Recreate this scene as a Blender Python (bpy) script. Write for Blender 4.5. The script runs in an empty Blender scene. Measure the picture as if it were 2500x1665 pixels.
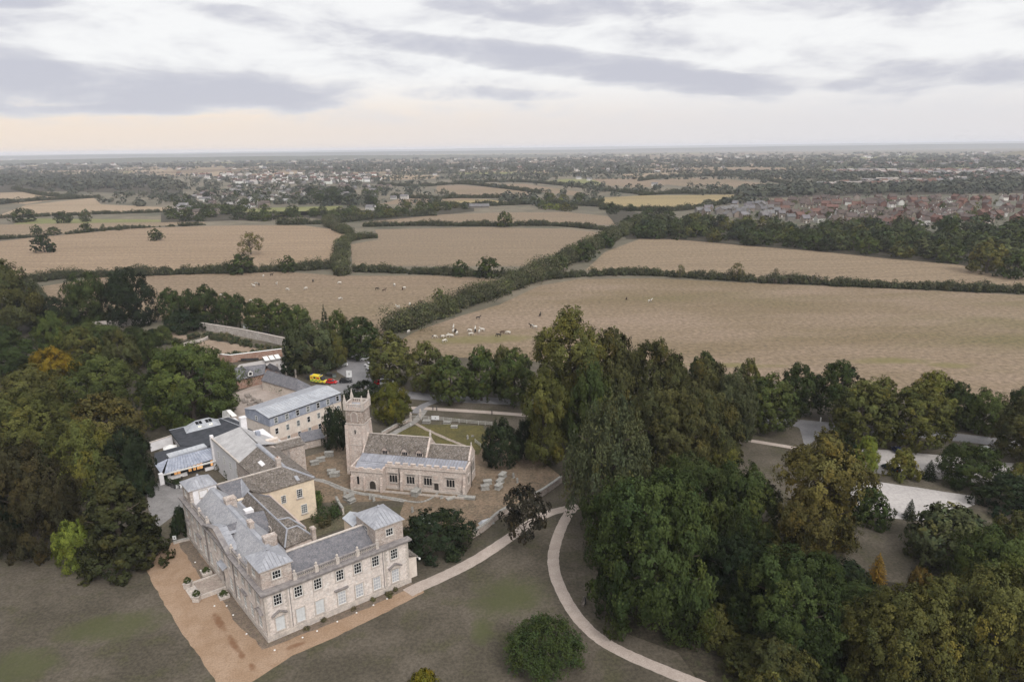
import bpy, bmesh, math, random
import numpy as np
from mathutils import Vector, Matrix
R = math.radians
rng = np.random.default_rng(7); random.seed(7)
sc = bpy.context.scene; col = sc.collection

# ------------------------------------------------------------------ camera
H = 80.0                                     # drone height above the lawn
FPX = 1667.0; CX, CY = 1250.0, 832.6         # focal length and centre in pixels of a 2500 wide frame
pitch = math.atan((CY - 362.2) / FPX); roll = 0.012
_r0 = np.array([1, 0, 0.]); _u0 = np.array([0, math.sin(pitch), math.cos(pitch)])
FW = np.array([0, math.cos(pitch), -math.sin(pitch)])
RT = _r0 * math.cos(roll) - _u0 * math.sin(roll); UP = _u0 * math.cos(roll) + _r0 * math.sin(roll)
EYE = np.array([0, 0, H])
cam = bpy.data.cameras.new('camera'); camo = bpy.data.objects.new('camera', cam); col.objects.link(camo)
cam.lens = FPX / 2500 * 36; cam.sensor_width = 36; cam.clip_start = 1; cam.clip_end = 60000
camo.matrix_world = Matrix(((RT[0], UP[0], -FW[0], 0), (RT[1], UP[1], -FW[1], 0), (RT[2], UP[2], -FW[2], H), (0, 0, 0, 1)))
sc.camera = camo

# ------------------------------------------------------------------ world, sun, exposure
SUN_EL, SUN_AZ = 46.0, 148.0                 # sun high behind thin cloud; azimuth clockwise from +Y
W = bpy.data.worlds.new('World'); sc.world = W; W.use_nodes = True
nt = W.node_tree; nt.nodes.clear()
def nd(t, type_, **kw):
    n = t.nodes.new(type_)
    for k, v in kw.items():
        if k.startswith('i_'): n.inputs[int(k[2:])].default_value = v
        else: setattr(n, k, v)
    return n
def mth(t, op, a, b=None, c=None, clamp=False):
    n = t.nodes.new('ShaderNodeMath'); n.operation = op; n.use_clamp = clamp
    for i, v in enumerate((a, b, c)):
        if v is None: continue
        if isinstance(v, (int, float)): n.inputs[i].default_value = v
        else: t.links.new(v, n.inputs[i])
    return n.outputs[0]
def mixc(t, f, a, b, blend='MIX'):
    n = t.nodes.new('ShaderNodeMix'); n.data_type = 'RGBA'; n.blend_type = blend
    for s, v in ((n.inputs[0], f), (n.inputs[6], a), (n.inputs[7], b)):
        if isinstance(v, (int, float)): s.default_value = v
        elif isinstance(v, tuple): s.default_value = (v + (1,))[:4]
        else: t.links.new(v, s)
    return n.outputs[2]
def ramp(t, f, lo, hi):
    n = t.nodes.new('ShaderNodeMapRange'); n.interpolation_type = 'SMOOTHSTEP'
    n.inputs[1].default_value = lo; n.inputs[2].default_value = hi
    t.links.new(f, n.inputs[0]); return n.outputs[0]
tc = nd(nt, 'ShaderNodeTexCoord'); sp = nd(nt, 'ShaderNodeSeparateXYZ'); nt.links.new(tc.outputs['Generated'], sp.inputs[0])
el = mth(nt, 'MULTIPLY', mth(nt, 'ARCSINE', sp.outputs[2]), 57.2958)
az = mth(nt, 'MULTIPLY', mth(nt, 'ARCTAN2', sp.outputs[0], sp.outputs[1]), 57.2958)
cmb = nd(nt, 'ShaderNodeCombineXYZ'); nt.links.new(mth(nt, 'MULTIPLY', az, .055), cmb.inputs[0]); nt.links.new(mth(nt, 'MULTIPLY', el, .175), cmb.inputs[1])
n1 = nd(nt, 'ShaderNodeTexNoise'); n1.inputs['Scale'].default_value = 2.3; n1.inputs['Detail'].default_value = 8; n1.inputs['Roughness'].default_value = .6; n1.inputs['Distortion'].default_value = .25
nt.links.new(cmb.outputs[0], n1.inputs['Vector'])
n2 = nd(nt, 'ShaderNodeTexNoise'); n2.inputs['Scale'].default_value = .9; n2.inputs['Detail'].default_value = 3
nt.links.new(cmb.outputs[0], n2.inputs['Vector'])
f = mth(nt, 'ADD', mth(nt, 'MULTIPLY', mth(nt, 'SUBTRACT', n1.outputs[0], .5), 3.3), mth(nt, 'MULTIPLY', mth(nt, 'SUBTRACT', n2.outputs[0], .56), .9))
# banks of grey stratocumulus: azimuth, elevation, half widths, tilt, weight
for a0, e0, wa, we, k, wt in ((-27, 4.4, 17, 1.7, .0, 1.1), (-37, 5.6, 7, 1.3, .05, .7), (3, 6.6, 16, 1.2, -.11, 1.1), (16, 4.6, 11, 1.0, -.04, .95), (-2, 4.0, 8, .65, 0, .6), (-30, 2.9, 8, .5, .02, .7),
                              (3, 10.2, 12, 1.0, -.06, .9), (27, 9.6, 13, 1.6, .04, 1.0), (34, 4.4, 11, 1.3, .02, .75), (-20, 9.0, 4.5, .9, -.08, .8), (-35, 9.4, 6, .6, 0, .75), (12, 12.5, 14, 1.0, 0, .6), (-25, 13, 12, 1.2, 0, .6),
                              (60, 8, 20, 3, 0, .6), (-75, 7, 22, 3, 0, .6)):
    da = mth(nt, 'SUBTRACT', az, a0); de = mth(nt, 'ADD', mth(nt, 'SUBTRACT', mth(nt, 'SUBTRACT', el, e0), mth(nt, 'MULTIPLY', da, k)), mth(nt, 'MULTIPLY', mth(nt, 'SUBTRACT', n2.outputs[0], .5), 3.0))
    d2 = mth(nt, 'ADD', mth(nt, 'POWER', mth(nt, 'ABSOLUTE', mth(nt, 'DIVIDE', da, wa)), 2), mth(nt, 'POWER', mth(nt, 'ABSOLUTE', mth(nt, 'DIVIDE', de, we)), 2))
    f = mth(nt, 'ADD', f, mth(nt, 'MULTIPLY', mth(nt, 'POWER', mth(nt, 'SUBTRACT', 1, d2, clamp=True), .7), wt * .95))
f = mth(nt, 'MULTIPLY', f, ramp(nt, el, 1.2, 3.6))
# towards the zenith the broken deck closes to an even grey white
cl = ramp(nt, f, -.4, .6)
warm = ramp(nt, az, 28, -45)
hor = mixc(nt, warm, (.82, .79, .80), (1.03, .81, .60))
gap = mixc(nt, ramp(nt, el, 1.2, 6.0), hor, (.985, .985, .985))
clc = mixc(nt, ramp(nt, f, -.1, 1.1), (.80, .795, .825), (.60, .605, .68))
skyc = mixc(nt, cl, gap, clc)
skyc = mixc(nt, ramp(nt, el, -1.0, 1.0), hor, skyc)
# an overcast sky grows brighter towards the zenith
skyc = mixc(nt, 1.0, skyc, mixc(nt, ramp(nt, el, 12, 90), (1, 1, 1), (1.45, 1.45, 1.45)), 'MULTIPLY')
bgc = nd(nt, 'ShaderNodeBackground'); nt.links.new(skyc, bgc.inputs[0]); bgc.inputs[1].default_value = 1.0
skt = nd(nt, 'ShaderNodeTexSky'); skt.sky_type = 'NISHITA'; skt.sun_disc = False; skt.sun_elevation = R(SUN_EL); skt.sun_rotation = R(SUN_AZ)
bgn = nd(nt, 'ShaderNodeBackground'); nt.links.new(skt.outputs[0], bgn.inputs[0]); bgn.inputs[1].default_value = .08
mx = nd(nt, 'ShaderNodeMixShader'); mx.inputs[0].default_value = .93
wo = nd(nt, 'ShaderNodeOutputWorld')
nt.links.new(bgn.outputs[0], mx.inputs[1]); nt.links.new(bgc.outputs[0], mx.inputs[2]); nt.links.new(mx.outputs[0], wo.inputs[0])
sl = bpy.data.lights.new('sun', 'SUN'); sl.energy = 2.7; sl.angle = R(24); sl.color = (1, .965, .92)
so = bpy.data.objects.new('sun', sl); col.objects.link(so)
sdir = Vector((math.sin(R(SUN_AZ)) * math.cos(R(SUN_EL)), math.cos(R(SUN_AZ)) * math.cos(R(SUN_EL)), math.sin(R(SUN_EL))))
so.rotation_euler = (-sdir).to_track_quat('-Z', 'Y').to_euler(); so.location = (0, 0, 300)
vs = sc.view_settings; vs.view_transform = 'Standard'; vs.look = 'None'; vs.exposure = 0.0; vs.gamma = 1.0; vs.use_curve_mapping = False
sc.cycles.use_denoising = True; sc.cycles.max_bounces = 5; sc.cycles.diffuse_bounces = 2; sc.cycles.glossy_bounces = 2
sc.cycles.transmission_bounces = 3; sc.cycles.volume_bounces = 3; sc.cycles.transparent_max_bounces = 4
sc.cycles.caustics_reflective = False; sc.cycles.caustics_refractive = False

# ------------------------------------------------------------------ helpers: survey, tagging, meshes
def P(x, y, z=0.0):
    """survey: the point of the level plane at height z seen at photo position x, y (2500 px wide)"""
    d = FW + (x - CX) / FPX * RT - (y - CY) / FPX * UP
    return EYE + d * ((z - H) / d[2])
def D(x, y, z=0.0): return P(x * 1.0620, y * 1.0620, z)      # same, from the 2354 px wide print
ZM = {1: (340, 1000, 700/1829), 2: (800, 930, 500/2119), 3: (360, 850, 500/1960), 4: (540, 1180, 500/1960), 5: (420, 1100, 380/1702), 6: (500, 780, 500/2355),
      'n': (640, 1400, 400/2355), 'c': (850, 1080, 350/2355), 'f': (560, 920, 320/2355), 'g': (380, 690, 620/2355), 'r': (1720, 1000, 780/2355), 'a': (0, 640, 700/2355),
      'p': (900, 1150, 600/1827), 'l': (0, 1250, 700/2355), 'h': (900, 650, 500/2240), 'k': (360, 1000, 260/1853), 'e': (1700, 850, 800/2355), 't': (820, 940, 180/941)}
def S(n, x, y, z=0.0):                                       # same, from enlarged detail prints
    o = ZM[n]; return P(o[0] + x * o[2], o[1] + y * o[2], z)
def depth(w): return float((np.asarray(w) - EYE) @ FW)
def rowy(w):
    q = np.asarray(w, float) - EYE; return CY - FPX * (q @ UP) / (q @ FW)
def colx(w):
    q = np.asarray(w, float) - EYE; return CX + FPX * (q @ RT) / (q @ FW)
def height_to(w, y):
    lo, hi = -5., 120.
    for _ in range(40):
        m = (lo + hi) / 2
        if rowy((w[0], w[1], m)) > y: lo = m
        else: hi = m
    return lo
OFF = {}
def tag(o, label=None, cat=None, group=None, kind=None):
    if label: o['label'] = label
    if cat: o['category'] = cat
    if group: o['group'] = group
    if kind: o['kind'] = kind
    return o
def empty(name, loc, label=None, cat=None, group=None, rz=0):
    o = bpy.data.objects.new(name, None); o.empty_display_size = .5; col.objects.link(o); o.location = [float(v) for v in loc]; o.rotation_euler = (0, 0, rz)
    OFF[o.name] = np.array([float(v) for v in loc]) if rz == 0 else np.zeros(3)
    return tag(o, label, cat, group)
def link(name, me, parent=None, loc=(0, 0, 0), rz=0, scale=None, color=None):
    o = bpy.data.objects.new(name, me); col.objects.link(o); o.location = [float(v) for v in loc]
    if rz: o.rotation_euler = (0, 0, rz)
    if scale is not None: o.scale = scale
    if color is not None: o.color = tuple(color) + (1,)
    if parent is not None:
        o.parent = parent; OFF[o.name] = OFF.get(parent.name, np.zeros(3))
    return o
def copy_tree(o, parent=None):
    c = o.copy(); col.objects.link(c)
    if parent is not None: c.parent = parent
    OFF[c.name] = OFF.get(o.name, np.zeros(3))
    for ch in list(o.children): copy_tree(ch, c)
    return c
def I(a, b, z=0.): return np.array([a, b, z], float)
class Frame:
    def __init__(s, o, ea, eb=None):
        s.o = np.array([o[0], o[1], o[2] if len(o) > 2 else 0.]); s.ea = np.array([ea[0], ea[1]]) / math.hypot(ea[0], ea[1])
        s.eb = np.array([-s.ea[1], s.ea[0]]) if eb is None else np.array([eb[0], eb[1]]) / math.hypot(eb[0], eb[1])
    def __call__(s, a, b, z=0.):
        q = s.o[:2] + a * s.ea + b * s.eb; return np.array([q[0], q[1], s.o[2] + z])
    def ang(s, face='-b'):
        u = {'-b': s.ea, '-a': -s.eb, '+b': -s.ea, '+a': s.eb}[face]; return math.atan2(u[1], u[0])
class MB:
    def __init__(s, fr=I): s.v = []; s.f = []; s.fr = fr
    def pt(s, p): s.v.append(s.fr(*p)); return len(s.v) - 1
    def poly(s, pts): s.f.append([s.pt(p) for p in pts]); return s
    def hull(s, lo, hi):                         # ring lo -> ring hi, capped
        n = len(lo); a = [s.pt(p) for p in lo]; b = [s.pt(p) for p in hi]
        for i in range(n): s.f.append([a[i], a[(i+1) % n], b[(i+1) % n], b[i]])
        s.f.append(b); s.f.append(a[::-1]); return s
    def box(s, a0, a1, b0, b1, z0, z1):
        return s.hull([(a0, b0, z0), (a1, b0, z0), (a1, b1, z0), (a0, b1, z0)], [(a0, b0, z1), (a1, b0, z1), (a1, b1, z1), (a0, b1, z1)])
    def slab(s, pts, th=.15):                    # polygon given a thickness downwards
        return s.hull([(p[0], p[1], p[2] - th) for p in pts], pts)
    def lathe(s, c, prof, seg=8):
        rings = []
        for r, z in prof:
            rings.append([s.pt((c[0] + r * math.cos(2 * math.pi * i / seg), c[1] + r * math.sin(2 * math.pi * i / seg), c[2] + z)) for i in range(seg)])
        for q, w in zip(rings, rings[1:]):
            for i in range(seg): s.f.append([q[i], q[(i+1) % seg], w[(i+1) % seg], w[i]])
        s.f.append(rings[-1]); s.f.append(rings[0][::-1]); return s
    def bar(s, p, q, r, seg=5):
        p = np.array(p, float); q = np.array(q, float); d = q - p; d /= np.linalg.norm(d)
        u = np.cross(d, [0, 0, 1.]) if abs(d[2]) < .9 else np.cross(d, [1., 0, 0]); u /= np.linalg.norm(u); w = np.cross(d, u)
        r0, r1 = r if isinstance(r, tuple) else (r, r)
        lo = [tuple(p + r0 * (u * math.cos(t) + w * math.sin(t))) for t in np.linspace(0, 2 * math.pi, seg, endpoint=False)]
        hi = [tuple(q + r1 * (u * math.cos(t) + w * math.sin(t))) for t in np.linspace(0, 2 * math.pi, seg, endpoint=False)]
        return s.hull(lo, hi)
    def mesh(s, name, m, off=np.zeros(3), smooth=False):
        me = bpy.data.meshes.new(name); v = np.array(s.v) - off
        me.from_pydata(v.tolist(), [], s.f)
        bm = bmesh.new(); bm.from_mesh(me); bmesh.ops.recalc_face_normals(bm, faces=bm.faces)
        uv = bm.loops.layers.uv.new('UVMap')
        for fc in bm.faces:
            n = fc.normal
            u = Vector((-n.y, n.x, 0)) if abs(n.z) < .999 else Vector((1, 0, 0))
            u.normalize(); w = n.cross(u)
            for lp in fc.loops: lp[uv].uv = (lp.vert.co.dot(u), lp.vert.co.dot(w))
            fc.smooth = smooth
        bm.to_mesh(me); bm.free()
        if m is not None: me.materials.append(m)
        return me
    def build(s, name, m, parent=None, kind=None, smooth=False, color=None):
        off = OFF.get(parent.name, np.zeros(3)) if parent is not None else np.zeros(3)
        o = link(name, s.mesh(name, m, off, smooth), parent, color=color)
        if kind: o['kind'] = kind
        return o
def fastmesh(name, V, Fq, m, tint=None):
    """quads from arrays; tint: per-face rgb"""
    me = bpy.data.meshes.new(name); nv, nf = len(V), len(Fq); k = Fq.shape[1]
    me.vertices.add(nv); me.vertices.foreach_set('co', V.astype(np.float32).ravel())
    me.loops.add(nf * k); me.loops.foreach_set('vertex_index', Fq.astype(np.int32).ravel())
    me.polygons.add(nf); me.polygons.foreach_set('loop_start', np.arange(0, nf * k, k, dtype=np.int32))
    if tint is not None:
        at = me.attributes.new('tint', 'FLOAT_COLOR', 'FACE')
        c4 = np.ones((nf, 4), np.float32); c4[:, :3] = tint; at.data.foreach_set('color', c4.ravel())
    me.materials.append(m); me.update(calc_edges=True); return me

# ------------------------------------------------------------------ materials
def blobs(t, pos, lst):
    """soft-edged stains of given centre, radii and turn, in world metres"""
    s = nd(t, 'ShaderNodeSeparateXYZ'); t.links.new(pos, s.inputs[0]); out = None
    for x, y, rx, ry, an in lst:
        dx = mth(t, 'SUBTRACT', s.outputs[0], x); dy = mth(t, 'SUBTRACT', s.outputs[1], y); c, q = math.cos(an), math.sin(an)
        u = mth(t, 'ADD', mth(t, 'MULTIPLY', dx, c / rx), mth(t, 'MULTIPLY', dy, q / rx)); v = mth(t, 'SUBTRACT', mth(t, 'MULTIPLY', dy, c / ry), mth(t, 'MULTIPLY', dx, q / ry))
        d = mth(t, 'SUBTRACT', 1, mth(t, 'ADD', mth(t, 'MULTIPLY', u, u), mth(t, 'MULTIPLY', v, v)), clamp=True)
        out = d if out is None else mth(t, 'MAXIMUM', out, d)
    return out
GK = {'': 1.0, 'lead_sheet': .84, 'zinc_sheet': .84, 'grey_sheet_metal': .84, 'blue_grey_slate': .72, 'pale_slate': .8, 'old_church_lead': .85, 'stone_tiles': .85, 'old_red_brick': .8, 'dark_cornice_stone': .8}      # albedo trims
def mat(name, c1, c2=None, scale=.5, c3=None, s3=4., amt3=.5, rough=.85, bump=0., bscale=8., brick=None, objcol=0., stretch=None, metal=0., stains=None, wave=None, randobj=0., spec=.25, fine=None, emit=None):
    k = GK.get(name, GK['']); c1, c2, c3 = [tuple(x * k for x in q) if q is not None else None for q in (c1, c2, c3)]
    m = bpy.data.materials.new(name); m.use_nodes = True; t = m.node_tree; b = t.nodes['Principled BSDF']
    b.inputs['Roughness'].default_value = rough; b.inputs['Metallic'].default_value = metal; b.inputs['Specular IOR Level'].default_value = spec
    g = nd(t, 'ShaderNodeNewGeometry'); pos = g.outputs['Position']; vec = pos
    if stretch:
        mp = nd(t, 'ShaderNodeMapping'); mp.inputs['Rotation'].default_value = (0, 0, stretch[0]); mp.inputs['Scale'].default_value = (stretch[1], stretch[2], 1); t.links.new(pos, mp.inputs[0]); vec = mp.outputs[0]
    def noise(s, d=5, v=vec, ro=.6):
        n = nd(t, 'ShaderNodeTexNoise'); n.inputs['Scale'].default_value = s; n.inputs['Detail'].default_value = d; n.inputs['Roughness'].default_value = ro; t.links.new(v, n.inputs['Vector']); return n.outputs[0]
    c = c1
    if c2 is not None: c = mixc(t, ramp(t, noise(scale), .36, .64), c1, c2)
    if c3 is not None: c = mixc(t, mth(t, 'MULTIPLY', ramp(t, noise(s3), .5, .68), amt3), c, c3)
    if fine: c = mixc(t, 1.0, c, mixc(t, ramp(t, noise(fine[0], 3, pos, .7), .3, .7), (1 - fine[1],) * 3, (1 + fine[1],) * 3), 'MULTIPLY')
    if wave:
        wv = nd(t, 'ShaderNodeTexWave'); mp2 = nd(t, 'ShaderNodeMapping'); mp2.inputs['Rotation'].default_value = (0, 0, wave[0]); t.links.new(pos, mp2.inputs[0]); t.links.new(mp2.outputs[0], wv.inputs['Vector']); wv.bands_direction = 'Y'
        wv.inputs['Scale'].default_value = wave[1]; wv.inputs['Distortion'].default_value = 2.5; wv.inputs['Detail'].default_value = 3; wv.inputs['Detail Scale'].default_value = .4
        c = mixc(t, 1.0, c, mixc(t, wv.outputs[1], (1 - wave[2],) * 3, (1 + wave[2],) * 3), 'MULTIPLY')
    bh = None
    if brick:
        u = nd(t, 'ShaderNodeUVMap'); br = nd(t, 'ShaderNodeTexBrick'); t.links.new(u.outputs[0], br.inputs['Vector'])
        br.inputs['Scale'].default_value = 1; br.inputs['Brick Width'].default_value = brick[0]; br.inputs['Row Height'].default_value = brick[1]
        br.inputs['Mortar Size'].default_value = brick[2]; br.inputs['Mortar Smooth'].default_value = .3
        v = brick[3]; br.inputs['Color1'].default_value = (1 - v, 1 - v, 1 - v, 1); br.inputs['Color2'].default_value = (1 + v, 1 + v, 1 + v * .9, 1); br.inputs['Mortar'].default_value = (brick[4],) * 3 + (1,)
        c = mixc(t, 1.0, c, br.outputs[0], 'MULTIPLY'); bh = br.outputs['Fac']
    if stains:
        for lst, sc_, k, sn in stains:
            f = blobs(t, pos, lst); f = mth(t, 'MULTIPLY', ramp(t, mth(t, 'ADD', mth(t, 'MULTIPLY', f, .8), mth(t, 'MULTIPLY', mth(t, 'SUBTRACT', noise(sn, 6, pos), .5), 1.1)), .1, .85), mth(t, 'MULTIPLY', ramp(t, f, 0, .3), k))
            c = mixc(t, f, c, sc_)
    if objcol or randobj:
        oi = nd(t, 'ShaderNodeObjectInfo')
        if objcol: c = mixc(t, objcol, c, oi.outputs['Color'], 'MULTIPLY')
        if randobj: c = mixc(t, 1.0, c, mixc(t, oi.outputs['Random'], (1 - randobj,) * 3, (1 + randobj,) * 3), 'MULTIPLY')
    if isinstance(c, tuple): b.inputs['Base Color'].default_value = (c + (1,))[:4]
    else: t.links.new(c, b.inputs['Base Color'])
    if bump:
        bn = nd(t, 'ShaderNodeBump'); bn.inputs['Strength'].default_value = bump; bn.inputs['Distance'].default_value = .1
        h = noise(bscale, 4)
        if bh is not None: h = mth(t, 'SUBTRACT', h, mth(t, 'MULTIPLY', bh, .6))
        t.links.new(h, bn.inputs['Height']); t.links.new(bn.outputs[0], b.inputs['Normal'])
    if emit: b.inputs['Emission Color'].default_value = emit[0] + (1,); b.inputs['Emission Strength'].default_value = emit[1]
    return m
def leafmat(name, trans=.05):
    m = bpy.data.materials.new(name); m.use_nodes = True; t = m.node_tree; b = t.nodes['Principled BSDF']; out = t.nodes['Material Output']
    at = nd(t, 'ShaderNodeAttribute'); at.attribute_name = 'tint'; oi = nd(t, 'ShaderNodeObjectInfo')
    c = mixc(t, 1.0, at.outputs['Color'], oi.outputs['Color'], 'MULTIPLY')
    t.links.new(c, b.inputs['Base Color']); b.inputs['Roughness'].default_value = .8; b.inputs['Specular IOR Level'].default_value = .03
    tr = nd(t, 'ShaderNodeBsdfTranslucent'); t.links.new(c, tr.inputs[0]); ms = nd(t, 'ShaderNodeMixShader'); ms.inputs[0].default_value = trans
    t.links.new(b.outputs[0], ms.inputs[1]); t.links.new(tr.outputs[0], ms.inputs[2]); t.links.new(ms.outputs[0], out.inputs[0]); return m
LEAF = leafmat('leaves')
BARK = mat('bark', (.10, .08, .06), (.06, .05, .04), 3., rough=.95, bump=.4)
ASHLAR = mat('limestone_ashlar', (.63, .56, .515), (.575, .51, .47), .55, (.69, .665, .64), 1.3, .6, bump=.25, bscale=6, brick=(.85, .36, .008, .05, .82), fine=(2.5, .16))
ASHLAR2 = mat('weathered_ashlar', (.50, .405, .355), (.57, .495, .445), .5, (.30, .26, .24), 1.1, .5, bump=.3, bscale=6, brick=(.8, .34, .01, .06, .8), fine=(3, .18))
RUBBLE = mat('rubble_stone', (.40, .325, .285), (.48, .415, .375), .9, (.58, .54, .51), 3.0, .6, bump=.5, bscale=5, brick=(.5, .24, .02, .14, .75), fine=(4, .25))
CORN = mat('dark_cornice_stone', (.22, .20, .20), (.32, .29, .28), 1.2, (.45, .42, .38), 2., .4, bump=.3)
TRIM = mat('stone_trim', (.52, .46, .41), (.40, .36, .33), 1.5, bump=.2, fine=(5, .15))
LEAD = mat('lead_sheet', (.31, .315, .345), (.40, .405, .435), .6, (.25, .25, .275), 1.6, .5, rough=.55, bump=.1, randobj=.035, fine=(3, .1))
ZINC = mat('zinc_sheet', (.37, .385, .42), (.46, .475, .505), .35, (.33, .32, .33), .8, .5, rough=.5, randobj=.04, fine=(2, .1))
PEWTER = mat('grey_sheet_metal', (.42, .405, .405), (.50, .485, .485), .4, (.33, .32, .32), 1.0, .5, rough=.55, randobj=.04, fine=(2, .1), bump=.1)
ZINCD = mat('zinc_cladding', (.25, .27, .33), (.33, .35, .41), .6, rough=.55, randobj=.06, fine=(2, .12))
SLATE = mat('blue_grey_slate', (.17, .17, .19), (.24, .23, .25), .9, (.34, .32, .32), 2.2, .35, rough=.7, bump=.4, brick=(.32, .22, .012, .13, .6), fine=(5, .2))
SLATEL = mat('pale_slate', (.36, .36, .385), (.43, .425, .445), .5, (.27, .27, .295), 1.2, .5, rough=.65, bump=.4, brick=(.36, .26, .012, .1, .7), fine=(4, .14))
STILE = mat('stone_tiles', (.155, .13, .11), (.215, .185, .165), .7, (.44, .41, .39), 2.6, .5, rough=.95, bump=.7, bscale=5, brick=(.38, .26, .02, .25, .5), fine=(5, .4))
BLACKR = mat('black_roof_felt', (.035, .038, .045), (.055, .058, .068), .6, rough=.8, bump=.2, fine=(4, .25))
YELLOW = mat('yellow_limewash', (.72, .595, .45), (.65, .53, .40), .5, (.52, .44, .35), .8, .35, bump=.12, fine=(2, .08))
WHITER = mat('white_render', (.74, .72, .73), (.66, .64, .65), .6, (.54, .52, .52), 1.0, .35, bump=.1, fine=(2, .07))
CREAM = mat('cream_render', (.68, .60, .53), (.62, .54, .475), .45, (.54, .43, .38), .9, .4, bump=.1, fine=(2, .08))
BRICKM = mat('old_red_brick', (.34, .20, .15), (.42, .28, .22), .7, (.48, .42, .37), 1.5, .4, bump=.3, brick=(.24, .085, .01, .12, 1.1), fine=(5, .2))
WPAINT = mat('white_paint', (.72, .71, .69), (.64, .63, .61), 3., rough=.5)
BLANK = mat('whitewashed_blind_window', (.57, .585, .59), (.50, .51, .515), 1.5, rough=.6)
GLASS = mat('dark_window_glass', (.012, .013, .016), rough=.12, spec=.5)
GLASSP = mat('window_glass_with_blind', (.20, .21, .21), (.12, .13, .13), 1.4, rough=.2, spec=.5)
GLASSG = mat('rooflight_glass', (.45, .46, .48), (.36, .37, .40), 1., rough=.15, spec=.5)
DARKM = mat('dark_metal', (.03, .03, .032), (.05, .05, .05), 3., rough=.5)
WOODD = mat('dark_oak_door', (.035, .03, .026), (.05, .042, .035), 4., rough=.7)
WOODT = mat('weathered_timber', (.17, .14, .12), (.26, .23, .20), 3., rough=.9, fine=(8, .2))
LEADC = mat('old_church_lead', (.26, .265, .30), (.33, .335, .375), .7, (.22, .215, .225), 1.4, .6, rough=.55, randobj=.1, fine=(3, .12))
TOMB = mat('lichened_tombstone', (.22, .21, .195), (.30, .29, .265), 1.8, (.42, .41, .38), 4., .5, bump=.4, randobj=.15, fine=(6, .2))
LIT = mat('lit_window', (.8, .45, .2), (.3, .16, .08), 1.1, emit=((1.0, .50, .18), .55), rough=.3)
LAMPM = mat('lit_lamp', (1, .9, .6), emit=((1, .85, .5), 2.5))
HW = mat('house_wall', (.95, .95, .95), (.8, .78, .76), .12, objcol=1., fine=(.6, .08))
HRF = mat('house_roof_tiles', (1, 1, 1), (.8, .78, .76), .25, objcol=1., fine=(.7, .15))
CARP = mat('car_paint', (1, 1, 1), objcol=1., rough=.25, spec=.5)
TYRE = mat('tyre_rubber', (.018, .018, .018), rough=.9)
RIM = mat('wheel_rim', (.42, .42, .44), rough=.35, metal=.6)
SIGNM = mat('white_sign', (.7, .7, .7), (.62, .62, .62), 2.)
GK[''] = .83
# ------------------------------------------------------------------ ground, fields, roads and paths
def inpoly(p, q):
    x, y = p; c = False; n = len(q)
    for i in range(n):
        x1, y1 = q[i]; x2, y2 = q[(i+1) % n]
        if (y1 > y) != (y2 > y) and x < (x2 - x1) * (y - y1) / (y2 - y1) + x1: c = not c
    return c
def sheet(name, m, pts, z, kind='structure'):
    mb = MB(); mb.poly([(p[0], p[1], z) for p in pts]); o = mb.build(name, m); o['kind'] = kind; return o
def smooth(pts, n=4):
    pts = [np.array(p[:2], float) for p in pts]; out = []
    for i in range(len(pts) - 1):
        p0, p1, p2, p3 = pts[max(i-1, 0)], pts[i], pts[i+1], pts[min(i+2, len(pts)-1)]
        for k in range(n):
            s = k / n; out.append(.5 * (2*p1 + (p2-p0)*s + (2*p0-5*p1+4*p2-p3)*s*s + (3*p1-p0-3*p2+p3)*s**3))
    return out + [pts[-1]]
def ribbon(name, m, pts, w, z, jit=0.0, n=5):
    c = smooth(pts, n); mb = MB(); L = []; Rr = []
    for i, p in enumerate(c):
        d = c[min(i+1, len(c)-1)] - c[max(i-1, 0)]; d /= np.linalg.norm(d); nn = np.array([-d[1], d[0]])
        ww = w if not isinstance(w, tuple) else w[0] + (w[1] - w[0]) * i / (len(c) - 1)
        L.append(p + nn * (ww / 2 + random.uniform(-jit, jit))); Rr.append(p - nn * (ww / 2 + random.uniform(-jit, jit)))
    for i in range(len(c) - 1): mb.poly([(*L[i], z), (*L[i+1], z), (*Rr[i+1], z), (*Rr[i], z)])
    o = mb.build(name, m); o['kind'] = 'structure'; return o
def rough(pts, amp, step):
    out = []
    n = len(pts)
    for i in range(n):
        a, b = np.array(pts[i][:2], float), np.array(pts[(i+1) % n][:2], float); k = max(1, int(np.linalg.norm(b - a) / step))
        for j in range(k): out.append(a + (b - a) * j / k + rng.normal(0, amp, 2) * (1 if j else .4))
    return out
# open country: patchwork of hedged fields beyond what is built one by one
FARM = mat('open_country', (.115, .105, .075), (.19, .16, .115), .004, (.06, .07, .045), .011, .6, rough=1.0, fine=(.05, .18))
g0 = MB(); g0.poly([(-24900, -300, -.06), (24900, -300, -.06), (24900, 24900, -.06), (-24900, 24900, -.06)]); g0.build('ground', FARM)['kind'] = 'structure'
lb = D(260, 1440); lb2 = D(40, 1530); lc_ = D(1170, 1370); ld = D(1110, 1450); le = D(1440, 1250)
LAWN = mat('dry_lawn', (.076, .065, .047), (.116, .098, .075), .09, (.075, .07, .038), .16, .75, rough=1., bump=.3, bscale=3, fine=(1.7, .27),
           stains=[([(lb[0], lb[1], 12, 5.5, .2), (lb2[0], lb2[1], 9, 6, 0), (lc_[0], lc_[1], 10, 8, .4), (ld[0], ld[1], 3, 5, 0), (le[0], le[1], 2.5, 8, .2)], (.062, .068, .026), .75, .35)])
sheet('lawn', LAWN, [(-330, 20), (330, 20), (330, 262), (-95, 285), (-330, 330)], -.03)
CHY = mat('churchyard_grass', (.21, .152, .105), (.15, .115, .08), .35, (.27, .205, .145), 1.2, .6, rough=1., bump=.5, bscale=3, fine=(1.6, .3))
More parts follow.
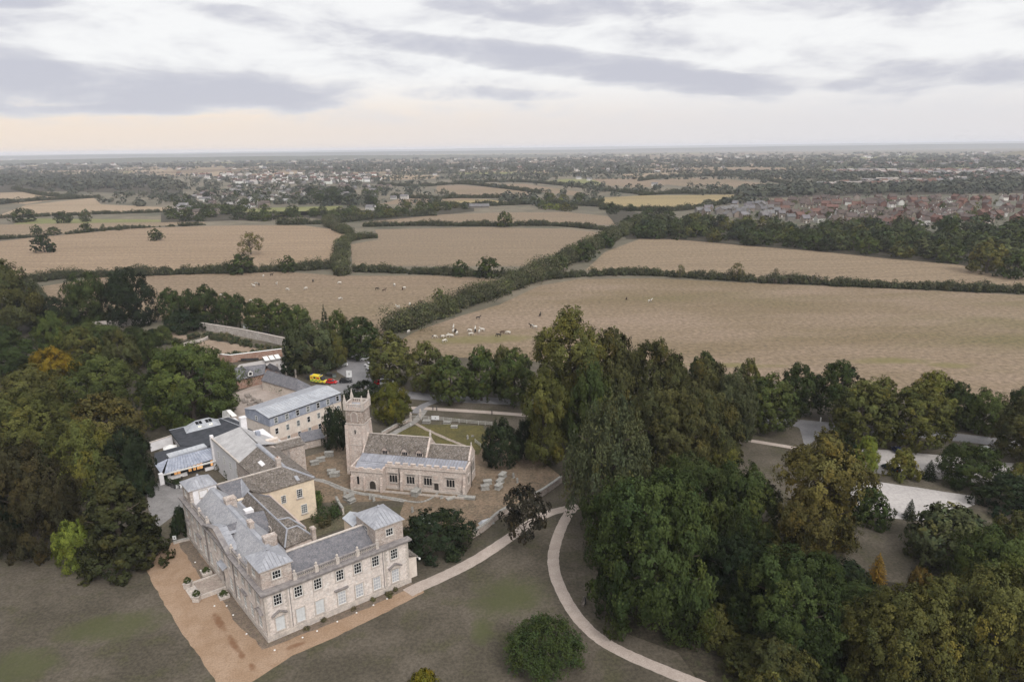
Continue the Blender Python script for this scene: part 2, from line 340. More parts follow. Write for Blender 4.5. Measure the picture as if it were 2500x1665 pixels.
sheet('churchyard_grass', CHY, rough([S('c', -900, 300), S('c', -900, 1000), D(930, 1150), D(925, 1210), D(1085, 1225), D(1290, 1095), D(1180, 1010), D(1090, 990), D(870, 1000)], .3, 4), -.02)
CHG = mat('mossy_churchyard_grass', (.125, .105, .038), (.09, .08, .032), .3, (.075, .085, .025), .9, .5, rough=1., bump=.5, bscale=3, fine=(1.5, .3))
sheet('mossy_churchyard_lawn', CHG, rough([D(885, 1000), D(965, 975), D(1110, 978), D(1125, 1005), D(1100, 1045), D(1000, 1030), D(890, 1010)], .2, 4), -.012)
def dryfield(name, c, c2, ang, sp, c3=(.15, .115, .068), amt=.5):
    return mat(name, c, c2, .5 * sp, c3, .012, amt, rough=1., stretch=(ang, .018, .35), fine=(.45, .3), wave=(ang, .035 * sp, .04))
FA = dryfield('tan_stubble', (.235, .168, .108), (.30, .218, .145), .06, 1.)
FB = dryfield('dry_pasture', (.205, .15, .10), (.245, .18, .122), -.1, 1.2, (.175, .14, .075))
FC = dryfield('dry_grass', (.205, .152, .102), (.24, .18, .12), .12, 1.)
FD = dryfield('stubble_rows', (.215, .16, .105), (.255, .19, .125), -.22, .9, (.19, .155, .08))
lp = [D(x, y) for x, y in ((1470, 865), (2050, 830), (2190, 840), (1690, 840), (2020, 880), (1110, 780))]
FE = mat('grazed_pasture', (.185, .138, .082), (.255, .19, .135), .018, (.15, .125, .058), .012, .85, rough=1., stretch=(-.12, .35, 1), fine=(.5, .3),
         stains=[([(lp[0][0], lp[0][1], 25, 3, -.1), (lp[1][0], lp[1][1], 20, 6, 0), (lp[2][0], lp[2][1], 12, 5, 0), (lp[3][0], lp[3][1], 25, 4, -.1), (lp[4][0], lp[4][1], 9, 3, 0), (lp[5][0], lp[5][1], 32, 10, .1)], (.14, .125, .045), .7, .12)])
FF = dryfield('ripe_field', (.28, .215, .10), (.31, .24, .125), 0, 1.)
FG = mat('green_meadow', (.16, .17, .06), (.21, .20, .08), .02, rough=1., fine=(.3, .2))
FP = dryfield('pale_stubble', (.29, .215, .14), (.33, .25, .17), 0, 1.)
FIELDS = [
 (FA, [(-40, 645), (-40, 560), (60, 548), (330, 524), (560, 518), (700, 519), (790, 531), (802, 545), (772, 562), (770, 607), (640, 618), (420, 628), (240, 632), (60, 644)]),
 (FB, [(60, 665), (150, 650), (240, 636), (420, 632), (640, 624), (780, 634), (1000, 634), (1170, 643), (1150, 672), (1050, 697), (960, 735), (915, 762), (860, 770), (600, 745), (330, 735), (90, 715)]),
 (FC, [(806, 562), (870, 551), (862, 528), (1100, 523), (1300, 526), (1392, 536), (1378, 552), (1310, 588), (1262, 612), (1150, 612), (810, 612)]),
 (FC, [(826, 514), (950, 496), (1150, 489), (1300, 488), (1396, 497), (1424, 518), (1300, 516), (1200, 512), (1000, 516)]),
 (FD, [(1345, 622), (1390, 580), (1480, 546), (1700, 562), (1900, 580), (2100, 600), (2210, 610), (2290, 632), (2400, 644), (2400, 664), (2050, 652), (1740, 641), (1560, 630)]),
 (FE, [(1240, 657), (1330, 642), (1500, 640), (1750, 652), (2100, 666), (2420, 682), (2420, 950), (2200, 940), (1900, 890), (1500, 840), (1200, 830), (935, 815), (915, 785), (960, 760), (1060, 726), (1150, 700)]),
 (FF, [(1360, 456), (1480, 450), (1710, 448), (1690, 463), (1640, 472), (1530, 478), (1390, 478)]),
 (FC, [(1480, 419), (1560, 409), (1640, 409), (1740, 420), (1840, 433), (1700, 432), (1560, 428)]),
 (FB, [(1000, 445), (1005, 428), (1060, 426), (1190, 437), (1235, 447), (1190, 453), (1060, 452)]),
 (FB, [(870, 471), (950, 449), (1060, 454), (1110, 462), (950, 470)]),
 (FB, [(1105, 424), (1200, 423), (1330, 441), (1345, 452), (1270, 446)]),
 (FP, [(-20, 502), (60, 472), (215, 455), (232, 470), (400, 478), (370, 488), (200, 492), (60, 498)]),
 (FP, [(-20, 466), (-20, 437), (50, 433), (168, 453), (60, 470)]),
 (FD, [(-30, 548), (-30, 518), (200, 512), (470, 511), (470, 516), (330, 522), (60, 545)]),
 (FG, [(470, 500), (480, 489), (620, 478), (790, 474), (770, 486), (600, 502)]),
 (FG, [(30, 516), (60, 503), (330, 505), (470, 509)]), (FG, [(650, 512), (780, 508), (780, 514), (700, 517)]),
 (FP, [(336, 401), (345, 393), (520, 393), (560, 398), (500, 405), (380, 406)]), (FP, [(560, 402), (690, 392), (700, 403), (640, 408)]),
 (FP, [(860, 413), (880, 402), (1010, 404), (1000, 411), (900, 415)]), (FP, [(905, 390), (1000, 390), (1000, 394), (910, 394)]),
 (FG, [(1240, 419), (1300, 412), (1400, 414), (1470, 420), (1400, 426), (1280, 424)]), (FB, [(1360, 412), (1480, 410), (1560, 422), (1480, 432), (1400, 428)]),
 (FP, [(1430, 402), (1560, 396), (1720, 394), (1720, 400), (1600, 404), (1440, 408)]), (FP, [(1680, 391), (1690, 387), (1790, 388), (1790, 392)]), (FP, [(1690, 409), (1800, 405), (1810, 411), (1720, 413)]),
 (FG, [(2100, 381), (2220, 379), (2220, 383), (2110, 385)]), (FF, [(1020, 462), (1120, 459), (1180, 466), (1100, 473), (1000, 470)]),
]
for i, (m, q) in enumerate(FIELDS):
    dd = depth(D(*q[0])); sheet('field', m, [D(x, y) for x, y in q], -.018 + .03 * min(1, dd / 800) + i * .004)
# carriage drive, walks and car parks
G1 = D(398, 1262)
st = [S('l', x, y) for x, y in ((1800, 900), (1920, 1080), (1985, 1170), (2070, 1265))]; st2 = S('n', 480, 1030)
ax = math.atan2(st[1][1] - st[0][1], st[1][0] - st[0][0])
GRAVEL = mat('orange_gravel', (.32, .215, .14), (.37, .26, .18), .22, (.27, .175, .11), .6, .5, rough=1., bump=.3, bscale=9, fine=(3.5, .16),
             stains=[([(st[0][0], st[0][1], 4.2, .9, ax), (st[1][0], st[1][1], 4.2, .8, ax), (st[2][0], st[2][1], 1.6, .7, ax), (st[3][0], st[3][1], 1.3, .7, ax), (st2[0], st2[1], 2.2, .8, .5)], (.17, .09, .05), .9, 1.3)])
drv = [S('l', *q) for q in ((1205, 480), (1245, 420), (1320, 310), (1420, 245), (1530, 215), (1640, 260), (1830, 560), (2050, 850), (2200, 1060))] + \
      [S('n', 400, 930), S('n', 1100, 640), S('n', 2000, 240), S('n', 2110, 205), D(972, 1352), D(975, 1362), S('n', 1720, 580), S('n', 1100, 890), S('n', 430, 1178), D(560, 1580), D(505, 1580), S('l', 1660, 1220), S('l', 1480, 970), S('l', 1340, 730), S('l', 1250, 580)]
sheet('gravel_drive', GRAVEL, rough(drv, .07, 1.2), -.012)
SOIL = mat('border_soil', (.16, .125, .10), (.22, .17, .13), .9, (.11, .10, .06), 1.8, .6, rough=1., bump=.6, bscale=4, fine=(3, .3))
PALE = mat('pale_gravel_path', (.42, .35, .305), (.48, .405, .355), .5, (.35, .29, .25), 1.2, .5, rough=1., fine=(4, .12))
ribbon('footpath', PALE, [S('p', *q) for q in ((290, 905), (350, 872), (560, 778), (760, 678), (900, 592), (1040, 497), (1120, 440), (1250, 355), (1370, 303), (1490, 275), (1560, 262))], (3.0, 2.4), -.004, .06, 8)
ribbon('footpath', PALE, [S('p', *q) for q in ((1530, 262), (1478, 330), (1432, 420), (1390, 540), (1372, 650), (1388, 770), (1440, 900), (1520, 1040), (1620, 1160), (1740, 1260), (1900, 1350), (2200, 1480), (2500, 1600))], 2.3, .002, .06, 8)
ASPH = mat('grey_asphalt', (.20, .195, .20), (.25, .24, .245), .15, (.30, .28, .28), .4, .4, rough=.95, fine=(2, .12))
GRV2 = mat('pale_car_park_gravel', (.43, .40, .385), (.50, .465, .445), .12, (.33, .30, .28), .25, .5, rough=1., fine=(1.5, .13), stretch=(-.2, .4, 1))
ribbon('road', ASPH, [D(*q) for q in ((2500, 1046), (2340, 1022), (2180, 1003), (2010, 988), (1860, 975), (1700, 960), (1500, 945), (1210, 925), (1010, 915), (940, 908), (900, 900))], 6.0, .01)
sheet('car_park', ASPH, rough([D(*q) for q in ((775, 855), (772, 838), (800, 826), (842, 826), (868, 850), (890, 878), (945, 905), (930, 918), (870, 905), (800, 915), (755, 890), (770, 876), (800, 870))], .1, 5), .006)
sheet('road_junction', ASPH, [D(*q) for q in ((1812, 968), (1915, 976), (1905, 990), (1880, 1006), (1850, 1030), (1843, 1000), (1838, 985))], .014)
sheet('car_park', GRV2, rough([D(*q) for q in ((1990, 1030), (2080, 1038), (2200, 1050), (2420, 1075), (2420, 1140), (2280, 1112), (2150, 1100), (1990, 1085), (1900, 1070))], .15, 3), .003)
sheet('car_park', GRV2, rough([D(*q) for q in ((1940, 1098), (2040, 1110), (2240, 1140), (2242, 1160), (2160, 1188), (2120, 1196), (2040, 1190), (1960, 1160))], .15, 3), .005)
ribbon('footpath', PALE, [D(*q) for q in ((1655, 1003), (1700, 1009), (1770, 1020), (1835, 1031), (1900, 1045))], 2.0, 0.0)
ribbon('footpath', PALE, [D(*q) for q in ((890, 942), (950, 938), (1010, 941), (1110, 947), (1215, 955), (1300, 965))], 2.4, .018)
ribbon('footpath', ASPH, [D(*q) for q in ((1040, 905), (1000, 922), (970, 935), (955, 950))], 3, .022)
SLABP = mat('grey_slab_path', (.27, .255, .235), (.34, .32, .30), 1., rough=.9, bump=.3, brick=(.9, .7, .02, .12, .6), fine=(3, .15))
ribbon('church_path', SLABP, [S(2, *q) for q in ((1000, 300), (965, 350), (920, 400), (850, 450), (740, 510), (630, 570))], 2.2, .0)
ribbon('church_path', mat('worn_earth_path', (.30, .25, .21), (.36, .30, .25), 1., rough=1., fine=(2, .2)), [S(2, *q) for q in ((910, 440), (1020, 500), (1150, 560), (1290, 620), (1420, 672))], 1.1, .004, .1)
ribbon('church_path', SLABP, [S(2, *q) for q in ((-160, 1010), (0, 1050), (130, 1110), (270, 1150), (480, 1180), (640, 1210), (800, 1240))], 1.3, .0, .12)
COB = mat('cobbled_court', (.21, .20, .195), (.27, .255, .25), .3, (.15, .14, .13), .7, .5, rough=.95, bump=.3, bscale=5, fine=(2.5, .15))
sheet('service_court', COB, rough([S('k', *q) for q in ((120, 1290), (230, 1260), (420, 1340), (700, 1330), (900, 1500), (760, 1700), (560, 1800), (420, 1830), (300, 1720))] , .1, 3), -.008)
sheet('service_court', COB, [S(1, *q) for q in ((40, 480), (130, 470), (300, 500), (330, 640), (240, 660), (120, 750), (60, 640))], -.006)
sheet('stable_yard', mat('yard_gravel', (.36, .30, .26), (.43, .36, .32), .3, (.28, .24, .21), .5, .4, rough=1., fine=(2, .13)), [D(*q) for q in ((520, 985), (535, 905), (600, 880), (680, 880), (720, 905), (600, 965), (560, 1000))], .0)
sheet('garden_terrace', GRV2, [D(*q) for q in ((528, 868), (550, 838), (640, 822), (660, 845), (600, 868))], .002)
TANL = mat('tan_garden_lawn', (.27, .20, .145), (.32, .245, .18), .15, rough=1., fine=(1.5, .2))
sheet('garden_lawn', TANL, [S('g', *q) for q in ((270, 605), (490, 530), (770, 575), (1000, 625), (860, 680), (500, 705), (300, 690))], .0)
sheet('garden_lawn', TANL, [S('g', *q) for q in ((20, 490), (150, 470), (330, 500), (240, 545), (60, 530))], .0)
sheet('courtyard_garden', mat('courtyard_bed', (.09, .085, .05), (.13, .11, .07), .5, rough=1., fine=(2, .3)), [S(4, *q) for q in ((780, 350), (910, 300), (1240, 200), (1290, 380), (880, 520))], .0)
# far ridges that close the plain
def ridge(name, m, pts, deep, z0=-.5):
    mb = MB(); top = []; 
    c = smooth(pts and [(p[0], p[1]) for p in pts], 6); hh = np.interp(np.linspace(0, 1, len(c)), np.linspace(0, 1, len(pts)), [p[2] for p in pts])
    d = np.array(deep)
    rows = []
    for k, s in ((-1.0, 0), (-.5, .55), (0, 1.), (.6, .8), (1.2, .1)):
        rows.append([(p[0] + d[0] * k, p[1] + d[1] * k, z0 + (h - z0) * s * (1 + .04 * math.sin(i * 1.7))) for i, (p, h) in enumerate(zip(c, hh))])
    for a, b in zip(rows, rows[1:]):
        for i in range(len(c) - 1): mb.poly([a[i], a[i+1], b[i+1], b[i]])
    o = mb.build(name, m, smooth=True); o['kind'] = 'structure'; return o
HILL = mat('wooded_hill', (.07, .08, .06), (.10, .10, .075), .012, (.12, .11, .07), .004, .5, rough=1.)
HILLT = mat('hill_pasture', (.10, .10, .06), (.22, .18, .12), .0055, (.05, .06, .04), .008, .6, rough=1.)
ridge('hills', HILL, [(-23000, 15000, 40), (-18000, 18000, 60), (-12000, 20500, 55), (-6000, 21500, 75), (0, 21800, 88), (6000, 21500, 92), (12000, 20500, 98), (18000, 18500, 90), (23500, 15000, 60)], (0, 1500))
ridge('hills', HILL, [(-15000, 9800, 20), (-11000, 11000, 44), (-7000, 11800, 52), (-3000, 12000, 50), (1000, 12300, 40), (4500, 12000, 55), (8000, 11300, 62), (12000, 9800, 40)], (0, 900))
ridge('hills', HILL, [(-6200, 5200, 12), (-4600, 5700, 26), (-3200, 6100, 36), (-1600, 6400, 34), (-300, 6500, 22), (900, 6600, 6)], (-150, 600))
ridge('hills', HILLT, [(2700, 4050, 2), (3100, 4000, 50), (3500, 3850, 74), (4000, 3650, 86), (4600, 3300, 92), (5300, 2900, 70)], (250, 420))

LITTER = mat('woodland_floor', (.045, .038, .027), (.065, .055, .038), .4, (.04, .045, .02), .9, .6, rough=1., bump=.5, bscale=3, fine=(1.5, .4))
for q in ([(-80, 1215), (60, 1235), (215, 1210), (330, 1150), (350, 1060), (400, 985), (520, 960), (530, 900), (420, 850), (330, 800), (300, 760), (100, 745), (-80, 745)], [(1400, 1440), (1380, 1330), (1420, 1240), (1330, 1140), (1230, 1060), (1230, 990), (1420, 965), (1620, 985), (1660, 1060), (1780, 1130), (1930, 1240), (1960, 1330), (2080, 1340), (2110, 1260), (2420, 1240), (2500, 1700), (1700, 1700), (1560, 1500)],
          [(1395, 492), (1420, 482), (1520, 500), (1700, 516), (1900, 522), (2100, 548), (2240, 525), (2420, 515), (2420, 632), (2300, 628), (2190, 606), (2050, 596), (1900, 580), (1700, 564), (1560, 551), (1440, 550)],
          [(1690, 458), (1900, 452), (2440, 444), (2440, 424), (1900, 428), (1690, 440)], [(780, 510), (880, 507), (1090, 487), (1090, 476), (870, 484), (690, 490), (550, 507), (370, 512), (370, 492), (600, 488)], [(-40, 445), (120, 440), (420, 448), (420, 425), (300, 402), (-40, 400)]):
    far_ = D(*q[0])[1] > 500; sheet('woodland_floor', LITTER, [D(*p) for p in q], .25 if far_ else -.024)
# slivers of stubble and pasture across the far plain
for i in range(150):
    x, y = random.uniform(-40, 2400), 354 + 46 * random.random() ** 1.1; w = D(x, y); s_ = random.uniform(.05, .11) * w[1]; t_ = s_ * random.uniform(.25, .5); a = random.uniform(-.25, .25)
    if any(inpoly((x, y), q) for _, q in FIELDS): continue
    c, sn = math.cos(a), math.sin(a); sheet('field', random.choice((FP, FB, FG, FD, FP)), [(w[0] + u * s_ * c - v * t_ * sn + random.uniform(-.1, .1) * s_, w[1] + u * s_ * sn + v * t_ * c) for u, v in ((-1, -1), (1, -1), (1, 1), (-1, 1))], .6 + i * .01)

GK[''] = 1.0
# ------------------------------------------------------------------ windows, doors and other repeated fittings
CACHE = {}
def cached(key, fn):
    if key not in CACHE: CACHE[key] = fn()
    return CACHE[key]
def ring(mb, w, h, t, y0, y1, z0=0):
    mb.box(-w/2, -w/2 + t, y1, y0, z0, z0 + h); mb.box(w/2 - t, w/2, y1, y0, z0, z0 + h)
    mb.box(-w/2 + t, w/2 - t, y1, y0, z0 + h - t, z0 + h); mb.box(-w/2 + t, w/2 - t, y1, y0, z0, z0 + t)
def add(root, name, me, w, ang, parent=None, color=None):
    o = link(name, me, parent or root, w - OFF[root.name] if parent is None else (0, 0, 0), ang if parent is None else 0, color=color); return o
def window(root, w, ang, ww, hh, cols=3, rows=3, glass=GLASS, frame=WPAINT, sur=TRIM, sill=True, bar=.055, name='window'):
    """sash window standing on point w of the wall: part window > glass, surround, sill"""
    def mk():
        f = MB(); ring(f, ww, hh, .1, -.03, -.10)
        for i in range(1, cols): x = -ww/2 + ww * i / cols; f.box(x - bar/2, x + bar/2, -.085, -.03, .1, hh - .1)
        for j in range(1, rows):
            z = hh * j / rows
            for i in range(cols):
                x0 = -ww/2 + ww * i / cols + (bar/2 if i else .1); x1 = -ww/2 + ww * (i+1) / cols - (bar/2 if i < cols - 1 else .1); f.box(x0, x1, -.08, -.032, z - bar/2, z + bar/2)
        return f.mesh('window_frame', frame)
    def mg(): return MB().box(-ww/2 + .02, ww/2 - .02, -.04, .06, .02, hh - .02).mesh('window_glass', glass)
    def ms():
        s = MB(); t = .16; s.box(-ww/2 - t, -ww/2 - .002, -.15, .05, -.02, hh + t); s.box(ww/2 + .002, ww/2 + t, -.15, .05, -.02, hh + t); s.box(-ww/2, ww/2, -.15, .05, hh + .002, hh + t); return s.mesh('window_surround', sur)
    def msl(): return MB().box(-ww/2 - .2, ww/2 + .2, -.24, .05, -.17, -.025).mesh('window_sill', sur)
    k = (ww, hh, cols, rows, frame.name)
    o = add(root, name, cached(('f',) + k, mk), w, ang)
    add(root, 'glass', cached(('g', ww, hh, glass.name), mg), w, 0, o)
    if sur: add(root, 'surround', cached(('s', ww, hh, sur.name), ms), w, 0, o)
    if sill and sur: add(root, 'sill', cached(('sl', ww, sur.name), msl), w, 0, o)
    return o
def sub(mb, name, m, root, smooth=False, color=None):       # a part in its thing's own coordinates
    o = mb.build(name, m, None, smooth=smooth, color=color); o.parent = root; OFF[o.name] = np.zeros(3); return o
def simple(root, name, key, fn, m, w, ang=0, parent=None, color=None):
    me = cached((name,) + key, lambda: fn(MB()).mesh(name, m)); o = add(root, name, me, w, ang, None, color)
    if parent is not None: o.parent = parent; 
    return o
def strips(root, name, m, quad, n, th=.05, gap=.06, parent=None, lift=0):
    """split a planar patch p0-p1 (eave) p3-p2 (ridge) into n separate sheets"""
    p0, p1, p2, p3 = [np.array(p, float) for p in quad]; L = max(np.linalg.norm(p1 - p0), np.linalg.norm(p2 - p3)); g = gap / L / 2
    for i in range(n):
        s, e = i / n + g, (i + 1) / n - g
        q = [p0 + (p1 - p0) * s, p0 + (p1 - p0) * e, p3 + (p2 - p3) * e, p3 + (p2 - p3) * s]
        if np.linalg.norm(q[2] - q[3]) < .03: q = [q[0], q[1], (q[2] + q[3]) / 2]
        MB().slab(q, th).build(name, m, parent or root)
def hip_panels(root, name, m, c, apex, eave4, n):
    """pyramid roof: each side cut into sheets square to its eave"""
    for k in range(4):
        A, B = eave4[k], eave4[(k+1) % 4]; C = apex
        for i in range(n):
            s, e = i / n + .004, (i + 1) / n - .004
            def top(t): return A + (C - A) * (2 * t) if t <= .5 else C + (B - C) * (2 * t - 1)
            q = [A + (B - A) * s, A + (B - A) * e, top(e), top(s)]
            if s < .5 < e: q = [A + (B - A) * s, A + (B - A) * e, top(e), C, top(s)]
            if i == 0: q = [A, A + (B - A) * e, top(e)]
            if i == n - 1: q = [A + (B - A) * s, B, top(s)]
            MB().slab(q, .06).build(name, m, root)
# ------------------------------------------------------------------ the country house
N = P(657, 1566); ea = (P(992.5, 1424) - N)[:2]; eb = (P(466, 1318) - N)[:2]
HF = Frame(N, ea, eb); LA, LB = 27.0, 44.0; ZC = 8.9
house = empty('country_house', HF(0, 0), 'pale stone country house with lead pyramid roofs on its corner pavilions', 'house')
w = MB(HF)
w.box(0, 8.3, 0, LB, -.4, ZC); w.box(8.35, LA, 0, 8.3, -.4, ZC)
w.build('wall', ASHLAR, house)
p = MB(HF)
p.box(-.22, LA + .2, -.22, -.002, -.4, .85); p.box(-.22, -.002, .0, LB, -.4, .85); p.box(-.12, LA + .1, -.12, -.002, .85, 1.12); p.box(-.12, -.002, 0, LB, .85, 1.12)
p.build('plinth', TRIM, house)
cn = MB(HF)
cn.box(-.62, LA + .55, -.62, 0.9, ZC + .25, ZC + .55); cn.box(-.62, .9, .92, LB + .4, ZC + .25, ZC + .55)
cn.box(-.35, LA + .3, -.35, .3, ZC + .005, ZC + .245); cn.box(-.35, .3, .32, LB + .2, ZC + .005, ZC + .245)
cn.build('cornice', CORN, house)
bed_ = rough([HF(-.2, -.2), HF(27, -.2), HF(27.2, -1.7), HF(14, -2.1), HF(1, -1.5), HF(-1.6, -1.2), HF(-2.4, 8), HF(-2.0, 17), HF(-2.9, 27), HF(-2.6, 38), HF(-2.2, 44), HF(-.2, 44)], .12, 1.5)
sheet('flower_bed', SOIL, bed_, -.005)
# corner pavilions
def pavilion(a0, a1, b0, b1, ze, za, m=RUBBLE, white=False):
    mb = MB(HF); mb.box(a0, a1, b0, b1, ZC, ze); mb.build('pavilion_wall', m, house)
    e = .32; ev = [HF(a0 - e, b0 - e, ze - .02), HF(a1 + e, b0 - e, ze - .02), HF(a1 + e, b1 + e, ze - .02), HF(a0 - e, b1 + e, ze - .02)]
    ap = HF((a0 + a1) / 2, (b0 + b1) / 2, za)
    s = MB(); s.hull([q - [0, 0, .16] for q in ev], [q - [0, 0, .07] for q in ev]); s.build('eaves_board', TRIM, house)
    hip_panels(house, 'lead_panel', LEAD, None, ap, ev, 9)
    MB().lathe(ap - [0, 0, .15], [(.22, 0), (.2, .25), (.3, .3), (.12, .5), (.02, .7)], 8).build('finial', LEAD, house)
    window(house, HF((a0 + a1) / 2, b0 - .0, 10.75), HF.ang('-b'), 1.5, 1.5, 3, 2)
    window(house, HF(a0, (b0 + b1) / 2, 10.75), HF.ang('-a'), 1.5, 1.5, 3, 2)
pavilion(.25, 5.4, .95, 6.9, 13.05, 14.75)
pavilion(21.2, 26.8, 1.15, 8.3, 13.2, 15.2)
pavilion(.3, 5.5, 38.6, 43.9, 12.95, 14.6)
MB(HF).box(.9, 5.56, 38.53, 38.585, 9.4, 12.7).build('rendered_patch', WHITER, house)
# windows of the south-east front: open sashes above, blind whitewashed windows below
for a in (2.2, 5.75, 9.2, 13.3, 16.7, 20.2, 24.0):
    window(house, HF(a, 0, 6.35), HF.ang('-b'), 1.45, 2.1)
    window(house, HF(a, 0, 1.45), HF.ang('-b'), 1.5, 2.65, 3, 4 if a > 12 else 1, BLANK if a < 12 else GLASSG, WPAINT if a > 12 else BLANK)
sw = [2.6, 6.3, 9.6, 12.9, 16.4, 19.9, 23.9, 27.4, 30.9, 34.2, 37.6, 41.3]
for i, b in enumerate(sw):
    window(house, HF(0, b, 6.2), HF.ang('-a'), 1.35, 2.2)
    if i != 5: window(house, HF(0, b, 1.5), HF.ang('-a'), 1.4, 2.7, 3, 4, GLASSP)
def pediment(b, wd, z, face, seg=False):
    u = HF.ang(face); pos = HF(b, 0, z) if face == '-b' else HF(0, b, z)
    def fn(mb):
        n = 7 if seg else 3; xs = np.linspace(-wd/2, wd/2, n); zs = [.55 * (1 - (2*x/wd)**2) if seg else .75 * (1 - abs(2*x/wd)) for x in xs]
        for i in range(n - 1):
            lo = [(xs[i], .03, zs[i]), (xs[i+1], .03, zs[i+1]), (xs[i+1], -.55, zs[i+1]), (xs[i], -.55, zs[i])]
            mb.hull(lo, [(q[0], q[1], q[2] + .15) for q in lo])
        return mb
    o = simple(house, 'window_pediment', (wd, seg), fn, CORN, pos, u)
    def fb(mb):
        mb.box(-wd/2 + .1, wd/2 - .1, -.42, .03, -.18, -.03)
        return mb.hull([(-wd/2 + .25, .02, -.03), (wd/2 - .25, .02, -.03), (0, .02, .65)], [(-wd/2 + .25, -.2, -.03), (wd/2 - .25, -.2, -.03), (0, -.2, .65)]) if not seg else mb
    simple(house, 'pediment_bed', (wd, seg), fb, TRIM, pos, u)
def hood(b, face, wd=2.6):
    pos = HF(b, 0, 4.45) if face == '-b' else HF(0, b, 4.5)
    simple(house, 'window_hood', (wd,), lambda mb: mb.box(-wd/2, wd/2, -.5, .03, .1, .28).box(-wd/2 + .2, wd/2 - .2, -.3, .03, -.12, .098), CORN, pos, HF.ang(face))
pediment(2.2, 2.7, 4.5, '-b'); pediment(24.0, 2.7, 4.6, '-b'); hood(13.3, '-b')
pediment(2.6, 2.7, 4.5, '-a', True); pediment(41.3, 2.7, 4.5, '-a', True)
for b in (9.6, 34.2): hood(b, '-a')
for a in (2.2, 24.0):
    for k in range(5): simple(house, 'apron_baluster', (), lambda mb: mb.lathe((0, 0, 0), [(.05, 0), (.1, .18), (.05, .45), (.07, .55)], 6), TRIM, HF(a - .7 + .35 * k, -.28, .35))
# quoins on the corners and on the pavilion breaks
def quoins(a, b, face, flip=1, z0=1.15, z1=8.8):
    k = 0; z = z0
    while z < z1 - .3:
        L = .62 if k % 2 else .38
        simple(house, 'quoin_stone', (L, flip), lambda mb: mb.box(0 if flip > 0 else -L, L if flip > 0 else 0, -.045, .05, .01, .36), TRIM, HF(a, b, z), HF.ang(face)); z += .38; k += 1
quoins(0, 0, '-b'); quoins(0, 0, '-a', -1); quoins(LA, 0, '-b', -1); quoins(4.0, 0, '-b', -1); quoins(22.0, 0, '-b'); quoins(0, 4.4, '-a', 1); quoins(0, LB, '-a', 1)
for a, b, r_ in ((4.3, -.09, .06), (21.7, -.09, .06), (-.12, 14.4, .12), (-.12, 29.4, .12)): MB(HF).bar((a, b, .3), (a, b, ZC), r_).build('drainpipe', CORN, house)
# balustrade of the south-east wing
def balustrade(a0, a1, b, along='a', n=14, piers=4, z=9.45, hh=1.15):
    L = a1 - a0
    rail = MB(HF)
    if along == 'a': rail.box(a0, a1, b, b + .34, z, z + .2); rail.box(a0, a1, b - .02, b + .36, z + hh - .2, z + hh)
    else: rail.box(b, b + .34, a0, a1, z, z + .2); rail.box(b - .02, b + .36, a0, a1, z + hh - .2, z + hh)
    rail.build('balustrade_rail', CORN, house)
    for i in range(piers + 1):
        t = a0 + L * i / piers; q = HF(t, b + .17, z) if along == 'a' else HF(b + .17, t, z)
        pr = simple(house, 'balustrade_pier', (along,), lambda mb: mb.box(-.3, .3, -.24, .24, .0, hh + .12).lathe((0, 0, hh + .12), [(.16, 0), (.22, .12), (.1, .2), (.24, .4), (.2, .55), (.05, .7)], 7), TRIM, q, HF.ang('-b'))
        if i < piers:
            for j in range(n):
                t2 = t + .45 + (L / piers - .9) * j / (n - 1); q2 = HF(t2, b + .17, z + .2) if along == 'a' else HF(b + .17, t2, z + .2)
                simple(house, 'baluster', (), lambda mb: mb.lathe((0, 0, 0), [(.08, 0), (.06, .08), (.11, .28), (.05, .6), (.08, .76)], 6), TRIM, q2)
balustrade(5.6, 21.0, .3, 'a', 10, 4)
balustrade(7.2, 15.4, .2, 'b', 10, 2); balustrade(28.6, 37.9, .2, 'b', 11, 2)
# great pediment of the south-west front
pd = MB(HF); pd.hull([(.35, 15.6, 9.46), (.35, 28.4, 9.46), (.35, 22, 11.6)], [(-.05, 15.6, 9.46), (-.05, 28.4, 9.46), (-.05, 22, 11.6)]); pd.build('pediment', ASHLAR2, house)
pc = MB(HF)
for s in (-1, 1): pc.hull([(.4, 22 + 6.9*s, 9.46), (-.6, 22 + 6.9*s, 9.46), (-.6, 22, 11.75), (.4, 22, 11.75)], [(.4, 22 + 6.9*s, 9.75), (-.6, 22 + 6.9*s, 9.75), (-.6, 22, 12.05), (.4, 22, 12.05)])
pc.build('pediment_cornice', CORN, house)
for s in (-1, 1): strips(house, 'lead_sheet', LEAD, [HF(.42, 22, 11.7), HF(.42, 22 + 6.3*s, 9.6), HF(1.9, 22 + 5.9*s, 9.6), HF(1.9, 22, 11.75)], 5)
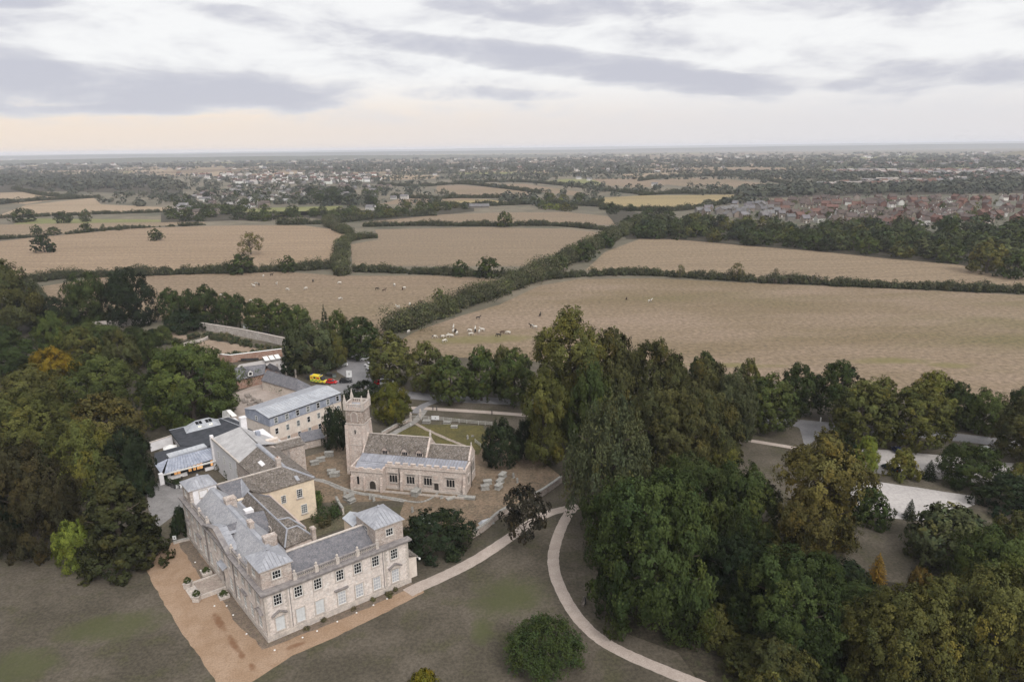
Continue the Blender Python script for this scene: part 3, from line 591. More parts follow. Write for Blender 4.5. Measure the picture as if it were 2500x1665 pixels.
# main slate roof with its broad lead ridge
def roofplane(name, m, pts, root=house, th=.2, fr=HF): return MB(fr).slab(pts, th).build(name, m, root)
Rb0, Rb1 = 6.95, 38.5
roofplane('main_roof', SLATEL, [(1.15, Rb0, 9.35), (1.15, Rb1, 9.35), (4.1, Rb1, 12.0), (4.1, Rb0, 12.0)])
roofplane('main_roof', SLATEL, [(8.25, Rb0, 9.25), (5.3, Rb0, 12.0), (5.3, Rb1, 12.0), (8.25, Rb1, 9.25)])
MB(HF).hull([(4.05, Rb0, 11.9), (4.05, Rb1, 11.9), (5.35, Rb1, 11.9), (5.35, Rb0, 11.9)], [(4.35, Rb0, 12.28), (4.35, Rb1, 12.28), (5.05, Rb1, 12.28), (5.05, Rb0, 12.28)]).build('lead_ridge', LEAD, house)
MB(HF).hull([(1.2, Rb1 - .1, 9.2), (8.2, Rb1 - .1, 9.2), (5.2, Rb1 - .1, 11.95), (4.2, Rb1 - .1, 11.95)], [(1.2, Rb1 + .02, 9.2), (8.2, Rb1 + .02, 9.2), (5.2, Rb1 + .02, 11.95), (4.2, Rb1 + .02, 11.95)]).build('gable_wall', RUBBLE, house)
MB(HF).hull([(1.3, Rb0 + .02, 9.2), (8.1, Rb0 + .02, 9.2), (5.2, Rb0 + .02, 11.95), (4.2, Rb0 + .02, 11.95)], [(1.3, Rb0 + .12, 9.2), (8.1, Rb0 + .12, 9.2), (5.2, Rb0 + .12, 11.95), (4.2, Rb0 + .12, 11.95)]).build('gable_wall', RUBBLE, house)
# cross roof behind the pediment
for s in (-1, 1): roofplane('cross_roof', SLATE, [(1.2, 22 + 4.0*s, 9.45), (1.2, 22, 11.75), (4.0, 22, 11.85)] if s < 0 else [(4.0, 22, 11.85), (1.2, 22, 11.75), (1.2, 22 + 4.0*s, 9.45)])
dm = MB(HF); dm.box(1.6, 2.9, 20.0, 20.9, 9.7, 10.95); dormer = dm.build('dormer', WPAINT, house)
MB(HF).box(1.9, 2.5, 19.96, 20.0, 10.0, 10.75).build('dormer_glass', GLASS, dormer)
roofplane('dormer_roof', LEAD, [(1.45, 19.8, 10.97), (3.0, 19.8, 10.97), (3.0, 21.6, 11.1), (1.45, 21.6, 11.1)], dormer, .08)
# cross roof between the main and the inner range, with the rooflight box
roofplane('cross_roof', SLATE, [(5.6, 24.6, 11.4), (9.9, 24.6, 11.0), (9.2, 19.6, 9.0), (7.2, 19.4, 9.15)])
roofplane('cross_roof', SLATE, [(9.9, 24.66, 11.0), (5.6, 24.66, 11.4), (7.6, 28.4, 9.4), (8.9, 28.4, 9.3)])
MB(HF).box(7.0, 8.6, 26.5, 28.0, 9.2, 10.9).build('rooflight_box', WHITER, house)
# chimney stacks
def chimney(a, b, wa, wb, z0, z1, m=RUBBLE, root=house, fr=HF, pots=2, along='a'):
    mb = MB(fr); mb.box(a - wa/2, a + wa/2, b - wb/2, b + wb/2, z0, z1 - .35); mb.box(a - wa/2 - .1, a + wa/2 + .1, b - wb/2 - .1, b + wb/2 + .1, z1 - .35, z1 - .15); mb.box(a - wa/2, a + wa/2, b - wb/2, b + wb/2, z1 - .15, z1)
    c = mb.build('chimney', m, root)
    for i in range(pots):
        t = ((i + .5) / pots - .5) * .8; q = (a + wa * t, b, z1) if along == 'a' else (a, b + wb * t, z1)
        MB(fr).lathe(q, [(.15, 0), (.13, .3), (.16, .34)], 7).build('chimney_pot', BRICKM, c)
chimney(5.3, 29.6, 2.0, 1.5, 10.6, 13.5, pots=0); chimney(4.9, 17.6, .8, 1.5, 11, 13.6, pots=0, along='b'); chimney(5.6, 10.4, 2.2, 1.1, 10.5, 13.6, pots=0)
# south-east wing roof
roofplane('wing_roof', SLATE, [(5.5, 1.75, 9.35), (21.15, 1.75, 9.35), (21.15, 5.6, 12.05), (6.6, 5.6, 12.05)])
roofplane('wing_roof', SLATE, [(21.15, 8.1, 9.9), (8.5, 8.1, 9.9), (6.6, 5.7, 12.05), (21.15, 5.7, 12.05)])
MB(HF).box(6.5, 21.15, 5.4, 5.9, 12.0, 12.16).build('ridge_capping', TRIM, house)
MB(HF).box(8.4, 21.15, 8.0, 8.34, 8.9, 10.3).build('rear_parapet', ASHLAR2, house)
# inner ranges: stone-tiled roof with lead ridge and two hips
ir = MB(HF); ir.box(9.0, 14.5, 12.3, 35.3, -.3, 8.7); ir.build('inner_range_wall', ASHLAR2, house)
MB(HF).box(8.35, 8.95, 8.4, 35.3, -.3, 6.5).build('light_well_floor', LEAD, house)
MB(HF).box(8.35, 9.6, 20, 35.3, 8.4, 9.1).build('valley_gutter', LEAD, house)
roofplane('inner_roof', STILE, [(8.8, 34.5, 9.1), (10.35, 34.5, 11), (10.35, 14.7, 11), (8.6, 12.0, 9.0), (8.8, 16, 9.0)])
roofplane('inner_roof', STILE, [(10.4, 19.2, 11), (10.4, 34.5, 11), (14.7, 34.5, 8.7), (14.7, 21.0, 8.7), (12.6, 19.2, 10.6)])
roofplane('inner_hip', STILE, [(8.6, 11.9, 9.0), (10.35, 14.65, 11), (12.4, 14.65, 11), (14.2, 12.1, 9.2)])
roofplane('inner_hip', STILE, [(12.45, 14.7, 11), (10.4, 17.6, 10.0), (14.4, 17.0, 8.9), (14.3, 12.1, 9.2)])
roofplane('inner_hip', STILE, [(10.45, 19.2, 10.95), (12.6, 19.2, 10.7), (14.4, 17.1, 8.9), (10.5, 17.6, 9.9)])
ld_ = MB(HF)
for q, r in (((10.4, 34.4, 11.05), (10.4, 14.7, 11.05)), ((10.4, 14.7, 11.05), (8.6, 11.9, 9.08)), ((10.4, 14.7, 11.05), (12.4, 14.7, 11.05)), ((12.4, 14.7, 11.05), (14.25, 12.1, 9.25)), ((10.4, 19.2, 11.05), (12.6, 19.2, 10.75)), ((12.6, 19.2, 10.75), (14.6, 16.9, 8.95))):
    ld_.bar(q, r, .17)
ld_.build('lead_hips', LEAD, house)
chimney(14.2, 12.0, .7, .9, 8.6, 11.3, pots=0)
iw = window(house, HF(9.05, 19.6, 8.6), HF.ang('-a'), .9, 1.1, 2, 2, sill=False)
# rows of large slates on the eaves of the inner range
for i in range(9):
    for j in range(3): 
        a0 = 12.4 + j * .75; b0 = 22.6 + i * 1.3; z = 11 - (a0 - 10.4) * .535; sl_ = .75 * .535
        MB(HF).slab([(a0, b0 + .05, z + .06), (a0 + .73, b0 + .05, z + .08 - sl_), (a0 + .73, b0 + 1.26, z + .08 - sl_), (a0, b0 + 1.26, z + .06)], .06).build('roof_slate', SLATE, house)
MB(HF).box(14.5, 14.95, 17, 35.3, 8.0, 8.75).build('coping', mat('pink_coping', (.46, .36, .31), (.40, .33, .30), 1.2, fine=(3, .15)), house)
# annexes by the east pavilion
MB(HF).box(27.02, 29.2, 1.0, 6.0, -.3, 4.3).build('annex_wall', CREAM, house)
roofplane('annex_roof', STILE, [(29.5, .8, 4.3), (29.5, 6.2, 4.3), (27.02, 6.2, 5.6), (27.02, .8, 5.6)])
MB(HF).box(20.6, 23.6, 8.35, 12.4, -.3, 10.6).build('annex_wall', YELLOW, house)
roofplane('annex_roof', ZINC, [(20.4, 8.35, 10.7), (22.1, 8.35, 11.6), (22.1, 12.6, 11.6), (20.4, 12.6, 10.7)]); roofplane('annex_roof', ZINC, [(22.1, 8.35, 11.6), (23.8, 8.35, 10.7), (23.8, 12.6, 10.7), (22.1, 12.6, 11.6)])
MB(HF).bar((29.2, 1.0, 4.0), (29.6, .5, 4.1), .05).lathe((29.6, .5, 3.6), [(.05, 0), (.2, .1), (.2, .35), (.08, .45)], 8).build('security_camera', WPAINT, house)
# door case and terrace
dc = MB(HF); dc.box(-.45, .02, 18.6, 19.0, .5, 4.4); dc.box(-.45, .02, 20.8, 21.2, .5, 4.4); dc.box(-.6, .02, 18.4, 21.4, 4.4, 4.9); dc.build('door_case', TRIM, house)
MB(HF).slab([(-.9, 18.2, 5.0), (.0, 18.2, 5.45), (.0, 21.6, 5.45), (-.9, 21.6, 5.0)], .2).build('door_hood', LEAD, house)
MB(HF).box(-.1, .03, 19.0, 20.8, .5, 3.6).build('door', WOODD, house)
URN_AT = []
T0 = S('l', 1740, 690); tq = np.linalg.inv(np.array([HF.ea, HF.eb]).T) @ (T0 - N)[:2]
ta, tb = float(tq[0]), float(tq[1])
tr = MB(HF); tr.box(-4.6, -.25, tb + .6, tb + 5.6, -.1, .55); tr.build('terrace', mat('terrace_paving', (.27, .22, .19), (.33, .28, .24), .8, rough=.95, fine=(3, .2)), house)
for i in range(4): MB(HF).box(-4.62 - .42 * (i + 1), -4.62 - .42 * i, tb + 1.2, tb + 5.0, -.1, .44 - .11 * i).build('step', TRIM, house)
for b in (tb + .35, tb + 5.65): MB(HF).box(-4.9, -.25, b - .15, b + .15, -.1, .8).build('terrace_parapet', TRIM, house)
for b in (tb + .35, tb + 5.65):
    q = HF(-5.6, b); u = empty('urn_pedestal', q, 'stone pedestal and clipped box bush at the %s end of the terrace steps' % ('near' if b < tb + 2 else 'far'), 'pedestal', 'pedestals of the entrance steps')
    sub(MB().box(-.6, .6, -.6, .6, -.05, 1.0).box(-.7, .7, -.7, .7, 1.0, 1.15), 'block', TRIM, u)
    URN_AT.append((u, (0, 0, 1.15)))
PLANTERS = [HF(-1.5, tb - 1.6), HF(-1.5, tb + 8.2)]
for i in range(13):
    q = S('n', *[(180, 1100), (582, 918), (790, 825), (1080, 690), (1357, 563), (1600, 453), (1795, 362)][i]) if i < 7 else S('l', *[(1603, 412), (1648, 478), (1762, 770), (1862, 770), (1915, 845), (2025, 1000)][i - 7])
    t = empty('ground_light', q, 'small pale uplighter set in the gravel along the house front', 'light', 'uplighters round the house'); sub(MB().lathe((0, 0, 0), [(.16, -.05), (.16, .08), (.1, .12)], 8), 'housing', WPAINT, t)
# ------------------------------------------------------------------ yellow wing, stone east range, white service wing (one roof line, three builds)
yw = empty('garden_wing', HF(15, 36), 'yellow limewashed wing with a dark stone tiled hipped roof facing the courtyard', 'house')
MB(HF).box(8.5, 25.0, 35.4, 45.4, -.4, 9.2).build('wall', YELLOW, yw)
roofplane('roof', STILE, [(14.6, 35.1, 9.35), (25.2, 35.1, 9.35), (20.4, 41, 11.4), (11.4, 41, 11.45)], yw)
roofplane('roof', SLATE, [(6.2, 41, 11.45), (7.6, 36.2, 9.2), (9.6, 36.2, 9.2), (11.3, 41, 11.4)], yw)
roofplane('roof', LEAD, [(11.42, 41, 11.45), (11.0, 35.2, 11.0), (9.6, 36.1, 9.25), (10.9, 40, 11.0)], yw)
roofplane('roof', STILE, [(14.5, 35.1, 9.3), (11.45, 40.95, 11.4), (11.05, 35.1, 11.0), (12.4, 35.1, 9.9)], yw)
roofplane('roof', SLATE, [(15.5, 45.4, 9.0), (6.3, 45.4, 9.0), (6.3, 41.05, 11.45), (20, 41.05, 11.4)], yw)
MB(HF).box(6.3, 20.2, 40.85, 41.15, 11.4, 11.62).build('ridge_coping', TRIM, yw)
MB(HF).bar((20.6, 41.2, 11.42), (25.1, 35.2, 9.42), .26).build('lead_hip', LEAD, yw)
MB(HF).slab([(21.3, 35.6, 9.72), (22.0, 35.6, 9.72), (22.0, 37.0, 10.28), (21.3, 37.0, 10.28)], .1).build('rooflight', LEAD, yw)
chimney(20.0, 42.0, 1.0, 1.0, 10.4, 13.4, root=yw, pots=1)
window(yw, HF(21.5, 35.4, 5.6), HF.ang('-b'), 1.3, 2.1, 3, 4, sur=None); window(yw, HF(17.9, 35.4, 5.4), HF.ang('-b'), 1.1, 1.9, 3, 4, sur=None); window(yw, HF(22.2, 35.4, 1.5), HF.ang('-b'), 1.4, 2.2, 3, 4, GLASSP, sur=None)
for a, z in ((21.5, 5.5), (22.2, 1.4)): MB(HF).box(a - .85, a + .85, 35.15, 35.42, z - .15, z).build('sill', TRIM, yw)
er = empty('east_range', HF(20, 50), 'stone tiled range with a broad lead ridge behind the yellow wing', 'house')
MB(HF).box(15.6, 25.3, 45.45, 57.0, -.4, 8.8).build('wall', RUBBLE, er)
roofplane('roof', STILE, [(15.3, 45.2, 8.95), (20.9, 41.3, 11.3), (21.3, 57, 11.0), (15.3, 54.4, 8.95)], er)
roofplane('roof', STILE, [(25.5, 35.2, 9.3), (25.6, 57, 9.1), (21.3, 57, 11.0), (20.9, 41.3, 11.3)], er)
MB(HF).hull([(20.5, 41.5, 11.1), (21.5, 41.5, 11.1), (22.0, 58, 10.9), (20.8, 58, 10.9)], [(20.7, 41.5, 11.5), (21.2, 41.5, 11.5), (21.7, 58, 11.2), (21.1, 58, 11.2)]).build('lead_ridge', LEAD, er)
MB(HF).slab([(18.0, 46.8, 10.15), (18.8, 46.8, 10.45), (18.9, 49.6, 10.45), (18.1, 49.6, 10.15)], .12).build('rooflight', WHITER, er)
bx = empty('stone_block', HF(28, 58), 'tall rubble stone block with a sloping stone slate top beside the church', 'building')
MB(HF).box(25.62, 32.4, 57.05, 60.3, -.4, 8.1).build('wall', RUBBLE, bx)
MB(HF).box(22.0, 25.6, 57.05, 60.3, 8.2, 8.9).build('wall', RUBBLE, bx)
roofplane('roof', STILE, [(24.8, 56.8, 8.4), (32.7, 56.8, 8.4), (32.7, 60.6, 8.9), (24.8, 60.6, 8.9)], bx)
MB(HF).box(24.7, 32.8, 60.3, 60.75, 8.5, 9.15).build('coping', TRIM, bx)
ww_ = empty('service_wing', HF(20, 66), 'white rendered service wing with a grey metal sheet roof', 'house')
MB(HF).box(15.75, 28.6, 57.05, 74.2, -.4, 8.1).build('wall', WHITER, ww_)
MB(HF).box(15.7, 15.95, 45.5, 57, -.2, 8.85).build('wall', WHITER, ww_)
MB(HF).box(15.45, 15.75, 45.3, 74.6, 8.5, 9.0).build('eaves_gutter', TRIM, ww_)
strips(ww_, 'roof_sheet', PEWTER, [HF(15.6, 74.3, 8.8), HF(15.6, 54.6, 8.8), HF(21.3, 57.2, 11.0), HF(22.2, 72.4, 10.85)], 9, .1)
strips(ww_, 'ribbed_sheet', PEWTER, [HF(28.6, 61.0, 8.2), HF(29.0, 63.4, 8.05), HF(22.3, 72.4, 10.85), HF(21.6, 57.4, 11.0)], 16, .1, .13)
MB(HF).hull([(15.7, 74.2, 7.9), (29.3, 63.5, 7.9), (22.2, 72.2, 7.9)], [(15.7, 74.2, 8.6), (29.3, 63.5, 7.95), (22.2, 72.2, 10.7)]).build('gable_wall', WHITER, ww_)
MB(HF).box(15.3, 16.1, 74.2, 75.0, -.2, 9.5).build('corner_pier', WHITER, ww_)
MB(HF).box(24.6, 27.6, 61.0, 62.0, 8.6, 10.0).build('brick_upstand', CREAM, ww_)
for i in range(9): MB(HF).box(24.8 + i * .3, 24.95 + i * .3, 60.96, 61.0, 9.5, 9.65).build('vent_brick', BRICKM, ww_)
MB(HF).box(23.9, 24.9, 65.4, 66.4, 9.9, 11.1).build('air_unit', ZINCD, ww_)
chimney(23.6, 73.6, 1.5, 1.1, 7.5, 13.0, WHITER, ww_, pots=0)
for b in (49, 53, 57.5, 62, 66.5, 70.5): window(ww_, HF(15.75 if b > 57 else 15.7, b, 4.4), HF.ang('-a'), 1.1, 2.0, 2, 3, GLASSP, sur=None)
# ------------------------------------------------------------------ three storey hotel block
kq = HF(31.7, 77.4); kd = HF(55.7, 83.95) - kq
KF = Frame(kq, kd[:2]); KL = float(np.linalg.norm(kd)); kb = HF(29.1, 88.6) - kq; KW = float(kb[:2] @ KF.eb)
kt = empty('hotel_block', KF(KL/2, KW/2), 'three storey cream block with zinc clad top floor and shallow pale metal roof', 'building')
MB(KF).box(0, KL, 0, KW, -.4, 6.9).build('wall', CREAM, kt)
MB(KF).box(.03, KL, -.03, -.005, -.4, 2.3).build('brick_base', mat('pinkish_brick_base', (.45, .34, .28), (.50, .39, .33), .6, fine=(4, .15)), kt)
n = 30
for i in range(n): MB(KF).box(KL * i / n + .02, KL * (i + 1) / n - .02, -.16, .1, 6.9, 9.45).build('zinc_panel', ZINCD, kt)
for i in range(16): MB(KF).box(-.16, .1, KW * i / 16 + .12, KW * (i + 1) / 16 - .02, 6.9, 9.45).build('zinc_panel', ZINCD, kt)
MB(KF).hull([(.05, .1, 9.45), (.05, KW, 9.45), (.05, KW/2, 9.5)], [(-.1, .1, 9.46), (-.1, KW, 9.46), (-.1, KW/2, 10.5)]).build('gable', ZINCD, kt)
MB(KF).box(.1, KL, .1, KW, 6.9, 9.4).build('upper_wall', ZINCD, kt)
strips(kt, 'roof_sheet', ZINC, [KF(-.3, -.3, 9.5), KF(KL + .3, -.3, 9.5), KF(KL + .2, KW/2, 10.6), KF(-.3, KW/2, 10.6)], 26, .1)
strips(kt, 'roof_sheet', LEAD, [KF(KL + .3, KW + .3, 9.5), KF(-.3, KW + .3, 9.5), KF(-.3, KW/2 + .05, 10.6), KF(KL + .2, KW/2 + .05, 10.6)], 26, .1)
MB(KF).box(-.35, KL + .35, -.42, -.3, 9.3, 9.5).build('gutter', DARKM, kt)
gl = [GLASS, GLASSP, GLASSP, GLASS, GLASSP, GLASS, GLASSP]
for i in range(7):
    x = 1.9 + i * (KL - 3.2) / 6
    window(kt, KF(x, -.16, 7.25), KF.ang(), 1.15, 1.75, 1, 2, gl[(i + 1) % 7], sur=None)
    window(kt, KF(x, 0, 4.0), KF.ang(), 1.1, 1.8, 1, 2, gl[i], sur=None); window(kt, KF(x, -.03, .5), KF.ang(), 1.1, 1.9, 1, 2, gl[(i + 3) % 7], sur=None)
window(kt, KF(-.16, 6, 7.3), KF.ang('-a'), 1.0, 1.4, 1, 2, GLASSP, sur=None)
# ------------------------------------------------------------------ black roofed garden buildings with zinc lanterns
ba = empty('flat_roofed_hall', HF(19, 95), 'flat black roofed hall with a pyramid shaped zinc rooflight', 'building')
MB(HF).box(12.6, 30, 86, 100.8, -.3, 3.0).build('wall', WHITER, ba)
roofplane('roof', BLACKR, [(12.0, 101, 3.5), (11.3, 87.6, 3.5), (15.7, 83, 3.5), (29, 83, 3.5), (30.6, 89, 3.5), (28.2, 101.2, 3.5)], ba, .5)
for q, r in (((12.0, 101.1), (28.2, 101.3)), ((28.3, 101), (30.5, 90)), ((26.2, 101.2), (28.6, 90.5))): MB(HF).bar((*q, 3.55), (*r, 3.55), .12).build('roof_edge', ZINC, ba)
lq = [(15.0, 95.6), (24.6, 96.2), (24.4, 102.6 - .6), (17.0, 101.6)]; e3 = [(18.9, 100.2, 5.0), (22.6, 100.4, 5.0)]
lt = MB(HF); lt.poly([(15.0, 95.6, 3.52), (24.6, 96.2, 3.52), e3[1], e3[0]]); lt.poly([(24.6, 96.2, 3.52), (25.4, 100.9, 3.52), e3[1]]); lt.poly([(15.0, 95.6, 3.52), e3[0], (15.8, 100.9, 3.52)]); lt.poly([(15.8, 100.9, 3.52), e3[0], e3[1], (25.4, 100.9, 3.52)])
lo = lt.build('lantern', ZINC, ba)
for a in (18.6, 19.5, 21.3, 22.2): MB(HF).slab([(a, 98.3, 4.47), (a + .75, 98.3, 4.47), (a + .75, 99.6, 4.85), (a, 99.6, 4.85)], .12).build('skylight', GLASS, lo)
for a in (18.9, 21.9):
    for k in (0, .45): MB(HF).lathe((a + k, 97.1, 4.0), [(.1, 0), (.12, .1), (.05, .2)], 8).build('spot_lamp', LAMPM, lo)
for i in range(7): MB(HF).bar((26.6 + .32 * i, 100.6, 3.6), (27.6 + .3 * i, 103.2, 5.0), .07).build('canopy_rib', WPAINT, ba)
MB(HF).slab([(28.6, 103.2, 5.0), (29.7, 103, 5.0), (30.6, 100.3, 3.6), (29.2, 100.3, 3.6)], .1).build('canopy', WPAINT, ba)
cafe = empty('garden_room', HF(10, 79), 'low garden room with a seamed zinc roof and warm lit windows', 'building')
MB(HF).box(4.7, 17.4, 76.0, 86, -.3, 2.6).build('wall', DARKM, cafe)
roofplane('flat_roof', BLACKR, [(4.7, 87.2, 3.4), (2.6, 79, 3.4), (16.8, 81, 3.4), (16.6, 88.2, 3.4)], cafe, .5)
strips(cafe, 'zinc_panel', ZINCD, [HF(3.4, 73.6, 2.75), HF(17.2, 75.2, 2.75), HF(15.8, 79.9, 4.0), HF(6.1, 79.7, 4.0)], 17, .08, .06)
MB(HF).slab([(2.8, 74, 2.75), (6.0, 79.7, 4.0), (2.8, 79.2, 3.45)], .1).build('hip', ZINCD, cafe)
MB(HF).slab([(17.3, 75.2, 2.75), (17.8, 80.6, 3.45), (15.9, 79.9, 4.0)], .1).build('hip', ZINCD, cafe)
sk = MB(HF).hull([(6.3, 79.4, 3.9), (15.9, 80.4, 3.9), (15.6, 82.6, 3.9), (6.2, 81.7, 3.9)], [(6.3, 79.4, 4.35), (15.9, 80.4, 4.35), (15.7, 82.4, 4.7), (6.2, 81.5, 4.7)]).build('lantern', ZINC, cafe)
for i in range(8): a = 6.7 + i * 1.13; MB(HF).slab([(a, 79.8 + i*.1, 4.47), (a + .85, 79.9 + i*.1, 4.47), (a + .83, 81.2 + i*.1, 4.72), (a, 81.1 + i*.1, 4.72)], .06).build('skylight', GLASSG, sk)
MB(HF).box(3.3, 17.4, 73.7, 73.95, 2.35, 2.72).build('fascia', WPAINT, cafe)
for a, wd in ((6.9, 1.7), (9.9, .9), (11.0, .8), (12.3, 1.6), (15.6, 1.5)):
    window(cafe, HF(a, 75.98, .5), HF.ang('-b'), wd, 1.8, 2, 1, LIT, WOODD, None, False, .06)
MB(HF).box(4.4, 5.2, 75.2, 76.2, -.3, 2.9).build('white_pillar', WHITER, cafe)
MB(HF).box(2.2, 3.2, 73.6, 74.6, -.3, 2.9).build('white_pillar', WHITER, cafe)
MB(HF).box(5.2, 9.0, 75.3, 75.6, -.3, .9).build('terrace_wall', WHITER, cafe)
MB(HF).box(13.2, 17.6, 74.9, 75.3, -.3, .8).build('terrace_wall', WHITER, cafe)
MB(HF).slab([(17.2, 72.6, 1.9), (20.0, 73.0, 1.9), (20.0, 75.0, 2.0), (17.2, 74.8, 2.0)], .1).build('porch_roof', LEAD, cafe)
gw = empty('white_garden_wall', HF(8, 99), 'white rendered garden wall at the edge of the dark wood', 'wall'); MB(HF).hull([(5.9, 97.2, -.2), (12, 98.8, -.2), (12, 99.2, -.2), (5.9, 97.6, -.2)], [(5.9, 97.2, 2.6), (12, 98.8, 2.6), (12, 99.2, 2.6), (5.9, 97.6, 2.6)]).build('body', WHITER, gw)
MB(HF).hull([(5.8, 97.1, 2.6), (12.1, 98.7, 2.6), (12.1, 99.3, 2.6), (5.8, 97.7, 2.6)], [(5.8, 97.1, 2.72), (12.1, 98.7, 2.72), (12.1, 99.3, 2.72), (5.8, 97.7, 2.72)]).build('coping', TRIM, gw)
pu = empty('parasol', HF(9.6, 92), 'white canvas parasol in the little yard beside the black roof', 'parasol'); sub(MB().lathe((0, 0, 2.0), [(2.0, 0), (1.0, .45), (.05, .8)], 6), 'canopy', WPAINT, pu); sub(MB().lathe((0, 0, 0), [(.05, 0), (.05, 2.7)], 6), 'pole', DARKM, pu)
sh = empty('slate_shed', S('f', 1470, 1240), 'small slate roofed shed against the churchyard wall', 'shed')
sh0 = Frame(S('f', 1350, 1300), (S('f', 1600, 1245) - S('f', 1350, 1300))[:2])
MB(sh0).box(0, 5.5, 0, 3.6, -.2, 2.2).build('wall', RUBBLE, sh); MB(sh0).slab([(-.3, -.3, 2.3), (5.8, -.3, 2.3), (5.8, 3.8, 3.6), (-.3, 3.8, 3.6)], .12).build('roof', SLATE, sh)
# ------------------------------------------------------------------ stable ranges
def gable_px(name, label, cat, r1, r2, e1, e2, zr, ze, wm, rm, wall_in=.35, hip=None, doors=0):
    R1, R2, E1, E2 = r1, r2, e1, e2; f1 = 2 * R1 - E1; f2 = 2 * R2 - E2; f1[2] = f2[2] = ze
    o = empty(name, (R1 + R2) / 2 * [1, 1, 0], label, cat); mb = MB()
    def inn(e, r): return e + (r - e) * .12
    q = [inn(E1, R1), inn(E2, R2), inn(f2, R2), inn(f1, R1)]
    mb.hull([(p[0], p[1], -.3) for p in q], [(p[0], p[1], ze) for p in q])
    if hip is None: mb.hull([(*q[0][:2], ze), (*R1[:2], zr - .2), (*q[3][:2], ze)], [(*(q[0] + (q[1]-q[0])*.01)[:2], ze), (*(R1 + (R2-R1)*.01)[:2], zr - .2), (*(q[3]+(q[2]-q[3])*.01)[:2], ze)])
    mb.build('wall', wm, o)
    h2 = R2 if hip is None else R2 - (R2 - R1) / np.linalg.norm(R2 - R1) * hip
    MB().slab([E1, E2, h2, R1], .15).build('roof', rm, o); MB().slab([f2, f1, R1, h2], .15).build('roof', rm, o)
    if hip: MB().slab([E2, f2, h2], .15).build('roof_hip', rm, o)
    MB().bar(R1 + [0, 0, .02], h2 + [0, 0, .02], .12).build('ridge_tiles', rm, o)
    return o, q
st1, q1 = gable_px('stable_range', 'brick stable range with slate roof, dormer and ivy facing the picnic yard', 'building', S(6, 330, 560, 6.2), S(6, 700, 515, 6.2), S(6, 370, 700, 3.6), S(6, 690, 625, 3.6), 6.2, 3.6, BRICKM, SLATE)
st2, q2 = gable_px('stable_range', 'long slate roofed stable range with a hipped end by the ambulance', 'building', S(6, 715, 582, 6.2), S(6, 1165, 715, 6.2), S(6, 645, 700, 3.4), S(6, 1065, 822, 3.4), 6.2, 3.4, CREAM, SLATE, hip=4.5)
st3, q3 = gable_px('stable_outhouse', 'small slate roofed outhouse behind the stable with the dormer', 'building', S(6, 745, 505, 5.6), S(6, 840, 550, 5.6), S(6, 700, 545, 3.4), S(6, 800, 600, 3.4), 5.6, 3.4, BRICKM, SLATE)
dq = S(6, 525, 640, 4.4); dF = Frame(dq, (S(6, 690, 625) - S(6, 370, 700))[:2])
dmr = MB(dF).box(-.8, .8, -.1, 2.2, -.3, 1.1).hull([(-.8, -.1, 1.1), (.8, -.1, 1.1), (.8, 2.2, 1.1), (-.8, 2.2, 1.1)], [(-.02, -.1, 1.9), (.02, -.1, 1.9), (.02, 2.2, 1.9), (-.02, 2.2, 1.9)]).build('dormer', WPAINT, st1)
MB(dF).box(-.5, .5, -.14, -.1, .0, 1.0).build('dormer_glass', GLASS, dmr)
for i in (0, 1): MB(dF).slab([(0, -.25, 2.0), (-1.05 if i else 1.05, -.25, 1.05), (-1.05 if i else 1.05, 2.3, 1.05), (0, 2.3, 2.0)], .1).build('dormer_roof', SLATE, dmr)
for i, (x, y) in enumerate(((840, 600), (940, 635), (1050, 668))):
    q = S(6, x, y, 0); t = empty('stone_post', q, 'pale gate post with ball finial behind the long stable, number %s from the tree' % ('one', 'two', 'three')[i], 'post', 'ball topped posts'); sub(MB().box(-.25, .25, -.25, .25, -.1, 2.8).lathe((0, 0, 2.8), [(.15, 0), (.3, .25), (.15, .55), (.02, .6)], 8), 'shaft', TRIM, t)
# ------------------------------------------------------------------ parish church
ca = R(-11.5); c0 = P(*[850 + 1940 * .14862, 1080 + 870 * .14862]); CF = Frame((c0[0], c0[1] + .3, 0), (math.cos(ca), math.sin(ca)))
ch = empty('parish_church', CF(-14, 6), 'medieval stone church with battlemented aisle, pinnacled west tower and stone tiled roofs', 'church')
PINKS = mat('pinkish_rubble', (.47, .385, .34), (.55, .475, .43), .45, (.64, .585, .54), 1.6, .6, bump=.45, bscale=5, brick=(.55, .26, .015, .08, .82), fine=(3, .22), stains=None)
def ringwall(mb, c0_, c1, d0, d1, z0, z1): mb.box(c0_, c1, d0, d1, z0, z1)
m = MB(CF); m.box(-20.2, 0, 0, 4.4, -.4, 5.85); m.box(-28.0, -11.1, 4.45, 12, -.4, 6.9); m.box(-11.05, -.35, 4.9, 10.3, -.4, 6.7); m.box(-28.4, -20.25, -2.0, 4.4, -.4, 5.0); m.build('wall', PINKS, ch)
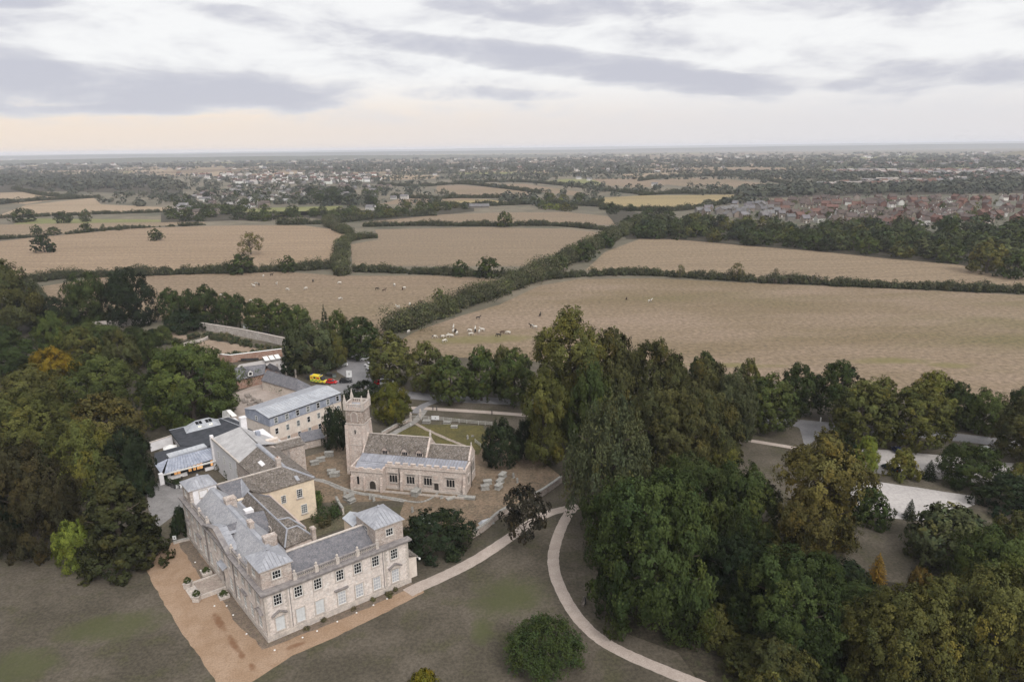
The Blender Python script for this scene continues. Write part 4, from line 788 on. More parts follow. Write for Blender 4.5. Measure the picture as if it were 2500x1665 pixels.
# gables
for c in (-28.0, -11.45): MB(CF).hull([(c, 4.3, 6.85), (c, 12.1, 6.85), (c, 8.2, 10.75)], [(c + .45, 4.3, 6.85), (c + .45, 12.1, 6.85), (c + .45, 8.2, 10.75)]).build('gable', ASHLAR2, ch)
MB(CF).hull([(-.7, 4.8, 6.65), (-.7, 10.4, 6.65), (-.7, 7.6, 9.35)], [(-.25, 4.8, 6.65), (-.25, 10.4, 6.65), (-.25, 7.6, 9.35)]).build('gable', ASHLAR2, ch)
MB(CF).lathe((-11.2, 8.2, 10.7), [(.3, 0), (.22, .5), (.34, .6), (.12, 1.3), (.22, 1.4), (.04, 2.0)], 6).build('gable_cross', TRIM, ch)
MB(CF).lathe((-.5, 7.6, 9.3), [(.2, 0), (.12, .5), (.2, .6), (.03, 1.1)], 6).build('gable_cross', TRIM, ch)
roofplane('nave_roof', STILE, [(-27.6, 4.15, 6.95), (-11.4, 4.15, 6.95), (-11.4, 8.2, 10.5), (-27.6, 8.2, 10.5)], ch, .2, CF)
roofplane('nave_roof', STILE, [(-11.4, 12.3, 6.95), (-27.6, 12.3, 6.95), (-27.6, 8.25, 10.5), (-11.4, 8.25, 10.5)], ch, .2, CF)
roofplane('chancel_roof', STILE, [(-11.0, 4.7, 6.75), (-.7, 4.7, 6.75), (-.7, 7.6, 9.1), (-11.0, 7.6, 9.1)], ch, .2, CF)
roofplane('chancel_roof', STILE, [(-.7, 10.5, 6.75), (-11.0, 10.5, 6.75), (-11.0, 7.65, 9.1), (-.7, 7.65, 9.1)], ch, .2, CF)
MB(CF).bar((-27.5, 8.22, 10.55), (-11.5, 8.22, 10.55), .14).bar((-11, 7.62, 9.15), (-.8, 7.62, 9.15), .14).build('ridge_stones', TRIM, ch)
strips(ch, 'lead_sheet', LEADC, [CF(-19.8, .75, 6.0), CF(-.5, .75, 6.0), CF(-.5, 4.2, 6.85), CF(-19.8, 4.2, 6.85)], 25, .06, .09)
strips(ch, 'lead_sheet', LEADC, [CF(-27.9, -1.5, 5.1), CF(-20.7, -1.5, 5.1), CF(-19.85, 1.4, 5.95), CF(-27.9, 1.4, 5.95)], 3, .06, .06)
strips(ch, 'lead_sheet', LEADC, [CF(-27.9, 1.5, 6.0), CF(-19.85, 1.5, 6.0), CF(-19.85, 4.2, 6.85), CF(-27.9, 4.2, 6.85)], 5, .06, .06)
MB(CF).box(-28.0, -19.8, .8, 4.2, 4.9, 5.85).build('porch_infill', LEAD, ch)
# parapets with merlons
pp = MB(CF); pp.box(-20.2, .1, -.12, .32, 5.85, 6.35); pp.box(-.3, .12, .34, 4.4, 5.85, 6.6); pp.box(-28.5, -20.1, -2.1, -1.7, 5.0, 5.75); pp.box(-28.5, -28.1, -1.68, 4.2, 5.0, 6.0); pp.box(-20.5, -20.12, -1.68, -.2, 5.0, 5.9)
pp.build('parapet', ASHLAR2, ch)
for i in range(10):
    c = -19.6 + i * 1.98; MB(CF).box(c, c + 1.15, -.12, .32, 6.36, 6.88).box(c - .06, c + 1.21, -.18, .38, 6.885, 6.98).build('merlon', ASHLAR2, ch)
for i in range(4):
    c = -28.4 + i * 2.15; MB(CF).box(c, c + 1.1, -2.1, -1.7, 5.76, 6.02).build('merlon', ASHLAR2, ch)
MB(CF).box(-20.2, .16, -.2, -.125, 5.7, 5.86).box(-28.5, -20.1, -2.2, -2.105, 4.85, 5.0).box(-28.6, 0.1, -2.25, -2.105, -.3, .45).box(-20.2, .2, -.28, -.125, -.3, .6).build('string_course', TRIM, ch)
def buttress(c, d, wd, dp, z, ang=0, fr=CF):
    MB(fr).hull([(c - wd/2, d - dp, -.3), (c + wd/2, d - dp, -.3), (c + wd/2, d + .1, -.3), (c - wd/2, d + .1, -.3)], [(c - wd/2, d - dp, z * .55), (c + wd/2, d - dp, z * .55), (c + wd/2, d + .1, z * .55), (c - wd/2, d + .1, z * .55)]).hull(
        [(c - wd/2, d - dp * .6, z * .55), (c + wd/2, d - dp * .6, z * .55), (c + wd/2, d + .1, z * .55), (c - wd/2, d + .1, z * .55)], [(c - wd/2, d - dp * .3, z), (c + wd/2, d - dp * .3, z), (c + wd/2, d + .1, z), (c - wd/2, d + .1, z)]).build('buttress', ASHLAR2, ch)
for c in (-16.1, -11.3, -.35): buttress(c, -.1, .6, .75, 4.6)
buttress(-28.2, -2.1, .6, .6, 3.6); buttress(-25.0, -2.1, .4, .45, 3.6); buttress(-20.6, -2.1, .5, .6, 3.6)
for c, d in ((-16.7, -.18), (.2, 4.3)): MB(CF).bar((c, d, .1), (c, d, 5.6), .08).build('drainpipe', DARKM, ch)
# gothic windows: dark glass, mullions, cusped heads, hood mould
def gothic(c, z0, wd, hh, lights, d=0.0, ang='-b', root=ch, small=True):
    q = CF(c, d, z0) if ang == '-b' else CF(d, c, z0)
    def fr_(mb):
        ring(mb, wd, hh, .1, .02, -.1); k = wd / lights
        for i in range(1, lights): mb.box(-wd/2 + k*i - .05, -wd/2 + k*i + .05, -.09, .02, .1, hh - .1)
        zt = hh * .72
        for i in range(lights):
            x0 = -wd/2 + k*i + .05; x1 = -wd/2 + k*(i+1) - .05; xm = (x0 + x1) / 2
            mb.hull([(x0, .0, zt), (xm, .0, zt + .22), (xm, .0, zt + .3), (x0, .0, zt + .3)], [(x0, -.085, zt), (xm, -.085, zt + .22), (xm, -.085, zt + .3), (x0, -.085, zt + .3)])
            mb.hull([(x1, .0, zt), (xm, .0, zt + .22), (xm, .0, zt + .3), (x1, .0, zt + .3)], [(x1, -.085, zt), (xm, -.085, zt + .22), (xm, -.085, zt + .3), (x1, -.085, zt + .3)])
            mb.box(xm - .035, xm + .035, -.08, 0, zt + .3, hh - .1)
        return mb
    o = simple(root, 'window', (wd, hh, lights, 'g'), fr_, TRIM, q, CF.ang(ang))
    def gl_(mb): return mb.box(-wd/2 + .02, wd/2 - .02, -.03, .05, .02, hh - .02)
    o2 = link('glass', cached(('gg', wd, hh), lambda: gl_(MB()).mesh('gothic_glass', GLASS)), o); 
    def hd(mb):
        mb.box(-wd/2 - .28, wd/2 + .28, -.22, .02, hh + .12, hh + .24); mb.box(-wd/2 - .28, -wd/2 - .16, -.2, .02, hh - .25, hh + .118); mb.box(wd/2 + .16, wd/2 + .28, -.2, .02, hh - .25, hh + .118); mb.box(-wd/2 - .15, wd/2 + .15, -.2, .02, -.2, -.05); return mb
    link('hood_mould', cached(('gh', wd, hh), lambda: hd(MB()).mesh('hood_mould', TRIM)), o)
for c in (-18.3, -13.9, -9.5, -3.8): gothic(c, 1.65, 2.15, 2.5, 3)
gothic(7.6, 2.6, 2.2, 3.4, 3, -.22, '+a'); gothic(2.2, 2.0, 1.4, 2.2, 2, .02, '+a')
def archdoor(c, d, wd, hh, m, root=ch, sur=TRIM, fr=CF, z=0., ang='-b', nm='door'):
    n = 7; pts = [(-wd/2, 0), (wd/2, 0)] + [(wd/2 * math.cos(t), hh - wd * .62 + wd * .62 * math.sin(t)) for t in np.linspace(0, math.pi, n)]
    MBf = Frame(fr(c, d, z), (math.cos(fr.ang(ang)), math.sin(fr.ang(ang))))
    MB(MBf).hull([(p[0], .05, p[1]) for p in pts], [(p[0], -.04, p[1]) for p in pts]).build(nm, m, root)
    if sur is None: return
    s = MB(MBf); arc = [(-wd/2, 0)] + [(-wd/2 * math.cos(t), hh - wd * .62 + wd * .62 * math.sin(t)) for t in np.linspace(0, math.pi, n)] + [(wd/2, 0)]
    for p, q in zip(arc, arc[1:]):
        k = 1.28; s.hull([(p[0], .04, p[1]), (q[0], .04, q[1]), (q[0]*k, .04, hh*.5 + (q[1]-hh*.5)*1.14 if q[1] else 0), (p[0]*k, .04, hh*.5 + (p[1]-hh*.5)*1.14 if p[1] else 0)], [(p[0], -.16, p[1]), (q[0], -.16, q[1]), (q[0]*k, -.16, hh*.5 + (q[1]-hh*.5)*1.14 if q[1] else 0), (p[0]*k, -.16, hh*.5 + (p[1]-hh*.5)*1.14 if p[1] else 0)])
    s.build(nm + '_arch', sur, root)
archdoor(-22.9, -2.05, 1.6, 2.7, WOODD); MB(CF).box(-7.95, -6.85, -.06, .02, .05, 2.3).build('door', WOODD, ch); MB(CF).box(-8.15, -7.955, -.16, .02, .0, 2.5).box(-6.845, -6.65, -.16, .02, 0, 2.5).box(-8.3, -6.5, -.22, .02, 2.5, 2.65).build('door_surround', TRIM, ch)
MB(CF).box(-26.9, -26.4, -2.06, -1.98, 1.5, 3.5).build('slit_window', GLASS, ch)
MB(CF).box(-8.4, -6.5, -.12, .02, 3.1, 4.7).build('wall_monument', TRIM, ch); MB(CF).box(-8.1, -6.8, -.15, -.118, 3.4, 4.4).build('monument_panel', ASHLAR2, ch)
for c in (-21.9, -16.7, -12.9):
    dmr = MB(CF).box(c - .85, c + .85, 4.3, 6.2, 6.7, 8.0).hull([(c - .85, 4.3, 8.0), (c + .85, 4.3, 8.0), (c + .85, 6.6, 8.0), (c - .85, 6.6, 8.0)], [(c - .02, 4.3, 9.1), (c + .02, 4.3, 9.1), (c + .02, 7.2, 9.1), (c - .02, 7.2, 9.1)]).build('dormer', ASHLAR2, ch)
    for s_ in (-1, 1): MB(CF).slab([(c, 4.05, 9.2), (c + s_ * 1.1, 4.05, 7.95), (c + s_ * 1.1, 6.0, 7.95), (c, 7.3, 9.2)], .12).build('dormer_roof', STILE, dmr)
    for k in range(3): MB(CF).box(c - .66 + k * .47, c - .66 + k * .47 + .37, 4.25, 4.3, 7.0, 7.85).build('dormer_light', GLASS, dmr)
# west tower
t0, t1, u0, u1 = -32.6, -27.95, 6.2, 10.5
tw = MB(CF); tw.box(t0 - .12, t1 + .12, u0 - .12, u1 + .12, -.4, 7.9); tw.box(t0 - .05, t1 + .05, u0 - .05, u1 + .05, 7.9, 13.6); tw.build('tower_wall', PINKS, ch); MB(CF).box(t0 + .02, t1 - .02, u0 + .02, u1 - .02, 13.602, 17.4).build('belfry_wall', mat('dark_mottled_rubble', (.30, .235, .20), (.40, .33, .29), 1.1, (.58, .53, .49), 2.6, .7, bump=.5, bscale=5, brick=(.45, .24, .02, .18, .7), fine=(4, .3)), ch)
tb_ = MB(CF); tb_.box(t0 - .04, t1 + .04, u0 - .04, u1 + .04, 17.4, 17.6)
for q in ((t0 - .1, t1 + .1, u0 - .1, u0 + .25), (t0 - .1, t1 + .1, u1 - .25, u1 + .1)): tb_.box(*q, 17.6, 18.0); 
for q in ((t0 - .1, t0 + .25, u0 + .26, u1 - .26), (t1 - .25, t1 + .1, u0 + .26, u1 - .26)): tb_.box(*q, 17.6, 18.0)
tb_.build('tower_parapet', ASHLAR2, ch)
for (x0, x1, y0, y1) in ((t0, t1, u0 - .1, u0 + .2), (t0, t1, u1 - .2, u1 + .1)):
    for i in range(9): x = x0 + .3 + i * (x1 - x0 - .6) / 8; MB(CF).box(x - .12, x + .12, y0, y1, 18.0, 18.75).build('parapet_pier', ASHLAR2, ch)
    MB(CF).box(x0, x1, y0 - .03, y1 + .03, 18.76, 18.95).build('parapet_rail', TRIM, ch)
for (y0, y1, x0, x1) in ((u0, u1, t0 - .1, t0 + .2), (u0, u1, t1 - .2, t1 + .1)):
    for i in range(8): y = y0 + .5 + i * (y1 - y0 - 1) / 7; MB(CF).box(x0, x1, y - .12, y + .12, 18.0, 18.75).build('parapet_pier', ASHLAR2, ch)
    MB(CF).box(x0 - .03, x1 + .03, y0 + .24, y1 - .24, 18.76, 18.95).build('parapet_rail', TRIM, ch)
MB(CF).slab([(t0 + .3, u0 + .3, 17.75), (t1 - .3, u0 + .3, 17.75), (t1 - .3, u1 - .3, 17.9), (t0 + .3, u1 - .3, 17.9)], .1).build('tower_roof', LEAD, ch)
for x in (t0, t1):
    for y in (u0, u1): MB(CF).box(x - .3, x + .3, y - .3, y + .3, 17.3, 19.1).hull([(x - .36, y - .36, 19.1), (x + .36, y - .36, 19.1), (x + .36, y + .36, 19.1), (x - .36, y + .36, 19.1)], [(x - .06, y - .06, 21.0), (x + .06, y - .06, 21.0), (x + .06, y + .06, 21.0), (x - .06, y + .06, 21.0)]).lathe((x, y, 20.9), [(.06, 0), (.2, .12), (.03, .4)], 6).build('pinnacle', TRIM, ch)
for z in (7.9, 13.6, 17.3): MB(CF).box(t0 - .2, t1 + .2, u0 - .2, u1 + .2, z - .1, z + .1).build('string_course', TRIM, ch)
for x, s_ in ((t0, -1), (t1, 1)):
    MB(CF).hull([(x - .4, u0 - .9, -.3), (x + .4, u0 - .9, -.3), (x + .4, u0 - .05, -.3), (x - .4, u0 - .05, -.3)], [(x - .4, u0 - .2, 13.2), (x + .4, u0 - .2, 13.2), (x + .4, u0 - .05, 13.2), (x - .4, u0 - .05, 13.2)]).build('buttress', ASHLAR2, ch)
MB(CF).hull([(t1 + .05, u0 + .1, -.3), (t1 + 1.0, u0 + .1, -.3), (t1 + 1.0, u0 + .9, -.3), (t1 + .05, u0 + .9, -.3)], [(t1 + .05, u0 + .1, 13.2), (t1 + .2, u0 + .1, 13.2), (t1 + .2, u0 + .9, 13.2), (t1 + .05, u0 + .9, 13.2)]).build('buttress', ASHLAR2, ch)
MB(CF).hull([(t1 + .05, u1 - .9, -.3), (t1 + 1.0, u1 - .9, -.3), (t1 + 1.0, u1 - .1, -.3), (t1 + .05, u1 - .1, -.3)], [(t1 + .05, u1 - .9, 13.2), (t1 + .25, u1 - .9, 13.2), (t1 + .25, u1 - .1, 13.2), (t1 + .05, u1 - .1, 13.2)]).build('buttress', ASHLAR2, ch)
archdoor(-30.3, u0 - .0, 1.5, 2.6, mat('belfry_louvres', (.36, .29, .26), (.30, .25, .22), 2., bump=.4, fine=(6, .2)), z=14.1, nm='belfry_window'); archdoor((u0 + u1) / 2, t1 - .02, 1.5, 2.6, ASHLAR2, fr=Frame(CF(0, 0), CF.eb), ang='-b', z=14.1, nm='belfry_window') if 0 else None
MB(CF).box(t1 - .03, t1 + .06, 7.4, 9.3, 14.2, 16.4).build('belfry_window', RUBBLE, ch)
MB(CF).box(-30.5, -30.15, u0 - .1, u0 - .03, 10.9, 12.0).build('slit_window', GLASS, ch); MB(CF).box(-30.75, -30.505, u0 - .14, u0 - .03, 10.7, 12.2).box(-30.145, -29.9, u0 - .14, u0 - .03, 10.7, 12.2).build('slit_surround', TRIM, ch)
# kerb of single stones along the church path
ks = smooth([S(2, *q) for q in ((-60, 1020), (60, 1065), (170, 1110), (300, 1150), (480, 1190), (640, 1205), (780, 1235), (940, 1255), (1040, 1230), (1110, 1185), (1150, 1145))], 6); d0 = 0
chp = [o for o in bpy.data.objects if o.name.startswith('church_path')][-1]; last = None
for p in ks:
    if last is not None and np.linalg.norm(p - last) < .62: continue
    if last is not None:
        d = p - last; a = math.atan2(d[1], d[0]); L = np.linalg.norm(d) - .06
        k = MB(Frame(last, d)).hull([(0, -.28, -.05), (L, -.28, -.05), (L, .28, -.05), (0, .28, -.05)], [(.04, -.26, .1 + random.uniform(0, .06)), (L - .04, -.24, .12), (L - .03, .25, .1), (.05, .22, .13)]).build('kerb_stone', TOMB, None); k.parent = chp
    last = p
# ------------------------------------------------------------------ vegetation
def unit(v): return v / np.maximum(np.linalg.norm(v, axis=-1, keepdims=True), 1e-6)
def leafquads(pos, nrm, size, g, aspect=.62):
    n = len(pos); t = unit(np.cross(nrm, g.normal(size=(n, 3)))); b = np.cross(nrm, t)
    s = (size * g.uniform(.65, 1.3, n))[:, None] * .5
    V = np.stack([pos - t * s, pos - b * s * aspect, pos + t * s, pos + b * s * aspect], 1).reshape(-1, 3)
    return V, np.arange(n * 4).reshape(n, 4)
def tints(lobe_id, nl, g, amp=.19, hue=.09, leafamp=.12):
    v = 1 + g.normal(0, amp, nl); h = g.normal(0, hue, nl) + .3 * (g.uniform(0, 1, nl) < .07)
    c = np.stack([v * (1 + h * .7), v * (1 + h * .18), v * (1 - h * .5)], 1)[lobe_id]
    c = c * (1 + g.normal(0, leafamp, len(lobe_id)))[:, None]; return np.clip(c, .15, 2.6)
PROF = {'lime': lambda h: np.clip(1 - np.abs((h - .34) / .68) ** 2.3, .02, 1) ** .62 * np.clip(.8 + h, 0, 1), 'oak': lambda h: np.sqrt(np.clip(1 - ((h - .38) / .64) ** 2, .02, 1)), 'tall': lambda h: (.8 + .2 * np.sin(h * 11 + .5)) * np.clip(1.32 - h ** 4, 0, 1) * np.clip(.5 + h * 3, 0, 1),
        'yew': lambda h: np.sqrt(np.clip(1 - (h * .97) ** 2.2, .02, 1)) * np.clip(.75 + h, 0, 1), 'cone': lambda h: (1 - h) ** .8 * .98 + .03, 'column': lambda h: np.clip(1.03 - .9 * h ** 1.7, .06, 1), 'shrub': lambda h: np.sqrt(np.clip(1 - h ** 2, .03, 1))}
def crown(kind, Hh, Rr, z0, nl, sub_, per, size, seed, lr=.27, up=.35, inner=.62):
    g = np.random.default_rng(seed); prof = PROF[kind]
    h = np.clip(g.beta(1.15, 1.05, nl * 3), .01, .985)
    keep = g.uniform(0, 1, nl * 3) < prof(h) + .12; h = h[keep][:nl]; nl = len(h)
    th = np.arange(nl) * 2.39996 + g.normal(0, .35, nl); bulge = 1 + g.normal(0, .06 if kind == 'lime' else .13, nl)
    r = prof(h) * Rr * bulge; lrad = np.clip(Rr * lr * g.uniform(.7, 1.25, nl), .3, None)
    rr = np.maximum(r - lrad * .8, 0) * np.where(g.uniform(0, 1, nl) < .8, 1, g.uniform(.3, .8, nl))
    c = np.stack([np.cos(th) * rr, np.sin(th) * rr, z0 + (Hh - z0) * h - lrad * .3], 1)
    lid = np.repeat(np.arange(nl), sub_); d = unit(g.normal(size=(nl * sub_, 3)) + [0, 0, .25] + unit(c * [1, 1, 0])[lid] * .5)
    sc_ = c[lid] + d * (lrad[lid] * g.uniform(.6, 1.0, nl * sub_))[:, None]; srad = lrad[lid] * g.uniform(.28, .5, nl * sub_)
    k = np.repeat(np.arange(nl * sub_), per); dd = unit(g.normal(size=(len(k), 3)) + d[k] * .9)
    pos = sc_[k] + dd * (srad[k] * g.uniform(.5, 1.1, len(k)))[:, None]
    cc = unit((c - [0, 0, z0 + (Hh - z0) * .42]) / [Rr, Rr, (Hh - z0) * .6]); nrm = unit(cc[lid[k]] * .55 + d[k] * .6 + dd * .2 + g.normal(0, .33, (len(k), 3)))
    V, F_ = leafquads(pos, nrm, size, g); V[:, 2] = np.maximum(V[:, 2], .05)
    tl = tints(lid[k], nl, g); ts = 1 + g.normal(0, .08, nl * sub_)[k]
    return V, F_, tl * ts[:, None]
def weeping(Hh, Rr, n, per, size, seed):
    """dome of drooping sprays: short hanging strands gathered in bunches"""
    g = np.random.default_rng(seed); nb = n // 9; tb = g.uniform(0, 2 * math.pi, nb); rb = Rr * np.sqrt(g.uniform(0, 1, nb)) * .93; zb = Hh * np.sqrt(np.clip(1 - (rb / Rr) ** 2 * .96, 0, 1)) * g.uniform(.72, 1.02, nb); zb[g.uniform(0, 1, nb) < .3] *= g.uniform(.5, .9)
    bi = np.repeat(np.arange(nb), 9); cen = np.stack([np.cos(tb) * rb, np.sin(tb) * rb, zb], 1)[bi] + g.normal(0, .09, (len(bi), 3)) * [Rr, Rr, Rr * .5]
    out = unit(cen * [1, 1, 0] + 1e-3); L = Hh * g.uniform(.06, .17, len(bi)); k = np.repeat(np.arange(len(bi)), per); s = g.uniform(0, 1, len(k))
    pos = cen[k] + out[k] * (s * .8)[:, None]; pos[:, 2] -= L[k] * s ** 1.3; pos += g.normal(0, .28, pos.shape); ok = pos[:, 2] > .2; pos = pos[ok]; k = k[ok]
    nrm = unit(out[k] * .6 + g.normal(0, .6, (len(k), 3)) + [0, 0, .5]); V, F_ = leafquads(pos, nrm, size, g, .45)
    return V, F_, tints(bi[k], nb, g, .13, .1)
def conifer(Hh, Rr, seed, per=60, size=.5, droop=.35):
    g = np.random.default_rng(seed); P_, N_, ids = [], [], []; i = 0
    for z in np.arange(.6, Hh, .62):
        rr = Rr * (1 - z / Hh) ** .8 * g.uniform(.85, 1.12)
        nb = max(4, int(8 * rr / Rr + 4))
        for j in range(nb):
            a = j / nb * 6.283 + z * 1.9 + g.normal(0, .2); m_ = max(6, int(per * rr / Rr)); s = g.uniform(.15, 1, m_) ** .7 * rr * g.uniform(.8, 1.15)
            p = np.stack([np.cos(a) * s, np.sin(a) * s, z + .25 * s * .4 - droop * (s / Rr) ** 2 * 3 + g.normal(0, .12, m_)], 1); p[:, :2] += g.normal(0, .16, (m_, 2)) * (.4 + s / Rr)[:, None]
            P_.append(p); N_.append(unit(np.array([math.cos(a) * .5, math.sin(a) * .5, .7]) + g.normal(0, .45, (m_, 3)))); ids += [i] * m_; i += 1
    pos = np.concatenate(P_); V, F_ = leafquads(pos, np.concatenate(N_), size, g, .45); return V, F_, tints(np.array(ids), i, g, .16, .12)
def trunkmesh(name, Hh, Rr, ct, seed, limbs=6, tr=None):
    g = np.random.default_rng(seed); mb = MB(); tr = tr or Rr * .07; t = Hh * ct
    pts = [(0, 0, -.2), (g.normal(0, .1), g.normal(0, .1), t * .5), (g.normal(0, .2), g.normal(0, .2), t), (g.normal(0, .4), g.normal(0, .4), Hh * .72)]
    for i, (p, q) in enumerate(zip(pts, pts[1:])): mb.bar(p, q, (tr * (1.25, .95, .8)[i], tr * (.95, .8, .25)[i]), 7)
    for i in range(limbs):
        a = i * 2.4 + g.uniform(0, .5); z = t + (Hh * .6 - t) * i / limbs; p = (0, 0, z); q = (math.cos(a) * Rr * .4, math.sin(a) * Rr * .4, z + Hh * .13); q2 = (math.cos(a + .2) * Rr * .8, math.sin(a + .2) * Rr * .8, z + Hh * .22)
        mb.bar(p, q, (tr * .5, tr * .3), 5); mb.bar(q, q2, (tr * .3, tr * .08), 4)
    return mb.mesh(name, BARK)
PROTO = {}
def proto(key, Hh, Rr, VFt, ct=.2, limbs=6, tr=None):
    V, F_, tn = VFt; PROTO[key] = (fastmesh('crown_' + key, V, F_, LEAF, tn), trunkmesh('trunk_' + key, Hh, Rr, ct, len(PROTO), limbs, tr), Hh, Rr)
for i in (0, 1, 2): proto('lime%d' % i, 16, 6.2, crown('lime', 16, 6.2, 1.3, 170, 11, 15, .42, 20 + i, .18), .15)
for i in (0, 1, 2): proto('oak%d' % i, 14, 8, crown('oak', 14, 8, 1.0, 95, 15, 20, .45, 30 + i, .22), .2)
for i in (0, 1): proto('big%d' % i, 22, 12, crown('oak', 22, 12, 1.0, 210, 16, 20, .5, 120 + i, .17), .15, 10)
for i in (0, 1): proto('tall%d' % i, 26, 8, crown('tall', 26, 8, 1.5, 130, 16, 18, .5, 40 + i, .25), .12, 9)
proto('weep0', 16, 9, weeping(16, 9, 1700, 14, .55, 50), .3)
proto('weep1', 16, 9, weeping(16, 9, 1700, 14, .55, 51), .3)
proto('cone0', 18, 4.6, conifer(18, 4.6, 60), .3, 0, .35)
proto('column0', 18, 5.5, crown('cone', 18, 5.5, .1, 260, 12, 12, .42, 65, .14, .7), .3, 3, .4)
for i in (0, 1): proto('yew%d' % i, 8, 5.5, crown('yew', 8, 5.5, .15, 110, 13, 12, .36, 70 + i, .17, .8), .2, 5, .4)
for i in (0, 1): proto('shrub%d' % i, 5, 4, crown('shrub', 5, 4, .1, 60, 12, 12, .36, 80 + i, .24), .15, 4, .15)
proto('open0', 8, 4, crown('oak', 8, 4, 1.9, 56, 11, 12, .34, 90, .2), .2, 10, .16)
proto('sparse0', 14, 8, crown('oak', 14, 8, 1.5, 60, 8, 9, .55, 91, .2), .2, 14, .5)
for i in range(4): proto('mid%d' % i, 12, 6.5, crown(('oak', 'oak', 'lime', 'shrub')[i], 12, 6.5, .6, 42, 6, 7, 1.15, 100 + i, .27), .2, 4)
for i in range(2): proto('midbush%d' % i, 5, 4, crown('shrub', 5, 4, .05, 26, 5, 6, .8, 110 + i, .3), .2, 0, .1)
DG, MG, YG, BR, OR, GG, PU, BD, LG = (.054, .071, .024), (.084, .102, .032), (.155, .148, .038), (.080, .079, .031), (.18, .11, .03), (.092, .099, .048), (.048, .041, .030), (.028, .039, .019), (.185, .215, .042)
OG = (.118, .116, .037)
def mixrgb(a, k, j=.12):
    v = 1 + random.uniform(-j, j); return tuple(float(np.clip(c * k * v * (1 + random.uniform(-j, j) * .25), .004, .75)) for c in a)
NTREE = [0]
def plant(kind, w, Hh, Rr, color, name, label, cat='tree', group=None, trunk=True, k=1.0):
    NTREE[0] += 1; cm, tm, h0, r0 = PROTO[kind]; a = random.uniform(0, 6.28)
    o = empty(name, (w[0], w[1], 0), label, cat, group, a)
    s = (Rr / r0, Rr / r0 * random.uniform(.94, 1.06), Hh / h0)
    link('crown', cm, o, scale=s, color=mixrgb((color[0] * .73, color[1] * .76, color[2] * .74), k))
    if trunk: link('trunk', tm, o, scale=s)
    return o
def tree(kind, bx, by, ty, wpx, color, label, name='tree', cat='tree', group=None, k=1.0):
    kk = kind[:-1]; dep = math.atan2(H, np.linalg.norm(D(bx, by)[:2])); by -= wpx / 2 * math.sin(dep) * {'yew': .8, 'shrub': .8, 'weep': .5, 'column': .8, 'oak': .45, 'big': .6, 'tall': .4}.get(kk, 0)
    wpx *= 1.04 if kk == 'lime' else 1.0 if kk in ('cone', 'tall', 'weep', 'column') else .9
    w = D(bx, by); Hh = max(1.0, height_to(w, ty * 1.062)); Rr = wpx / 2 * depth(w) / (FPX / 1.062)
    return plant(kind, w, Hh * 1.02, Rr, color, name, label, cat, group, True, k)
def V3(kind): return kind + str(random.randrange({'lime': 3, 'oak': 3, 'tall': 2, 'big': 2, 'yew': 2, 'shrub': 2, 'weep': 2}.get(kind, 1)))
